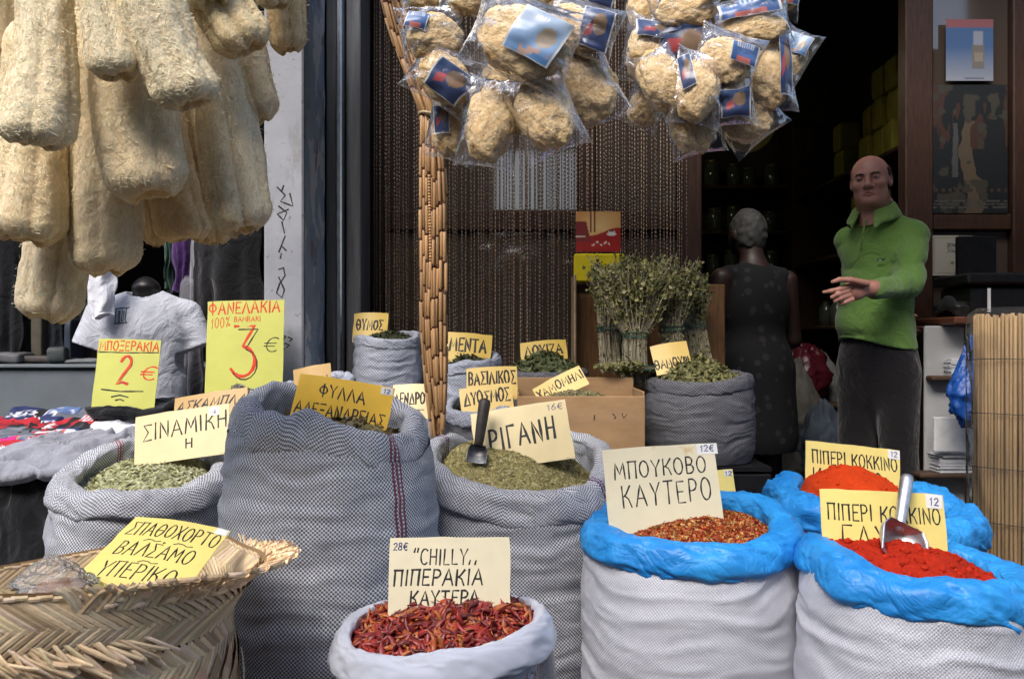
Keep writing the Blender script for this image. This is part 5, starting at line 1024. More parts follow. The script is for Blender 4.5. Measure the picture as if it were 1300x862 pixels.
bagged("tall bagged sponge on the right side of the right bunch", (972, 86), (70, 112), 1.84, -6, -12, 0, (1, .24, .48, -.44, .40, -4), 2, 1, group=g2, spz=1.1)
bagged("narrow bagged sponge at the far right tip of the right bunch", (1000, 80), (52, 84), 1.90, 30, -18, 0, (0, -.30, .36, .12, .46, 0), 3, 2, group=g2)
bagged("bagged sponge hanging lowest in the right bunch", (880, 156), (78, 80), 1.84, -14, 8, 0, (1, -.46, .30, .14, .44, -34), 4, 3, group=g2, spo=(0, -.02))
bagged("bagged sponge at the lower right of the right bunch", (945, 146), (84, 78), 1.86, -38, -4, 0, None, 0, 0, group=g2)
bagged("small bagged sponge at the lower left of the right bunch", (820, 134), (56, 62), 1.90, 24, 14, 0, None, 1, 1, group=g2)
bagged("bagged sponge cut by the top of the frame at the right of right bunch", (985, -8), (70, 58), 1.90, 12, 0, 0, (2, -.1, .42, -.3, .3, 10), 2, 2, group=g2)
bagged("upside down bag showing only its blue label, heart of the right bunch", (868, 62), (84, 78), 1.86, 24, 0, 10, (1, -.44, .44, -.44, .44, 6), 3, 3, group=g2, spz=.5)
bagged("bag pressed behind the blue label in the heart of the right bunch", (905, 60), (96, 90), 1.95, 0, 0, 0, (1, -.44, .44, -.4, .44, 6), 4, 1, group=g2)
# hooks they hang from (above the frame)
for (px, Y, nm) in ((655, 1.72, "left"), (905, 1.88, "right")):
    s_ = thing("rope", "rope carrying the %s bunch of bagged sponges" % nm, "rope", P(px, -20, Y)); b = MB(); b.tube([P(px, 60, Y), P(px, -40, Y), (XP(px, Y), Y + .06, 2.61)], .004, 7); obj("cord", np.vstack(b.V), b.F, M_string, s_)

# ------------------------------------------------------------------ gathered bamboo bead strands
M_bam = mk("bamboo_beads", (1, 1, 1), .42, .25, 30, .15, 120, .002, attr=True, stretch=(3, 3, .4), spec=.4)
bb = thing("bamboo_bead_curtain", "bunch of tan bamboo bead strands gathered and hanging to the sacks", "bead curtain", P(552, 300, 2.62))
YB = 2.62
def strand(path, seed, r0=.0052):
    r = np.random.default_rng(seed); pts = np.array(path); seg = np.linalg.norm(np.diff(pts, axis=0), axis=1); cum = np.concatenate([[0], np.cumsum(seg)]); tot = cum[-1]
    at = lambda s_: np.array([np.interp(s_, cum, pts[:, k_]) for k_ in range(3)]); s_ = r.uniform(0, .03); b = MB(); beads = seed % 7 == 3
    while s_ < tot - .02:
        L = r.uniform(.070, .092) if not (beads and .50 < s_ / tot < .70) else .009
        L = min(L, tot - s_); a, c_ = at(s_), at(s_ + L); tone = np.array([.46, .265, .12]) * r.uniform(.68, 1.2); j = r.normal(size=3) * .0012; d = (c_ - a) / (np.linalg.norm(c_ - a) + 1e-9); rr = r0 * r.uniform(.88, 1.1)
        if L > .02: b.tube([a + j, a + j + d * .0015, c_ + j - d * .0015, c_ + j], [rr * .82, rr, rr * .97, rr * .8], 8, tone)
        else: b.tube([a, a + d * L * .2, a + d * L * .5, a + d * L * .8, a + d * L], [rr * .4, rr * .85, rr, rr * .85, rr * .4], 8, tone * 1.1)
        s_ += L
        if L > .02: b.tube([at(min(s_, tot)), at(min(s_ + .007, tot))], rr * .72, 6, (.10, .022, .012)); s_ += .0075
    return np.vstack(b.V), b.F, np.vstack(b.c)
tie = P(546, 146, YB); ns = 27
for i in range(ns):
    layer = i % 3; fx = (i // 3 + .5 + (layer - 1) * .33) / (ns // 3); dx = (fx - .5) * 2
    x_t = (478 + 46 * fx + 4 * rnd.uniform(-1, 1)); dY = (layer - 1) * .017 + rnd.uniform(-.004, .004)
    pxg, pxb = 546 + dx * 11, 549.5 + dx * 17.0 + rnd.uniform(-1.2, 1.2); end = 548 + rnd.uniform(-26, 8)
    if i % 5 == 4: x_t = 528 + 16 * fx
    path = [P(x_t, -120, YB + dY), P(x_t + 3, -20, YB + dY)]
    for q_ in (.25, .5, .75, .92): w_ = q_ ** 1.25; path.append(P((x_t + 3) * (1 - w_) + pxg * w_, -20 + 166 * q_, YB + dY * .8))
    path += [P(pxg, 146, YB + dY * .7), P(pxg * .5 + pxb * .5, 185, YB + dY), P(pxb, 240, YB + dY)]
    for y_ in (330, 420): path.append(P(pxb + rnd.uniform(-1.5, 1.5), y_, YB + dY))
    path += [P(pxb * .75 + .25 * 557 + 2, 500, YB + dY), P(pxb * .45 + .55 * 557 + 2, end, YB + dY)]
    V, Fc, cc = strand(path, i + 1); obj("strand", V, Fc, M_bam, bb, col=cc)
b = MB(); an = np.linspace(0, 2 * np.pi, 20); b.tube(stack(tie[0] + .034 * np.cos(an), tie[1] + .026 * np.sin(an), tie[2] + .004 * np.sin(2 * an)), .004, 6); obj("tie_cord", np.vstack(b.V), b.F, M_string, bb)

# ------------------------------------------------------------------ straw basket
M_straw = mk("palm_straw", (1, 1, 1), .62, .22, 26, .35, 90, .003, attr=True, stretch=(1, 1, 1), spec=.3)
BY = 1.6; aL, aR = math.atan((-182 - 650) / F), math.atan((302 - 650) / F); mA = (aL + aR) / 2; Dm = BY / math.cos(mA); RB = Dm * math.sin((aR - aL) / 2); bcx, bcy = Dm * math.sin(mA), BY
print("basket", bcx, bcy, RB)
bk = thing("straw_basket", "large woven palm straw basket with a frayed flaring brim", "basket", (bcx, bcy, 0))
STR = [(.92, .70, .44), (.80, .58, .35), (.95, .76, .50), (.72, .52, .32), (.92, .70, .52), (.86, .69, .41)]
rimz = ring([(d, ZP(py, bcy + RB * math.sin(R_(d)))) for d, py in ((0, 706), (30, 690), (55, 676), (80, 684), (100, 694), (135, 716), (180, 742), (225, 752), (250, 756), (270, 752), (295, 750), (320, 741), (340, 726))])
def bsurf(th, h, lift=0.0):
    """h: height above ground as fraction of the local rim height (1 = rim); >1 flares outwards"""
    zr = rimz(th); f = np.clip((h - .86) / .14, 0, 1.6); fl = np.exp(-((np.degrees(th) % 360 - 352) % 360 - 0) ** 2 / 1) * 0
    dd = np.abs(((np.degrees(th) - 348 + 180) % 360) - 180); flare = .014 + .062 * np.exp(-(dd / 26.0) ** 2); 
    inn = -.012 * np.exp(-((h - .80) / .06) ** 2)
    r = RB * (.975 + .025 * np.clip(h / .5, 0, 1)) + inn + flare * f ** 1.3 + lift + .006 * noise(stack(np.cos(th) * 2, np.sin(th) * 2, h * 5), 3)
    return stack(bcx + r * np.cos(th), bcy + r * np.sin(th), zr * (np.minimum(h, 1) + .30 * np.maximum(h - 1, 0)))
def strip(mbx, t0, h0, t1, h1, w, tone, lift0, lift1, n=6, sgn=1, bowl=.0035):
    """a flat straw strip between two points of the basket wall"""
    s_ = np.linspace(0, 1, n); th = t0 + (t1 - t0) * s_; h = h0 + (h1 - h0) * s_; lf = lift0 + (lift1 - lift0) * s_ + bowl * np.sin(s_ * math.pi) + (.006 if sgn < 0 else 0)
    p = bsurf(th, h, lf * sgn); tg = np.gradient(p, axis=0); nr = stack(np.cos(th), np.sin(th), 0 * th); wd = np.cross(tg, nr); wd /= np.linalg.norm(wd, axis=1)[:, None] + 1e-9
    V = np.concatenate([p - wd * w / 2, p + nr * .0010 * sgn, p + wd * w / 2]); f = [[k_ * n + i, k_ * n + i + 1, (k_ + 1) * n + i + 1, (k_ + 1) * n + i] for k_ in (0, 1) for i in range(n - 1)]
    mbx.add(V, f, tone)
def herring(mbx, h0, h1, m, tonef, seed, inside=False, w=None, over=.22, t_range=(0, 2 * math.pi), rows=2, pink=False, top=None):
    r = np.random.default_rng(seed); ta, tb = t_range; dt = (tb - ta) / m; hh = (h1 - h0) / rows; w = w or RB * dt * .80
    for k_ in range(rows):
        dirn = 1 if k_ % 2 == 0 else -1
        for i in range(m):
            tc = ta + dt * (i + .5 * (k_ % 2)); slant = hh * .62 / RB * 1.0 * dirn; tone = np.array(tonef(r)) * r.uniform(.70, 1.2); a_ = h0 + hh * k_ - hh * over; b_ = h0 + hh * (k_ + 1) + hh * (over if k_ < rows - 1 or top is None else top); sg = -1 if inside else 1
            strip(mbx, tc - slant, a_, tc + slant, b_, w * r.uniform(.85, 1.05), tone, .0004 if dirn > 0 else .0022, .0026 if dirn > 0 else .0004, sgn=sg, bowl=.0018)
tf = lambda r: STR[int(r.integers(0, len(STR)))]
pf = lambda r: (.74, .47, .31) if r.random() < .8 else (.66, .46, .26)
# inner shell so that no gap opens between strips
n, k = 120, 40; th = np.linspace(0, 2 * np.pi, n, endpoint=False); hs_ = np.linspace(0.01, 1.0, k); TH, HH = np.meshgrid(th, hs_); obj("backing_weave", bsurf(TH, HH, -.004).reshape(-1, 3), gridF(k, n, True), M_straw, bk, col=np.tile([.34, .22, .11], (n * k, 1)))
mb = MB(); herring(mb, .855, .985, 124, tf, 1, rows=2, top=.0); herring(mb, .855, .985, 124, tf, 2, inside=True, rows=2, top=.0)
for i in range(120): strip(mb, R_(i * 3 - .5), .988 + .003 * (i % 2), R_(i * 3 + 3.6), .990 + .003 * (i % 2), .0075, np.array(STR[i % 6]) * 1.05, .001, .0025, n=4, bowl=.001)
for i in range(120): strip(mb, R_(i * 3 - .5), .986 + .003 * (i % 2), R_(i * 3 + 3.6), .988 + .003 * (i % 2), .0075, np.array(STR[(i + 2) % 6]) * 1.05, .001, .0025, n=4, sgn=-1, bowl=.001); herring(mb, .70, .85, 84, tf, 3, inside=True, rows=2)
obj("rim_braid", np.vstack(mb.V), mb.F, M_straw, bk, col=np.vstack(mb.c), smooth=False)
mb = MB(); herring(mb, .745, .83, 120, tf, 4, rows=2); herring(mb, .60, .735, 34, pf, 5, rows=1, w=.062, over=.05); herring(mb, .585, .74, 34, tf, 15, rows=1, w=.016, over=.15)
herring(mb, .485, .585, 120, tf, 6, rows=2); herring(mb, .33, .475, 34, pf, 7, rows=1, w=.062, over=.05); herring(mb, .32, .48, 34, tf, 17, rows=1, w=.016, over=.15); herring(mb, .0, .32, 84, tf, 8, rows=4)
r = np.random.default_rng(9)
for (a_, b_, mm) in ((.595, .735, 16), (.335, .475, 16)):
    for i in range(mm):
        tc = 2 * math.pi * (i + .4) / mm
        for j in range(5): strip(mb, tc - .14 + j * .014 + .0, a_ + .006, tc + .10 + j * .014, b_ - .006, .0095, np.array(tf(r)) * r.uniform(.9, 1.1), .007, .009)
obj("woven_wall", np.vstack(mb.V), mb.F, M_straw, bk, col=np.vstack(mb.c), smooth=False)
# open lattice fraying along the flared brim on the right, and loose ends
mb = MB(); r = np.random.default_rng(12)
for i in range(56):
    t0 = R_(302 + 92 * i / 56 + r.uniform(-.8, .8)); e = 1 if i % 2 else -1; out = np.exp(-((302 + 92 * i / 56 - 346) / 30) ** 2)
    for dr in (1, -1): strip(mb, t0, .945 + .01 * (dr > 0), t0 + dr * r.uniform(.08, .13), 1.03 + .075 * out * r.uniform(.6, 1.05), .0085 * r.uniform(.8, 1.2), np.array(tf(r)) * r.uniform(.95, 1.3), .004 * (dr > 0), .002 + .006 * (i % 3 == 0), n=7)
for i in range(7):
    u_ = .965 + i * .018; t_s = np.linspace(R_(306 + i * 2), R_(392 - i * 3), 24)
    for j in range(0, 22, 2): strip(mb, t_s[j], u_ + .003 * r.normal(), t_s[j + 1] + .02, u_ + .004 + .003 * r.normal(), .008, np.array(tf(r)) * r.uniform(.95, 1.25), .003, .005, n=4)
for i in range(70):
    t0 = R_(r.uniform(255, 320)); strip(mb, t0, .865 + r.uniform(-.01, .03), t0 + r.uniform(.08, .24), .835 + r.uniform(-.03, .02), .006, np.array(tf(r)) * r.uniform(.9, 1.25), .003, .006 + .014 * r.random(), n=6)
obj("frayed_brim", np.vstack(mb.V), mb.F, M_straw, bk, col=np.vstack(mb.c), smooth=False)
# contents: herb mass and a clear bag
fakeB = dict(cx=bcx, cy=bcy, R=RB * .93, zf=lambda t_: 0 * t_ + .52, a=.02)
ob, smp, _ = heap(fakeB, "herb_stalk_heap", "brown dry herb stalks deep in the straw basket", mk("herb_mass", (.18, .12, .05), .9, .35, 60, .4, 120), drop=.0, peak=.03, seed=33, cat="dried herbs")
p_, n_ = smp(1500, 3); V, Fc, cc = scatter(p_ + [0, 0, .004], n_, LEAF, (.02, .05), .6, [(.28, .19, .08), (.2, .14, .06), (.33, .25, .12)], 5); add_to(ob, V, Fc, cc, M_bay)
def crumple(name, c, size, mat, seed, label=None, cat=None, parent=None, amp=.22, freq=2.2, tops=0.0, squeeze=0.0, nn=(72, 50)):
    n, k = nn; th = np.linspace(0, 2 * np.pi, n, endpoint=False)[None]; ph = np.linspace(.001, np.pi - .001, k)[:, None]; U = stack(np.sin(ph) * np.cos(th), np.sin(ph) * np.sin(th), np.cos(ph) + 0 * th)
    cr = 1 - 2 * np.abs(fbm(U * freq + seed * 3.3, seed, 4)); r = 1 + amp * cr * .6 + amp * .6 * fbm(U * 1.1 + seed, seed + 2, 2)
    V = U * r[..., None]; zt = np.clip(V[..., 2], 0, 2); V[..., 2] += tops * zt ** 2; V[..., :2] *= (1 - squeeze * np.clip(zt, 0, 1) ** 1.3)[..., None]
    o = obj(name, (V * np.array(size) + np.array(c)).reshape(-1, 3), gridF(k, n, True)[:, ::-1], mat, parent)
    return tag(o, label, cat) if label else o
cb = P(72, 738, 1.42); t = thing("plastic_bag", "small clear plastic bag of brown herb inside the straw basket", "plastic bag", (cb[0], cb[1], cb[2] - .05)); crumple("film", (cb[0], cb[1], cb[2]), (.062, .045, .024), plastic_film("thin_clear_film", (1, 1, 1), .16, .18, .1), 5, parent=t, amp=.35, tops=.5, squeeze=.5)
crumple("herb_filling", (cb[0] + .012, cb[1] + .005, cb[2] - .012), (.045, .03, .014), mk("brown_herb", (.22, .11, .05), .9, .4, 90, .6, 160), 6, parent=t, amp=.15)
# ------------------------------------------------------------------ the man in green
def skin(name, base, blotch):
    q = NT(name); c = q.coord(); colr = q.mix(q.ramp(q.noise(22, c, 5), .3, .7), base, blotch); colr = q.mix(1.0, colr, q.col(), 'MULTIPLY')
    q.set(Base_Color=colr, Roughness=.5, Normal=q.bump(q.noise(160, c, 4), .12, .002)); q.b.inputs["Subsurface Weight"].default_value = .1; q.b.inputs["Subsurface Radius"].default_value = (.012, .005, .003); q.b.inputs["Subsurface Scale"].default_value = .5; return q.mat
M_skin = skin("skin", (.40, .19, .14), (.46, .21, .16))
def joinm(parts):
    V, Fc, n = [], [], 0
    for v, f in parts: V.append(v); Fc += (f + n).tolist(); n += len(v)
    return np.vstack(V), Fc
HM = rotz(R_(-29)) @ np.array(Matrix.Rotation(R_(4), 3, 'X')) @ np.array(Matrix.Rotation(R_(-4), 3, 'Y')); HC = P(1105, 230, 3.46)
def soft(o, n):
    m = o.modifiers.new('relax', 'SMOOTH'); m.factor = .5; m.iterations = n; return o
def head_mesh(res=.0024, hair=False):
    f = Field((-.105, -.135, -.20), (.105, .13, .135), res)
    f.ell((0, .014, .030), (.0745, .092, .084), .01); f.ell((0, -.028, -.028), (.063, .062, .082), .03); f.ell((0, -.034, -.074), (.054, .050, .040), .025); f.ell((0, -.076, -.096), (.022, .016, .015), .02)
    f.ell((.046, -.02, -.066), (.018, .035, .03), .02); f.ell((-.046, -.02, -.066), (.018, .035, .03), .02)
    f.cap((-.034, -.078, .027), (.034, -.078, .027), .0105, .0105, .02); f.ell((.042, -.058, -.022), (.022, .024, .02), .02); f.ell((-.042, -.058, -.022), (.022, .024, .02), .02)
    for s in (1, -1): f.ell((s * .031, -.096, .006), (.0175, .014, .0105), .012, sub=True)
    f.cap((0, -.084, .016), (0, -.106, -.027), .0085, .0125, .010); f.ell((0, -.104, -.030), (.0135, .012, .0105), .006)
    for s in (1, -1): f.ell((s * .0135, -.093, -.033), (.009, .011, .008), .005); f.ell((s * .0085, -.103, -.0405), (.004, .005, .0035), .003, sub=True)
    for s in (1, -1): f.cap((0, -.0905, -.0575), (s * .022, -.083, -.0615), .0062, .003, .006); f.cap((0, -.089, -.0690), (s * .019, -.083, -.0665), .0068, .004, .006)
    f.cap((-.021, -.094, -.0632), (.021, -.094, -.0632), .0022, .0022, .002, sub=True)
    for s in (1, -1): f.ell((s * .031, -.0765, .0065), (.0155, .012, .0125), .003); f.cap((s * .018, -.0885, .0035), (s * .044, -.083, .0035), .0016, .0016, .001, sub=True)
    f.cap((0, .02, -.07), (0, .032, -.20), .061, .064, .025); f.ell((0, -.02, -.10), (.05, .05, .03), .03)
    for s in (1, -1):
        f.ell((s * .0745, .014, -.004), (.009, .019, .032), .006, rot=rotz(R_(-18 * s))); f.ell((s * .080, .011, -.002), (.006, .010, .018), .004, rot=rotz(R_(-18 * s)), sub=True)
    V, Fc = f.mesh(); return V, Fc
Vh, Fh = head_mesh(); HS = np.array([.95, .96, .88])
ch = np.ones((len(Vh), 3)); stub = np.clip((-.035 - Vh[:, 2]) / .03, 0, 1) * np.clip((-.0 - Vh[:, 1]) / .03, 0, 1) * np.clip((Vh[:, 2] + .125) / .02, 0, 1)
ch *= (1 - .05 * stub)[:, None]; lipm = (np.abs(Vh[:, 2] + .0635) < .009) & (np.abs(Vh[:, 0]) < .022) & (Vh[:, 1] < -.078); ch[lipm] *= [.98, .80, .78]
BT = rotz(R_(-48)); BC = np.array([XP(1115, 3.52), 3.52, 0.0]); bl = lambda x, y, z: BC * [1, 1, 0] + BT @ np.array([x, y, 0]) + np.array([0, 0, z])
LS, LE, LW = bl(.142, .005, 1.525), P(1152, 362, 3.33), P(1107, 366, 3.17); RS, RE, RW = bl(-.125, .03, 1.51), P(1085, 350, 3.80), P(1140, 404, 3.79)
fa = Field(np.minimum.reduce([LW, LE, LS, P(1040, 380, 3.1)]) - .08, np.maximum.reduce([LW, LE, LS]) + .08, .0032)
fa.cap(LE, LW, .040, .027, .01); K = lambda px, py, dY=0: P(px, py, 3.13 + dY)
fa.cap(LW, K(1082, 368, .02), .027, .030, .015, sq=np.array([1, 1.25, 1])); fa.ell(K(1086, 369, .02), (.040, .017, .036), .012)
def finger(f, pts, r): 
    for i in range(len(pts) - 1): f.cap(pts[i], pts[i + 1], r[i], r[i + 1], .004)
finger(fa, [K(1100, 360, -.005), K(1080, 355.5, -.025), K(1066, 355, -.03), K(1057, 358, -.025)], [.013, .0105, .0092, .007])
finger(fa, [K(1079, 363), K(1066, 367, -.015), K(1055, 369.5, -.012), K(1046, 371, 0)], [.0105, .0092, .0082, .0062])
finger(fa, [K(1077, 369), K(1064, 373.5, -.016), K(1057, 377, -.004), K(1061, 378, .012)], [.0105, .0095, .0085, .0065])
finger(fa, [K(1078, 375), K(1067, 379, -.014), K(1061, 382, -.002), K(1065, 382, .012)], [.0100, .009, .008, .0062])
finger(fa, [K(1082, 380), K(1073, 384, -.008), K(1068, 386, .002), K(1072, 386, .012)], [.009, .0078, .007, .0055])
fb = Field(RW - [.1, .1, .1], RW + [.16, .1, .1], .0036); HB = P(1150, 412, 3.76); fb.cap(RE, RW, .042, .028, .01); fb.cap(RW, HB, .027, .029, .012); 
for i, (x_, y_) in enumerate(((1169, 411), (1171, 416), (1168.5, 421), (1163, 425))): finger(fb, [P(1155, 409 + i * 4, 3.75), P(x_ - 6, y_ - 1, 3.73), P(x_, y_, 3.72)], [.0095, .0085, .0065])
finger(fb, [P(1150, 406, 3.76), P(1158, 401, 3.75), P(1163, 401, 3.74)], [.011, .009, .007])
ft = Field((BC[0] - .34, BC[1] - .34, .12), (BC[0] + .34, BC[1] + .34, 1.70), .010)
def bell(f, c, r, k=.03): f.ell(bl(*c), r, k, rot=BT)
bell(ft, (0, .01, 1.42), (.15, .095, .19)); bell(ft, (0, -.02, 1.2), (.12, .10, .18)); bell(ft, (0, .01, 1.04), (.11, .08, .12)); ft.cap(bl(0, .01, 1.5), bl(0, .015, 1.66), .06, .055, .02)
for s in (1, -1): ft.cap(bl(s * .08, 0, 1.0), bl(s * .09, 0, .55), .07, .05, .02); ft.cap(bl(s * .09, 0, .55), bl(s * .095, .02, .20), .05, .038, .02); ft.cap(bl(s * .095, .02, .16), bl(s * .11, -.13, .15), .030, .028, .01)
ft.cap(LS, LE, .042, .036, .02); ft.cap(RS, RE, .042, .036, .02)
VB, FB = joinm([(HC + (Vh * HS) @ HM.T, Fh), fa.mesh(), fb.mesh(), ft.mesh()])
cb_ = np.ones((len(VB), 3)); cb_[:len(ch)] = ch
man = obj("person", VB, FB, M_skin, loc=(BC[0], BC[1], .12), col=cb_); tag(man, "balding man in a green long sleeved polo shirt standing in the doorway", "person")
# hair: close cropped sides and back
fh = Field((-.105, -.11, -.09), (.105, .13, .135), .003); fh.ell((0, .0165, .029), (.0805, .0985, .089), 0); fh.ell((0, .05, -.04), (.062, .055, .05), .03)
sl, p_ = fh._sl(fh.lo, fh.lo + fh.res * (fh.n - 1)); keep = np.maximum.reduce([p_[..., 2] - (.080 - .25 * np.abs(p_[..., 0]) + .32 * (p_[..., 1] - .03)), -(p_[..., 1] + .004 + .25 * np.clip(p_[..., 2], -1, .05)), -(p_[..., 2] + .062 - .2 * (p_[..., 1] - .06)), np.where((np.abs(p_[..., 0]) > .06), -(p_[..., 2] - .012 + 1.4 * np.clip(p_[..., 1] - .010, 0, .1)), -1)])
fh.a = np.maximum(fh.a, keep.astype(np.float32)[tuple(slice(0, q_) for q_ in fh.a.shape)]); v_, f_ = fh.mesh()
M_hair = mk("short_hair", (.045, .025, .018), .8, .35, 120, .5, 200, .002); obj("hair", HC + (v_ * HS) @ HM.T, f_, M_hair, man)
mb = MB()
for s in (1, -1):
    b_ = [HC + HM @ (np.array(q_) * HS) for q_ in ((s * .014, -.0905, .0205), (s * .026, -.0915, .0255), (s * .040, -.085, .0245), (s * .048, -.075, .0185))]; mb.tube(b_, [.0022, .0034, .003, .0012], 6)
obj("eyebrows", np.vstack(mb.V), mb.F, M_hair, man)
M_eye = mk("eye_white", (.40, .36, .33), .2, .05, 40, attr=True)
for s in (1, -1):
    b = MB(); n_ = 16; th = np.linspace(0, 2 * np.pi, n_, endpoint=False)[None]; ph = np.linspace(.01, np.pi - .01, 14)[:, None]; U = stack(np.sin(ph) * np.cos(th), -np.cos(ph) + 0 * th, np.sin(ph) * np.sin(th)).reshape(-1, 3); cc = np.ones((len(U), 3)); gz = np.array([-.10, -1, .0]); gz /= np.linalg.norm(gz); dt = U @ gz; cc[dt > .78] = (.10, .07, .06); cc[dt > .95] = (.01, .01, .01)
    obj("eye", HC + ((U * [.0112, .0112, .0046] + [s * .031, -.0805, .0050]) * HS) @ HM.T, gridF(14, n_, True), M_eye, man, col=cc)
# polo shirt
def cloth(name, base, var=.12, bsc=260, rough=.9, bump=.25):
    q = NT(name); c = q.coord(); colr = q.mix(q.ramp(q.noise(9, c, 5), .3, .7), tuple(v * (1 - var) for v in base), tuple(v * (1 + var) for v in base)); colr = q.mix(q.ramp(q.noise(300, c, 2), .35, .65), q.mix(1.0, colr, (.82, .82, .82), 'MULTIPLY'), colr)
    nb = q.bump(q.noise(bsc, c, 3), bump, .002); nb = q.bump(q.noise(11, c, 4, .6, .9), .7, .025, nb); q.set(Base_Color=colr, Roughness=rough, Normal=nb); q.b.inputs["Sheen Weight"].default_value = .25; q.b.inputs["Specular IOR Level"].default_value = .2; return q.mat
M_green = cloth("green_pique", (.135, .25, .055)); M_trs = cloth("dark_trousers", (.011, .009, .011))
fs = Field((BC[0] - .30, BC[1] - .40, 1.04), (BC[0] + .30, BC[1] + .40, 1.72), .0055)
bell(fs, (0, .005, 1.43), (.156, .116, .18)); bell(fs, (0, -.032, 1.24), (.152, .138, .20), .05); bell(fs, (0, -.012, 1.06), (.163, .132, .22), .05); fs.cap(bl(0, .01, 1.575), bl(-.118, .01, 1.53), .064, .060, .06); fs.cap(bl(0, .01, 1.575), bl(.12, .01, 1.535), .062, .056, .05); fs.cap(bl(0, .0, 1.58), bl(0, .012, 1.642), .082, .068, .04)
fs.cap(LS, LE, .062, .057, .035); fs.cap(LE, LW + (LE - LW) * .10, .056, .038, .03); fs.cap(RS, RE, .048, .050, .06); fs.cap(RE, RW, .054, .040, .03)
sl, p_ = fs._sl(fs.lo, fs.lo + fs.res * (fs.n - 1)); fl = p_ @ BT
wv = 1 - 2 * np.abs(noise(stack(p_[..., 0] * 6 + p_[..., 2] * 5, p_[..., 1] * 6, p_[..., 2] * 11), 3)); fs.a = fs.a + (.0085 * wv).astype(np.float32)[tuple(slice(0, q_) for q_ in fs.a.shape)]
dE = np.linalg.norm(p_ - LE, axis=-1); fs.a += (.006 * np.sin(np.clip(dE, 0, .2) * 130) * np.exp(-(dE / .10) ** 2)).astype(np.float32)
lowest = 1.098 + .012 * np.sin(np.arctan2(p_[..., 1] - BC[1], p_[..., 0] - BC[0]) * 2 + 1) + .018 * np.clip((BC[0] - p_[..., 0]) / .16, -1, 1); armd = np.minimum.reduce([np.linalg.norm(p_ - q_, axis=-1) for q_ in (LE, LE * .5 + LW * .5, LW, RE, RW, RE * .5 + RW * .5)])
fs.a = np.where(armd > .09, np.maximum(fs.a, (lowest - p_[..., 2]).astype(np.float32)), fs.a)
v_, f_ = fs.mesh(); shirt = soft(obj("polo_shirt", v_, f_, M_green, man), 3)
M_collar = cloth("green_collar", (.15, .26, .06)); fc = Field((BC[0] - .14, BC[1] - .16, 1.55), (BC[0] + .14, BC[1] + .14, 1.74), .0032)
NC = HC + HM @ np.array([0, .03, -.115]); ang = np.linspace(R_(-62), R_(242), 26)
cp = [np.array([NC[0], NC[1], 1.626]) + BT @ np.array([.072 * math.cos(a), .068 * math.sin(a), .024 + .026 * math.sin(a)]) for a in ang]
cq = [np.array([NC[0], NC[1], 1.590]) + BT @ np.array([.094 * math.cos(a), .090 * math.sin(a), .016 + .030 * math.sin(a)]) for a in ang]
cq[0] = cq[0] + BT @ np.array([.010, -.022, -.022]); cq[-1] = cq[-1] + BT @ np.array([-.010, -.022, -.022])
for i in range(25):
    for t_ in (0, .14, .28, .42, .57, .71, .85, 1): fc.cap(cp[i] * (1 - t_) + cq[i] * t_, cp[i + 1] * (1 - t_) + cq[i + 1] * t_, .0065, .0065, .010)
v_, f_ = fc.mesh(); soft(obj("collar", v_, f_, M_collar, shirt), 8)
mb = MB(); pk = lambda x, z: bl(x, -(.120 + .012 * (1.56 - z)), z)
mbv = [bl(-.004, -.105, 1.60), bl(-.002, -.128, 1.54), bl(.0, -.150, 1.47)]; mb.tube(mbv, [.0035, .003, .003], 6, (1, 1, 1)); obj("placket", np.vstack(mb.V), mb.F, M_collar, shirt)
lg = bl(.070, -.128, 1.43); mb = MB(); mb.tube([lg + BT @ np.array(q_) for q_ in ((-.016, .004, 0), (-.006, 0, .003), (.004, 0, .001), (.012, .004, .002), (.018, .008, .005))], [.002, .0045, .0045, .003, .001], 6); obj("chest_emblem", np.vstack(mb.V), mb.F, mk("emblem_green", (.01, .04, .015), .6), shirt)
mb = MB(); mb.tube([lg + BT @ np.array(q_) for q_ in ((-.005, -.004, .000), (.004, -.004, -.001))], [.002, .002], 6); obj("emblem_mark", np.vstack(mb.V), mb.F, M_white, shirt)
ftr = Field((BC[0] - .30, BC[1] - .34, .13), (BC[0] + .30, BC[1] + .34, 1.18), .008); ftr_top = 1.15; bell(ftr, (0, -.005, 1.04), (.157, .130, .22))
for s in (1, -1): ftr.cap(bl(s * .078, 0, .98), bl(s * .09, -.01, .56), .092, .072, .03); ftr.cap(bl(s * .09, -.01, .56), bl(s * .095, .01, .19), .072, .062, .02)
sl, p_ = ftr._sl(ftr.lo, ftr.lo + ftr.res * (ftr.n - 1)); ftr.a += (.006 * (1 - 2 * np.abs(noise(p_ * [7, 7, 4], 8)))).astype(np.float32)[tuple(slice(0, q_) for q_ in ftr.a.shape)]
v_, f_ = ftr.mesh(); obj("trousers", v_, f_, M_trs, man)
fsh = Field((BC[0] - .3, BC[1] - .36, .122), (BC[0] + .3, BC[1] + .3, .26), .006)
for s in (1, -1): fsh.cap(bl(s * .095, .04, .168), bl(s * .118, -.15, .160), .044, .040, .02)
v_, f_ = fsh.mesh(); v_[:, 2] = np.maximum(v_[:, 2], .124); obj("shoes", v_, f_, M_black, man)

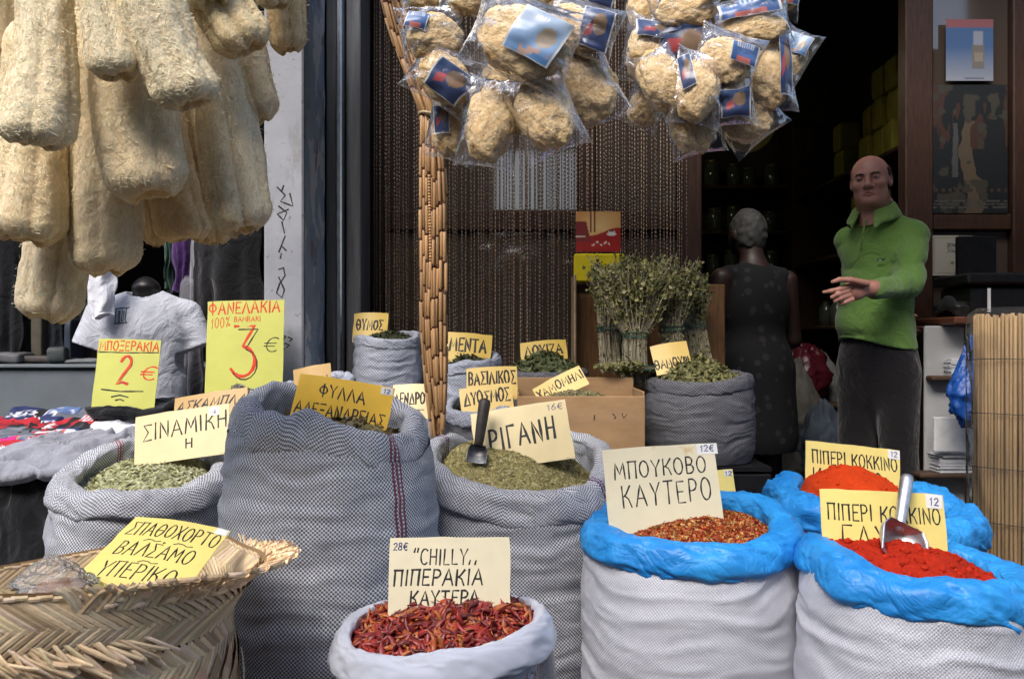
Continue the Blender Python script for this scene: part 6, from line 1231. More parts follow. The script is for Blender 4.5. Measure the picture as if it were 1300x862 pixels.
# ------------------------------------------------------------------ the customer in the dark shop
YW = 4.08; WC = np.array([XP(958, YW), YW, 0]); WT = rotz(R_(-158)); wl2 = lambda x, y, z: WC * [1, 1, 0] + WT @ np.array([x, y, 0]) + np.array([0, 0, z])
f = Field((WC[0] - .34, WC[1] - .34, .12), (WC[0] + .34, WC[1] + .34, 1.82), .009)
hd = wl2(0, -.06, 1.625); f.ell(hd, (.075, .09, .105), .02, rot=WT); f.ell(wl2(0, -.115, 1.585), (.05, .05, .06), .03, rot=WT); f.cap(wl2(0, -.150, 1.60), wl2(0, -.168, 1.582), .012, .014, .015)
f.cap(wl2(0, -.03, 1.56), wl2(0, .0, 1.43), .055, .06, .03); f.ell(wl2(0, .0, 1.28), (.17, .115, .21), .04, rot=WT); f.ell(wl2(0, 0, 1.0), (.17, .13, .2), .05, rot=WT)
for s in (1, -1):
    S_, E_, W_ = wl2(s * .185, .0, 1.40), wl2(s * .235, -.02, 1.12), wl2(s * .19, -.20, 1.02); f.cap(S_, E_, .052, .042, .03); f.cap(E_, W_, .042, .03, .02); f.cap(W_, wl2(s * .18, -.27, 1.0), .03, .032, .012)
    for i in range(4): f.cap(wl2(s * (.165 + .014 * i), -.27, 1.0), wl2(s * (.16 + .016 * i), -.335, .985), .011, .009, .003)
    f.cap(wl2(s * .17, -.23, 1.01), wl2(s * .14, -.28, 1.0), .012, .009, .006)
    f.cap(wl2(s * .08, 0, .95), wl2(s * .085, 0, .5), .08, .055, .02); f.cap(wl2(s * .085, 0, .5), wl2(s * .085, .02, .19), .055, .04, .02); f.cap(wl2(s * .085, .02, .165), wl2(s * .09, -.13, .155), .034, .028, .01)
    f.ell(wl2(s * .078, -.05, 1.615), (.012, .02, .03), .01, rot=WT)
v_, f_ = f.mesh(); wom = obj("person", v_, f_, skin("dimmed_skin", (.035, .018, .014), (.04, .02, .016)), loc=(WC[0], WC[1], .12), col=np.ones((len(v_), 3))); tag(wom, "grey haired person in a dark floral sleeveless top deep inside the dark shop", "person")  # skin colour darkened to put the shop's gloom into it
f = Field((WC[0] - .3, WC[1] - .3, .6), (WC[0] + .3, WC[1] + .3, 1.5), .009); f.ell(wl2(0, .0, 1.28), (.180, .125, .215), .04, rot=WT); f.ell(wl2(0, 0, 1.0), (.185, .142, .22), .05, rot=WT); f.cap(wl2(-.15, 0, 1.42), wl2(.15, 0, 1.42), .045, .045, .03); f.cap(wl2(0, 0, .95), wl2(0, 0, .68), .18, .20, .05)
v_, f_ = f.mesh(); q = NT("floral_cloth"); c = q.coord(); vo = q.n("ShaderNodeTexVoronoi"); vo.inputs["Scale"].default_value = 17; q.t.links.new(c, vo.inputs["Vector"]); q.set(Base_Color=q.mix(q.m('LESS_THAN', vo.outputs["Distance"], .28), (.004, .004, .006), (.022, .019, .024)), Roughness=.9); obj("floral_top", v_, f_, q.mat, wom)  # floral dots darkened too, standing in for the dim light
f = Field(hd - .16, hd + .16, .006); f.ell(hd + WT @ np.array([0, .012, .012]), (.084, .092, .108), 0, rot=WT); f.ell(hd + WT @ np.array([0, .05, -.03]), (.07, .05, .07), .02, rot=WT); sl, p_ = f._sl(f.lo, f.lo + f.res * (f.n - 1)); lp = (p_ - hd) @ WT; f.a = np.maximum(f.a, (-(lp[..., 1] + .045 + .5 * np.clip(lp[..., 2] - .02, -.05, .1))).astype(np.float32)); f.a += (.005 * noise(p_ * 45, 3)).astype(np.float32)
v_, f_ = f.mesh(); obj("hair", v_, f_, mk("dimmed_grey_hair", (.045, .044, .042), .7, .3, 80, .5, 160), wom)  # grey hair coloured near black to imitate the unlit shop
# ------------------------------------------------------------------ the clothes stall on the left
M_tee = cloth("white_cotton", (.48, .50, .57), .06); M_blackc = cloth("black_cotton", (.005, .005, .007), .3); M_greyc = cloth("grey_marl", (.30, .31, .36), .1); M_whitec = cloth("white_jersey", (.72, .73, .80), .05)
M_counter = mk("grey_laminate", (.13, .15, .17), .55, .12, 6, .05, 40); M_pattern = mk("printed_cotton", (1, 1, 1), .8, .08, 30, attr=True)
ct = thing("shop_counter", "grey panelled counter at the back of the clothes stall", "counter", (-2.6, 4.0, .12))
obj("front_panel", *bx((-4.0, 3.9, .125), (-1.25, 3.93, ZP(468, 3.9))), M_counter, ct, smooth=False); obj("counter_top", *bx((-4.0, 3.88, ZP(468, 3.9) + .003), (-1.22, 4.4, ZP(463, 3.9)), .004), M_counter, ct, smooth=False)
def slab(name, c, size, mat, col=None, yaw=0, seed=1, parent=None, label=None, cat=None, group=None, e=.35, amp=.006, tiltx=0, droop=0.0, nn=(48, 24)):
    """soft folded cloth or book: a rounded slab"""
    n, k = nn; th = np.linspace(-np.pi, np.pi, n, endpoint=False)[None]; ph = np.linspace(-np.pi / 2 + .001, np.pi / 2 - .001, k)[:, None]; pw = lambda x, q_: np.sign(x) * np.abs(x) ** q_
    U = stack(pw(np.cos(ph), e) * pw(np.cos(th), e), pw(np.cos(ph), e) * pw(np.sin(th), e), pw(np.sin(ph), .6) + 0 * th); V = U * np.array(size) / 2
    V[..., 2] += amp * 2 * fbm(stack(V[..., 0] * 14, V[..., 1] * 14, seed + 0 * V[..., 0]), seed, 3) - droop * (U[..., 0] ** 2 + U[..., 1] ** 2) * .5
    V[..., :2] += amp * noise(stack(U[..., 0] * 3, U[..., 1] * 3, seed + U[..., 2] * 2), seed + 3)[..., None]; cc = None if col is None else col(U[..., 0], U[..., 1], U[..., 2]).reshape(-1, 3)
    M = rotz(R_(yaw)) @ np.array(Matrix.Rotation(R_(tiltx), 3, 'X')); o = obj(name, V.reshape(-1, 3) @ M.T + np.array(c), gridF(k, n, True), mat, parent, col=cc)
    return tag(o, label, cat, group) if label else o
# objects on the counter, dim
zc = ZP(463, 3.9)
for i, (px, w, h, tone, lab) in enumerate(((14, .16, .05, (.10, .10, .11), "grey folded paper stack at the left end of the counter"), (45, .20, .035, (.06, .05, .05), "dark flat box lying on the counter"), (74, .08, .075, (.05, .06, .06), "small dark jar on the counter left of the mannequin"), (96, .16, .02, (.16, .17, .18), "pale sheet of papers on the counter near the mannequin"))):
    slab("stationery", (XP(px, 4.1), 4.1 + .05 * (i % 2), zc + h / 2 + .002), (w, .16, h), mk("dim_item_%d" % i, tone, .6, .3, 20), None, 10 * i, i, label=lab, cat="shop item", e=.25, amp=.002)
for i in range(9):
    x_ = -3.15 + i * .16; slab("shop_book", (x_, 4.34, zc + .11 + .02 * (i % 3)), (.035 + .01 * (i % 3), .14, .21 + .04 * (i % 3)), mk("book_cover_%d" % i, [(.05, .06, .05), (.09, .08, .06), (.03, .04, .06), (.08, .04, .035)][i % 4], .5, .2, 20), None, 3 * (i % 3) - 3, i, label="dim upright book in the row on the clothes stall counter", cat="book", group="books on the counter", e=.2, amp=.001, nn=(24, 14))
# shelf rack with hanging garments behind
rk = thing("clothes_rail", "metal rail carrying hanging garments in the clothes stall", "clothes rail", (-1.6, 3.5, 2.05)); b = MB(); b.tube([(-2.6, 3.52, 2.02), (-1.03, 3.52, 2.02)], .012, 10); b.tube([(-2.5, 3.52, 2.02), (-2.5, 3.52, 3.29)], .008, 8); b.tube([(-1.1, 3.52, 2.02), (-1.1, 3.52, 3.29)], .008, 8); obj("rail", np.vstack(b.V), b.F, M_steel, rk)
def hang(name, label, px0, px1, py0, py1, Y, mat, seed, cat, taper=.0, thick=.05, sleeve=None, wv=9):
    n, k = 48, 40; th = np.linspace(0, 2 * np.pi, n, endpoint=False)[None]; t = np.linspace(0, 1, k)[:, None]; a, b_ = P(px0, py0, Y), P(px1, py1, Y); w = (b_[0] - a[0]) / 2; cx = (a[0] + b_[0]) / 2; ww = w * (1 - taper * (1 - t)) * (1 + .06 * noise(stack(t * 4, 0 * t, seed), seed)); top = np.clip(t / .08, 0.02, 1) ** .5
    y = thick * np.sign(np.sin(th)) * np.abs(np.sin(th)) ** .7 * (1 + .5 * np.cos(th * wv + seed) * t) * np.clip(1.2 - np.abs(np.cos(th)), 0, 1); x = ww * np.sign(np.cos(th)) * np.abs(np.cos(th)) ** .8 * (.5 + .5 * top)
    V = stack(cx + x + .012 * noise(stack(np.cos(th) * 2 + 0 * t, t * 5, seed), seed + 1), Y + y * top, a[2] + (b_[2] - a[2]) * t + .012 * np.sin(np.cos(th) * 3 + seed) * t); o = obj(name, V.reshape(-1, 3), gridF(k, n, True).tolist() + [list(range(n)), [(k - 1) * n + i for i in range(n)][::-1]], mat); return tag(o, label, cat)
hang("hanging_garment", "black sleeveless top hanging beside the pale pier", 246, 338, 268, 405, 3.36, M_blackc, 2, "garment", .12, .05)
hang("hanging_garment", "dark purple garment strip hanging behind the mannequin", 220, 244, 262, 372, 3.62, cloth("purple_cloth", (.05, .014, .10)), 3, "garment", .0, .03)
hang("hanging_garment", "dark green garment edge hanging left of the purple one", 211, 221, 255, 370, 3.66, cloth("dark_green_cloth", (.012, .05, .03)), 4, "garment", .0, .03)
hang("hanging_garment", "narrow grey striped garment edge right of the purple one", 243, 252, 258, 420, 3.58, cloth("grey_cloth", (.24, .24, .27)), 5, "garment", .0, .02)
hang("hanging_garment", "white sleeve dangling below the loofahs left of the mannequin", 113, 146, 300, 402, 3.15, M_whitec, 6, "garment", .12, .03, wv=5)
hang("hanging_garment", "grey garment hanging under the mannequin's right sleeve", 228, 262, 350, 520, 3.60, cloth("slate_cloth", (.11, .11, .13)), 7, "garment", .1, .03)
for k_, (px, y0_) in enumerate(((8, 290), (60, 300), (100, 280))): hang("hanging_garment", ["very dark garment hanging at the far left of the stall", "dark blue grey garment hanging behind the lowest loofah", "dark garment hanging between the loofah and the white sleeve"][k_], px - 30, px + 22, y0_, 452, 4.25 + .1 * k_, cloth("dark_cloth_%d" % k_, [(.012, .013, .016), (.02, .024, .03), (.014, .014, .014)][k_]), 20 + k_, "garment", .1, .04)
from mathutils.bvhtree import BVHTree
def onto(V, sv, sf, lift=.0012):
    """lay flat marks on a curved surface, seen from the street side"""
    bv = BVHTree.FromPolygons(sv.tolist(), sf.tolist()); out = []
    for v in V:
        h = bv.ray_cast(Vector((v[0], v[1] - .5, v[2])), Vector((0, 1, 0)))[0]; out.append([v[0], (h[1] if h else v[1]) - lift - .0004 * (v[1] * 1e4 % 2 > 1), v[2]])
    return np.array(out)
# mannequin in a white t-shirt
MC = np.array([XP(184, 3.3), 3.30, 0]); MT = rotz(R_(8)); ml = lambda x, y, z: MC + MT @ np.array([x, y, 0]) + np.array([0, 0, z])
man2 = thing("mannequin", "dark torso mannequin wearing a white t-shirt with a small printed mark", "mannequin", (MC[0], MC[1], .12))
f = Field((MC[0] - .36, MC[1] - .22, .86), (MC[0] + .36, MC[1] + .22, 1.42), .005); ZS = ZP(378, 3.3)
f.ell(ml(0, 0, ZS - .13), (.185, .105, .17), .03, rot=MT); f.ell(ml(0, .0, ZS - .36), (.155, .098, .26), .06, rot=MT); f.cap(ml(-.125, .01, ZS - .055), ml(.125, .01, ZS - .055), .048, .048, .04); f.cap(ml(0, .01, ZS - .03), ml(0, .015, ZS + .012), .066, .058, .02)
for s in (1, -1): f.cap(ml(s * .165, .0, ZS - .06), ml(s * .212, -.01, ZS - .19), .052, .056, .03, sq=np.array([1, 1.2, 1]))
sl, p_ = f._sl(f.lo, f.lo + f.res * (f.n - 1)); f.a += (.006 * (1 - 2 * np.abs(noise(stack(p_[..., 0] * 9 + p_[..., 2] * 4, p_[..., 1] * 4, p_[..., 2] * 5), 5)))).astype(np.float32); nk = np.linalg.norm((p_ - ml(0, -.005, ZS + .03)) * [1, 1, 1.15], axis=-1); f.a = np.maximum(f.a, (.064 - nk).astype(np.float32))
for s in (1, -1):
    d_ = ml(s * .212, -.01, ZS - .19) - ml(s * .165, 0, ZS - .06); d_ /= np.linalg.norm(d_); pr = (p_ - ml(s * .210, -.01, ZS - .185)) @ d_; near = np.linalg.norm(p_ - ml(s * .212, -.01, ZS - .22), axis=-1); f.a = np.where(near < .10, np.maximum(f.a, (pr).astype(np.float32)), f.a)
v_, f_ = f.mesh(); v_tee, f_tee = v_, f_; tee = obj("t_shirt", v_, f_, M_tee, man2)
a = np.linspace(0, 2 * np.pi, 30); b = MB(); b.tube(stack(ml(0, -.003, 0)[0] + .070 * np.cos(a), ml(0, -.003, 0)[1] + .064 * np.sin(a), ZS + .002 + .018 * np.sin(a)), .0062, 7); obj("neck_ribbing", np.vstack(b.V), b.F, M_whitec, tee)
b = MB(); cx_, cz_ = XP(152, 3.19), ZP(402, 3.19); fr = lambda x, y, z: stack(cx_ + np.asarray(x), MC[1] - .098 + .9 * np.maximum(-(np.asarray(x) + cx_ - MC[0] + .04), 0) * .55 - np.asarray(z), cz_ + np.asarray(y))
pen(b, [[(-.022, .03), (.028, .034)], [(-.02, .03), (-.018, -.022)], [(-.008, .022), (-.007, -.02), (-.002, -.02), (-.003, .02)], [(.006, .022), (.005, -.018), (.011, -.016), (.012, .02)], [(.02, .03), (.018, -.01), (.024, -.022)], [(-.024, -.026), (.026, -.022)]], fr, .0035, .004); obj("chest_print", onto(np.vstack(b.V), v_tee, f_tee), b.F, mk("print_ink", (.06, .09, .12), .7), tee, smooth=False)
f = Field((MC[0] - .15, MC[1] - .15, .60), (MC[0] + .15, MC[1] + .15, 1.50), .006); f.cap(ml(0, .012, ZS - .08), ml(0, .016, ZS + .035), .054, .047, .02); f.ell(ml(0, 0, ZS - .2), (.11, .07, .14), .04, rot=MT); f.cap(ml(0, .0, .62), ml(0, 0, ZS - .3), .02, .02, .02); f.ell(ml(0, .016, ZS + .04), (.05, .05, .022), .015)
v_, f_ = f.mesh(); obj("torso_form", v_, f_, mk("mannequin_black", (.014, .012, .012), .35), man2)
b = MB(); b.lathe([(.0, .004), (.14, .004), (.14, .02), (.02, .03), (.016, .6)], (MC[0], MC[1], .12), 28); obj("stand", np.vstack(b.V), b.F, M_steel, man2)
# table of clothes
tb = thing("display_table", "trestle table under the piles of clothes on the left", "table", (-1.8, 2.85, 0))
zt = .64; TX0, TX1, TY0, TY1 = -2.6, -1.38, 2.60, 3.14
obj("table_top", *bx((TX0, TY0, zt - .03), (TX1, TY1, zt)), M_shelf, tb, smooth=False)
for (a_, b_) in ((TX0 + .05, TY0 + .05), (TX1 - .05, TY0 + .05), (TX0 + .05, TY1 - .05), (TX1 - .05, TY1 - .05)): obj("leg", *bx((a_ - .02, b_ - .02, .005), (a_ + .02, b_ + .02, zt - .033)), M_shelf, tb, smooth=False)
def drape(name, label, cat, mat, quad, Yn, seed, drop=.0, thick=.012, amp=.02, nn=(64, 44), sag=0.0, fold=8):
    """a garment lying in folds over the pile: four photo corners with depths, far pair then near pair, its near edge hanging by drop"""
    n, k = nn; A, B, Cc, D = [P(*q_) for q_ in quad]; U, Vv = np.meshgrid(np.linspace(0, 1, n), np.linspace(0, 1, k), indexing='ij'); S_ = A * (1 - U[..., None]) * (1 - Vv[..., None]) + B * U[..., None] * (1 - Vv[..., None]) + Cc * U[..., None] * Vv[..., None] + D * (1 - U[..., None]) * Vv[..., None]
    rg = 1 - 2 * np.abs(fbm(stack(U * fold * .5 + Vv * 1.3, Vv * 2.2 - U * .8, seed), seed, 3)); S_[..., 2] += amp * rg + amp * .7 * np.sin(np.pi * U) * np.sin(np.pi * Vv) - .02 * (np.clip(np.abs(U - .5) * 2 - .85, 0, 1) / .15) ** 2
    ed = .012 * noise(stack(U * 7, Vv * 7, seed), seed + 5); S_[..., 0] += ed; S_[..., 1] += ed
    V = np.concatenate([S_.reshape(-1, 3), S_.reshape(-1, 3) - [0, -.004, thick]]); n_ = n * k; bd = [i * k for i in range(n)] + [(n - 1) * k + j for j in range(1, k)] + [i * k + k - 1 for i in range(n - 2, -1, -1)] + list(range(k - 2, 0, -1))
    o = obj(name, V, gridF(n, k).tolist() + (gridF(n, k)[:, ::-1] + n_).tolist() + [[p_, q_, q_ + n_, p_ + n_] for p_, q_ in zip(bd, bd[1:] + bd[:1])], mat); return tag(o, label, cat)
drape("table_cloth", "black cloth hanging over the front of the clothes table", "cloth", M_blackc, [(-70, 588, 2.60), (66, 596, 2.60), (64, 760, 2.50), (-80, 760, 2.50)], 0, 3, amp=.02, fold=10)
drape("grey_garment", "grey jersey garments spread over the front of the clothes table", "garment", M_greyc, [(60, 556, 2.82), (178, 548, 2.86), (84, 606, 2.54), (-70, 598, 2.54)], 0, 5, amp=.024, fold=7, thick=.03)
drape("white_garment", "white folded vest lying on the clothes table by the sinamiki card", "garment", M_whitec, [(132, 527, 3.02), (188, 529, 3.02), (176, 562, 2.84), (100, 560, 2.84)], 0, 7, amp=.012, thick=.03, fold=4)
drape("grey_garment", "small grey garment tucked beside the sinamiki card", "garment", M_greyc, [(160, 552, 2.86), (180, 548, 2.86), (182, 580, 2.74), (140, 582, 2.70)], 0, 9, amp=.014, thick=.02, fold=4)
def blackpile(): slab("black_garment", (XP(182, 3.04), 3.03, ZP(519, 3.04)), (.34, .18, .055), M_blackc, None, 5, 3, label="black ruffled garment pile behind the white vest", cat="garment", amp=.010, e=.5, nn=(90, 30))
blackpile()
def zig(base, *marks):
    def f(u, v, w):
        c = np.zeros(u.shape + (3,)); c[:] = base
        for kind, colr, pr in marks:
            if kind == 'band': m = np.abs(v - pr[0]) < pr[1]
            elif kind == 'vband': m = np.abs(u - pr[0]) < pr[1]
            elif kind == 'text': m = (np.abs(v - pr[0]) < pr[1]) & (np.abs(u - pr[2]) < pr[3]) & (np.sin(u * pr[4] + np.sin(v * 19) * 1.2) > -.1)
            elif kind == 'spot': m = noise(stack(u * pr[0], v * pr[0], pr[1]), 3) > pr[2]
            c[m] = colr
        return c
    return f
RD, NV, BK, WH, GY, BL, PK = (.42, .02, .03), (.02, .03, .10), (.012, .012, .014), (.62, .62, .66), (.12, .13, .16), (.10, .16, .34), (.62, .03, .22)
briefs = [((18, 541), 2.98, .20, zig(RD, ('band', BK, (-.75, .12)), ('spot', (.25, .01, .02), (3, 1, .35))), 8, "red folded briefs at the far left of the pile"), ((34, 531), 3.06, .13, zig(NV, ('text', WH, (-.35, .4, .0, .8, 14))), 14, "navy folded briefs with a white lettered band at the top of the pile"),
          ((52, 533), 3.04, .11, zig(BK, ('text', WH, (-.6, .2, .1, .7, 18))), -6, "black folded briefs beside the navy lettered pair"), ((74, 531), 3.05, .12, zig(BL, ('spot', WH, (5, 2, .3)), ('band', NV, (-.7, .2))), -10, "blue and white patterned folded briefs"),
          ((98, 533), 3.04, .15, zig(GY, ('text', WH, (-.7, .16, -.2, .5, 16))), 6, "dark grey folded briefs right of the blue patterned pair"), ((126, 534), 3.02, .09, zig(RD, ('text', WH, (-.4, .3, 0, .8, 15))), -20, "small red folded briefs below the lime boxer card"),
          ((24, 556), 2.88, .24, zig(GY, ('band', BK, (.5, .2)), ('spot', (.2, .21, .25), (4, 2, .3))), 4, "grey folded briefs in the middle left of the pile"), ((57, 551), 2.92, .11, zig(RD, ('spot', BK, (4, 5, .1)), ('band', WH, (-.8, .08))), 24, "dark red folded briefs in the middle of the pile"),
          ((80, 546), 2.95, .12, zig(RD, ('vband', BK, (.2, .25)), ('text', WH, (-.3, .35, -.5, .35, 8))), -14, "packed briefs with a white and black photo band"), ((100, 553), 2.90, .12, zig(BK, ('spot', (.05, .05, .06), (4, 2, .2))), 10, "plain black folded briefs beside the white vest"),
          ((6, 569), 2.80, .12, zig(PK, ('vband', (.7, .5, .03), (.72, .1)), ('vband', BK, (.9, .08))), 10, "bright pink folded briefs with a yellow edge"), ((30, 565), 2.82, .15, zig(NV, ('text', WH, (.2, .5, .0, .9, 22)), ('spot', BL, (5, 3, .2))), -8, "navy and white striped folded briefs beside the pink pair"),
          ((58, 566), 2.80, .12, zig(RD, ('text', WH, (-.4, .3, .1, .7, 13)), ('spot', WH, (5, 3, .45))), 18, "red and white lettered folded briefs near the grey garment"), ((22, 578), 2.73, .20, zig(RD, ('text', WH, (-.1, .45, .0, .85, 9)), ('band', WH, (-.85, .1))), 4, "red folded briefs with a wide white lettered band at the front"),
          ((70, 561), 2.84, .12, zig(WH, ('spot', RD, (5, 7, -.05)), ('band', NV, (.8, .2))), -20, "white and red mottled folded briefs")]
for i, (px, Y, w, fn, yaw, lab) in enumerate(briefs):
    z_ = ZP(px[1], Y); slab("folded_briefs", (XP(px[0], Y), Y, z_), (w, .15, .045), M_pattern, fn, yaw, i + 1, label=lab, cat="briefs", group="folded briefs on the clothes table", amp=.006, tiltx=14, e=.45, nn=(72, 30))
slab("clothes_pile", (-1.92, 2.90, zt + .055), (1.05, .44, .11), M_blackc, None, 0, 9, label="dark heap of folded clothes under the briefs", cat="clothes pile", amp=.01, e=.4)

# ------------------------------------------------------------------ dried herb bundles, board, coffee packets behind
bd_ = thing("wooden_board", "brown wooden board propped behind the dried herb bundles", "board", (.5, 3.55, .12)); xa, xb = XP(729, 3.6), XP(921, 3.6)
obj("panel", *bx((xa, 3.60, .64), (xb, 3.612, ZP(361, 3.6))), M_board, bd_, smooth=False); obj("side_panel", *bx((xa - .012, 3.44, .64), (xa - .003, 3.612, ZP(352, 3.6))), mk("pale_edge", (.34, .24, .15), .6, .2, 20), bd_, smooth=False); obj("support", *bx((xa + .1, 3.615, .125), (xb - .1, 3.635, .72)), M_board, bd_, smooth=False)
obj("shelf", *bx((xa, 3.44, .80), (xb, 3.595, .815)), M_board, bd_, smooth=False)
M_herbl = mk("dried_herb_leaf", (1, 1, 1), .85, .2, 60, attr=True, spec=.1); M_stem = mk("dried_stems", (1, 1, 1), .85, .2, 60, attr=True, spec=.1); M_twine = mk("green_twine", (.02, .085, .065), .6, .2, 60)
def bundle(label, base, tie, top, wt, Yb, Yt, seed, nst=150, spread_base=.05, nl=22):
    r = np.random.default_rng(seed); b0, ti, tp = P(*base, Yb), P(*tie, (Yb + Yt) / 2), P(*top, Yt); wtm = wt / F * Yt / 2; S_, Lf, Ln = MB(), [], []
    t = thing("herb_bundle", label, "herb bundle", b0, "tied bundles of dried mountain herbs")
    for i in range(nst):
        a = r.uniform(0, 2 * np.pi); q_ = math.sqrt(r.random()); o = np.array([math.cos(a), .45 * math.sin(a), 0]) * q_; hh = r.uniform(.78, 1.06); j = r.normal(size=3) * .006
        hh = r.uniform(.66, 1.10) + .12 * (r.random() < .12); end = ti + (tp - ti) * hh + o * [wtm * 1.05, wtm, 0]; pts = [b0 + o * spread_base * .85 + j, ti + o * .044, ti + (end - ti) * .35 + o * [wtm * .16, wtm * .1, 0] + j, ti + (end - ti) * .7 + j * 1.4, end]
        S_.tube(pts, [.0013, .0014, .0012, .0010, .0006], 4, np.array([.50, .44, .31]) * r.uniform(.65, 1.15), cap=False); pts = np.array(pts)
        for u in np.concatenate([.42 + .58 * r.random(nl) ** .8, r.uniform(.0, .4, 3)]):
            k_ = u * 4; i0 = min(int(k_), 3); c_ = pts[i0] + (pts[i0 + 1] - pts[i0]) * (k_ - i0); Lf.append(c_ + r.normal(size=3) * .0036); Ln.append(r.normal(size=3) + [0, -.6, .4])
    V, Fc, cc = scatter(np.array(Lf), np.array(Ln), LEAF[:1] + FLAKE[:1], (.009, .021), .8, [(.19, .20, .065), (.25, .25, .09), (.13, .14, .045), (.30, .29, .13), (.16, .15, .055), (.36, .33, .18)], seed)
    obj("stems", np.vstack(S_.V), S_.F, M_stem, t, col=np.vstack(S_.c)); obj("dried_leaves", V, Fc, M_herbl, t, col=cc, smooth=False)
    b = MB(); an = np.linspace(0, 6 * np.pi, 60); b.tube(stack(ti[0] + .047 * np.cos(an), ti[1] + .026 * np.sin(an), ti[2] + .014 * np.sin(an * .31) + .004 * an / 6 - .006), .0018, 5); obj("twine", np.vstack(b.V), b.F, M_twine, t)
bundle("herb bundle at the back left, top beside the yellow packet", (776, 470), (772, 418), (778, 336), 62, 3.36, 3.44, 3, 120)
bundle("front herb bundle with grey stems tied with green twine", (806, 486), (806, 426), (800, 342), 118, 3.22, 3.20, 1, 240)
bundle("herb bundle right of the front one with upright tips", (858, 462), (852, 418), (852, 338), 82, 3.30, 3.28, 2, 170)
bundle("rightmost herb bundle leaning against the brown board", (892, 468), (882, 414), (872, 352), 58, 3.40, 3.42, 4, 130)
bundle("herb bundle squeezed between the back left and the front one", (800, 470), (796, 410), (812, 330), 70, 3.42, 3.46, 6, 120)
bundle("herb bundle lying low with its leafy head toward the box", (838, 470), (815, 468), (778, 466), 46, 3.26, 3.12, 5, 110, nl=16)
def coffee(U, V):
    c = np.zeros(U.shape + (3,)); c[:] = np.array([.62, .30, .10]); g_ = np.clip(1 - np.hypot(U - .55, V - .42) * 1.8, 0, 1)[..., None]; c = c * (1 - g_) + np.array([.80, .55, .22]) * g_; sel(c, (V > .50 + .10 * np.sin(U * 5)), (.36, .022, .02)); sel(c, (U < .18 + .2 * V) & (V > .25) & (V < .75), (.22, .03, .03)); sel(c, (V > .93), (.30, .02, .02))
    for x_ in (.33, .41): sel(c, (np.abs(U - x_) < .017) & (V < .52), (.12, .03, .02))
    sel(c, ((U - .79) / .11) ** 2 + ((V - .56) / .045) ** 2 < 1, (.72, .68, .62)); sel(c, (np.abs(U - .79) < .075) & (V > .48) & (V < .56), (.74, .70, .65)); sel(c, ((U - .79) / .06) ** 2 + ((V - .485) / .022) ** 2 < 1, (.10, .05, .03)); sel(c, (np.abs(U - .55) < .2) & (np.abs(V - .8 + .04 * np.sin(U * 30)) < .022) & (np.sin(U * 70) > -.4), (.70, .62, .52)); sel(c, (U < .22) & (np.abs(V - .62) < .015), (.7, .6, .5)); return c
cp_ = thing("coffee_packet", "red and gold coffee packet with a small cup picture on top", "coffee packet", P(759, 320, 3.6)); Yc = 3.58
o = flat_sheet("front_print", 731, 269, 788, 320, Yc, coffee, M_print, None, None, 60, 60, .002, .008, cp_); a, b_ = P(731, 269, Yc), P(788, 320, Yc)
slab("foil_block", ((a[0] + b_[0]) / 2, Yc + .03, (a[2] + b_[2]) / 2), (b_[0] - a[0] - .004, .05, a[2] - b_[2] - .004), mk("red_foil", (.32, .03, .03), .3, .2, 20), None, 0, 3, parent=cp_, e=.2, amp=.001)
o = obj("yellow_packet", *bx((XP(729, 3.54), 3.54, ZP(358, 3.54)), (XP(793, 3.54), 3.60, ZP(322, 3.54)), .006), mk("yellow_foil", (.70, .56, .02), .3, .1, 12, .3, 30, .006), smooth=False); tag(o, "bright yellow packet under the red coffee packet", "packet")

# ------------------------------------------------------------------ inside the shop
def shelf_unit(name, label, x0, x1, y0, y1, zs, axis):
    t = thing(name, label, "shelf", ((x0 + x1) / 2, (y0 + y1) / 2, .12))
    for z_ in zs: obj("shelf_board", *bx((x0, y0, z_ - .025), (x1, y1, z_)), M_shelf, t, smooth=False)
    if axis == 'x':
        for x_ in (x0 - .03, x1 + .003): obj("upright", *bx((x_, y0, .125), (x_ + .027, y1, zs[-1] + .5)), M_shelf, t, smooth=False)
    else:
        for y_ in (y0 - .03, y1 + .003): obj("upright", *bx((x0, y_, .125), (x1, y_ + .027, zs[-1] + .5)), M_shelf, t, smooth=False)
    return t
ZB = [ZP(465, 6.45), ZP(405, 6.45), ZP(352, 6.45), ZP(295, 6.45), ZP(238, 6.45)]
shelf_unit("back_shelf", "dim wooden shelves along the back wall of the shop", .85, 2.05, 6.35, 6.69, ZB, 'x')
ZR = [ZP(480, 5.2), ZP(412, 5.2), ZP(318, 5.2), ZP(216, 5.2)]
shelf_unit("side_shelf", "dim wooden shelves along the right side wall behind the man", 2.02, 2.44, 4.4, 6.2, ZR, 'y')
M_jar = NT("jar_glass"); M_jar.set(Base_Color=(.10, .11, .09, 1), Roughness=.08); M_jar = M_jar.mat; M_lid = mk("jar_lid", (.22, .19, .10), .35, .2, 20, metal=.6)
jar0 = None; rj = random.Random(3)
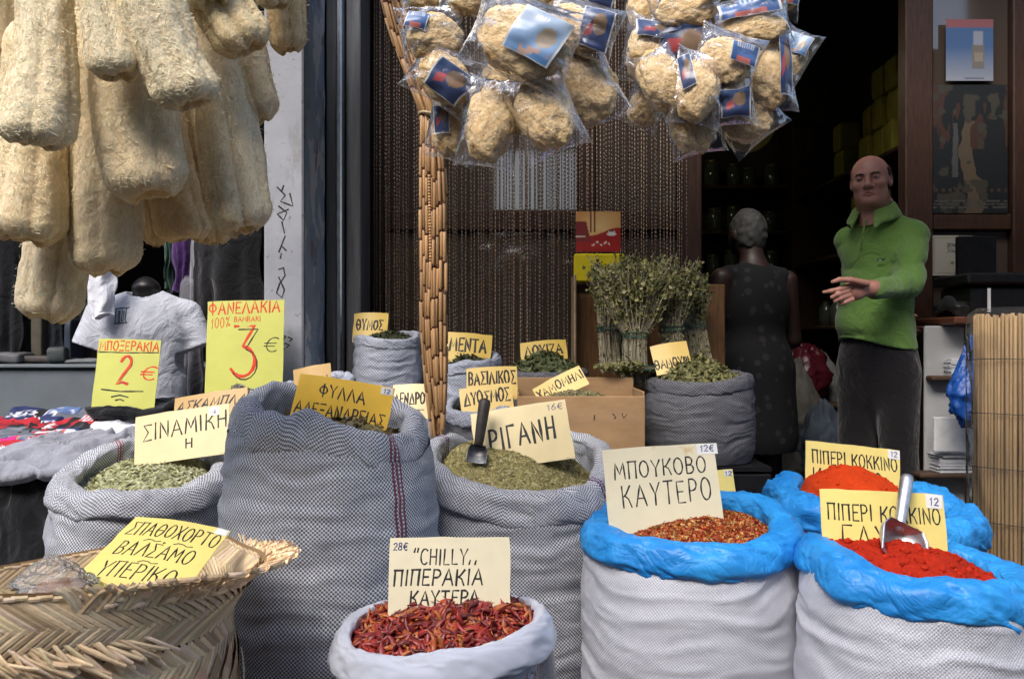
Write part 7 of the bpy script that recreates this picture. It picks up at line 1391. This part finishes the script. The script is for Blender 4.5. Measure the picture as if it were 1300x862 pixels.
for si, z_ in enumerate(ZB[1:]):
    for k_ in range(8):
        x_ = .92 + k_ * .145; 
        if jar0 is None:
            jar0 = thing("glass_jar", "dim glass jar in the rows on the back shelves of the shop", "jar", (x_, 6.48, z_), "jars on the back shelves"); b = MB(); b.lathe([(.001, .001), (.048, .001), (.052, .008), (.052, .135), (.044, .15), (.040, .155)], (x_, 6.48, z_), 16); obj("glass_body", np.vstack(b.V), b.F, M_jar, jar0); b = MB(); b.lathe([(.043, .152), (.045, .154), (.045, .172), (.001, .174)], (x_, 6.48, z_), 16); obj("lid", np.vstack(b.V), b.F, M_lid, jar0)
        else:
            q_ = copy_tree(jar0); q_.location = (x_ + rj.uniform(-.02, .02), 6.48 + rj.uniform(-.04, .04), z_); s_ = rj.uniform(.8, 1.15); q_.scale = (s_, s_, s_ * rj.uniform(.85, 1.2))
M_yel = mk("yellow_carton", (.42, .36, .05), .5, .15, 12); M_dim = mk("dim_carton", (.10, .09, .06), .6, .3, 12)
yb = None; i_ = 0
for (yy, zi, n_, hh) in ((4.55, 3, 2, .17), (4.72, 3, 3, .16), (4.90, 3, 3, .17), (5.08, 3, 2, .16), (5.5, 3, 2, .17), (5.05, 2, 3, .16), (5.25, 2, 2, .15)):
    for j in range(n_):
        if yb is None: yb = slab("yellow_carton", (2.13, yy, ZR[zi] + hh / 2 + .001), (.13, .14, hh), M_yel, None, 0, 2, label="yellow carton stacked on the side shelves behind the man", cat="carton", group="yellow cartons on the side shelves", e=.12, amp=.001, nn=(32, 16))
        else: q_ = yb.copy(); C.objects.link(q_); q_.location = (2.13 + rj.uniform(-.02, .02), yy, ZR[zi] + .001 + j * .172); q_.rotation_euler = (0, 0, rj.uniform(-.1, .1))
for k_ in range(8):
    yy = 4.5 + k_ * .2; b = MB(); b.lathe([(.001, .001), (.05, .001), (.05, .12), (.03, .15), (.03, .17), (.001, .17)], (2.14, yy, ZR[1]), 14); o = obj("dark_bottle", np.vstack(b.V), b.F, M_jar); tag(o, "dark bottle in the row on the lower side shelf", "bottle", "bottles on the lower side shelf")
# dim sacks and a red bag on the shop floor
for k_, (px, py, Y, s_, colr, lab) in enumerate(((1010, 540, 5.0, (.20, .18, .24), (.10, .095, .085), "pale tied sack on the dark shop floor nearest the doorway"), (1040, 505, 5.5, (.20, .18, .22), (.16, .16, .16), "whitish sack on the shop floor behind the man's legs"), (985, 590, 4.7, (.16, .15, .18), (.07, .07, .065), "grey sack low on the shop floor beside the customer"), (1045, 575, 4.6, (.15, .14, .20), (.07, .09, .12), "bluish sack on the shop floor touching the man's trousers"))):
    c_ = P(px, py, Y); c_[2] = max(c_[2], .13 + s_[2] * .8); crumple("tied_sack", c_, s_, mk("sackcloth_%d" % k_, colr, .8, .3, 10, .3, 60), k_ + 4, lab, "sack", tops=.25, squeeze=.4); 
shf = thing("low_shelf", "low dark shelf inside the shop left of the man", "shelf", (1.75, 5.3, .12)); obj("shelf_board", *bx((1.45, 5.05, .72), (1.99, 5.5, .745)), M_shelf, shf, smooth=False)
for x_ in (1.47, 1.95): obj("leg", *bx((x_ - .02, 5.2, .124), (x_ + .02, 5.3, .717)), M_shelf, shf, smooth=False)
crumple("red_bag", (XP(1022, 5.2), 5.25, .90), (.17, .12, .15), mk("red_plastic", (.07, .008, .014), .35, .2, 10), 14, "dim red plastic bag on the low shelf left of the man", "bag", tops=.2, squeeze=.2)
tr = thing("round_tray", "dim round woven tray hanging high inside the shop", "tray", P(945, 160, 5.6)); c_ = P(945, 158, 5.6); b = MB(); prof = [(.0, 0), (.12, .003), (.17, .008), (.185, .02), (.19, .02), (.19, .03)]; pa = np.array(prof); an = np.linspace(0, 2 * np.pi, 36, endpoint=False); V = stack(c_[0] + pa[:, 0:1] * np.cos(an), c_[1] - np.repeat(pa[:, 1:2], 36, 1), c_[2] + pa[:, 0:1] * np.sin(an)).reshape(-1, 3); obj("tray_disc", V, gridF(len(prof), 36, True), mk("tray_straw", (.28, .22, .08), .7, .2, 20), tr); b.tube([c_ + [0, 0, .19], [c_[0], c_[1], 3.30]], .003, 5); obj("cord", np.vstack(b.V), b.F, M_string, tr)
# fluorescent fitting
lt = thing("fluorescent_lamp", "lit fluorescent tube lamp glimpsed between the sponge bunches", "lamp", P(790, 100, 5.2)); a, b_ = P(758, 100, 5.2), P(862, 100, 5.2)
obj("housing", *bx((a[0], 5.16, a[2] + .03), (b_[0], 5.26, a[2] + .07)), M_white, lt, smooth=False); b = MB(); b.tube([a, b_], .019, 12); obj("tube", np.vstack(b.V), b.F, glow("tube_glow", (1.0, .92, .62), 5.0), lt)
for x_ in (a[0] + .05, b_[0] - .05):
    b = MB(); b.tube([(x_, 5.21, a[2] + .07), (x_, 5.21, 3.30)], .006, 6); obj("suspension_rod", np.vstack(b.V), b.F, M_steel, lt)

# ------------------------------------------------------------------ right side: table, printer, papers, blue bag, reed roll
YT = 3.3
ds = thing("wooden_table", "reddish brown table top behind the reed roll", "table", (2.0, 3.4, .0)); x0, x1, zt2 = XP(1212, YT), 2.42, ZP(402, YT)
obj("table_top", *bx((x0, YT, zt2 - .03), (x1, 3.70, zt2)), mk("red_brown_wood", (.13, .045, .025), .4, .3, 16, stretch=(.6, 6, 6)), ds, smooth=False); obj("side_panel", *bx((x0 + .10, YT + .05, .005), (x0 + .12, 3.41, zt2 - .033)), M_white, ds, smooth=False); obj("side_panel", *bx((x1 - .05, YT + .05, .005), (x1 - .03, 3.41, zt2 - .033)), M_shelf, ds, smooth=False)
obj("shelf_board", *bx((x0 - .06, YT + .05, ZP(478, YT) - .02), (x0 + .097, 3.41, ZP(478, YT))), M_shelf, ds, smooth=False); obj("shelf_board", *bx((x0 - .12, YT + .02, ZP(602, YT) - .02), (x0 + .097, 3.41, ZP(602, YT))), M_shelf, ds, smooth=False)
obj("back_panel", *bx((x0 - .06, 3.412, .13), (x0 + .10, 3.43, zt2 - .033)), mk("pale_panel", (.40, .40, .40), .7, .1, 10), ds, smooth=False)
pr = thing("printer", "black boxy printer with a painted edge highlight on the reddish table", "printer", (XP(1262, 3.45), 3.5, zt2)); px0, px1 = XP(1234, 3.4), XP(1318, 3.4)
obj("printer_body", *bx((px0, 3.40, zt2 + .003), (px1, 3.66, ZP(362, 3.4)), .012), M_black, pr, smooth=False); obj("printer_lid", *bx((px0 - .03, 3.37, ZP(362, 3.4) + .003), (px1, 3.66, ZP(347, 3.4)), .008), M_black, pr, smooth=False); obj("pale_edge", *bx((XP(1253, 3.4), 3.394, zt2 + .02), (XP(1257, 3.4), 3.399, ZP(366, 3.4)), .001), M_white, pr, smooth=False); obj("paper_tray", *bx((px0 + .05, 3.6, ZP(347, 3.4) + .003), (px1 - .05, 3.63, ZP(300, 3.6)), .004), M_black, pr, smooth=False)  # pale strip paints a bright highlight onto the printer
slab("wrapped_packet", (XP(1214, 3.5), 3.5, zt2 + .04), (.13, .16, .07), mk("dark_wrap", (.03, .03, .032), .2, .4, 20, .4, 30), None, 20, 5, label="dark glossy wrapped packet left of the printer", cat="packet", e=.5, amp=.01)
M_paper = mk("paper_sheets", (.62, .62, .63), .8, .12, 30)
def papers(label, px0, px1, py0, py1, Y, n, seed, d=.2):
    r = np.random.default_rng(seed); b = MB(); z0, z1 = ZP(py1, Y), ZP(py0, Y); dz = (z1 - z0) / n; a, c_ = XP(px0, Y), XP(px1, Y)
    for i in range(n): j = r.normal(size=2) * .006; b.box((a + j[0], Y + j[1], z0 + i * dz), (c_ + j[0], Y + d + j[1], z0 + i * dz + dz * .78), (1, 1, 1))
    return tag(b.build("paper_stack", M_paper), label, "paper stack")
papers("uneven stack of white papers on the upper shelf behind the blue bag", 1207, 1243, 455, 477, YT + .06, 12, 1, .10)
papers("tall pile of white papers on the lower shelf under the blue bag", 1192, 1244, 575, 601, YT + .04, 16, 2, .10)
b = MB(); b.box((XP(1188, YT), YT + .01, ZP(574, YT)), (XP(1238, YT), YT + .03, ZP(530, YT)), bev=.003); o = b.build("white_folder", M_paper); tag(o, "white folder standing on the pile of papers below the blue bag", "folder")
pb = P(1236, 502, 3.18); M_bluebag = plastic_film("blue_bag_film", (.03, .10, .40), .62, .34, .16)
M_bb = mk("blue_plastic_bag", (.012, .07, .30), .25, .3, 10, .5, 40, .012, spec=.5); t = thing("blue_plastic_bag", "blue plastic carrier bag hanging beside the reed roll", "plastic bag", (pb[0], pb[1], pb[2] - .12)); crumple("bag_body", pb, (.088, .06, .105), M_bb, 8, parent=t, amp=.32, freq=1.8, tops=.55, squeeze=.55)
b = MB(); b.tube([pb + [.03, 0, .12], pb + [.05, .02, .2], (XP(1258, 3.25), 3.29, ZP(415, 3.25))], [.012, .008, .006], 8); obj("handles", np.vstack(b.V), b.F, M_bb, t)
# rolled reed screen
YR2 = 2.58; RR = .125; rc_ = np.array([XP(1243, YR2) + RR * 1.02, YR2 + .02]); zt3 = ZP(400, YR2); rl = thing("reed_roll", "rolled reed screen standing at the right edge in clear wrap", "reed screen", (rc_[0], rc_[1], 0))
b = MB(); r = np.random.default_rng(4); turns = 2.2; na = 150
for i in range(na):
    a = 2 * np.pi * turns * i / na; rad = RR - .016 * (turns - a / (2 * np.pi)) * .9 + .001 * r.normal(); x_, y_ = rc_[0] + rad * math.cos(a), rc_[1] + rad * math.sin(a); j = r.normal(size=2) * .0015; h_ = zt3 + r.uniform(-.012, .006)
    b.tube([(x_, y_, .004), (x_ + j[0], y_ + j[1], .4), (x_ - j[0], y_ - j[1], .8), (x_, y_, h_)], .0046 * r.uniform(.8, 1.2), 7, np.array([.36, .235, .11]) * r.uniform(.60, 1.15))
obj("reeds", np.vstack(b.V), b.F, mk("reed_stalks", (1, 1, 1), .6, .3, 20, .25, 60, .003, attr=True, stretch=(1, 1, .3)), rl, col=np.vstack(b.c))
for z_ in (.22, .40, .58, .74, .90, 1.06):
    an = np.linspace(0, 2 * np.pi, 70); b = MB(); b.tube(stack(rc_[0] + (RR + .0052 + .0012 * np.sin(an * 31)) * np.cos(an), rc_[1] + (RR + .0052 + .0012 * np.sin(an * 31)) * np.sin(an), z_ + .004 * np.sin(an * 2)), .0013, 5); obj("binding_cord", np.vstack(b.V), b.F, M_ink, rl)
n, k = 110, 90; th = np.linspace(0, 2 * np.pi, n, endpoint=False)[None]; z_ = np.linspace(.05, zt3 + .022, k)[:, None]; cr = 1 - 2 * np.abs(fbm(stack(np.cos(th) * 2.5 + z_ * 2, np.sin(th) * 2.5 + 0 * z_, z_ * 3), 6, 4)); rr = RR + .011 + .004 * cr - .03 * np.clip((z_ - zt3 - .003) / .02, 0, 1)
obj("clear_wrap", stack(rc_[0] + rr * np.cos(th), rc_[1] + rr * np.sin(th), z_ + 0 * th).reshape(-1, 3), gridF(k, n, True), plastic_film("wrap_film", (1, 1, 1), .02, .09, .09), rl)
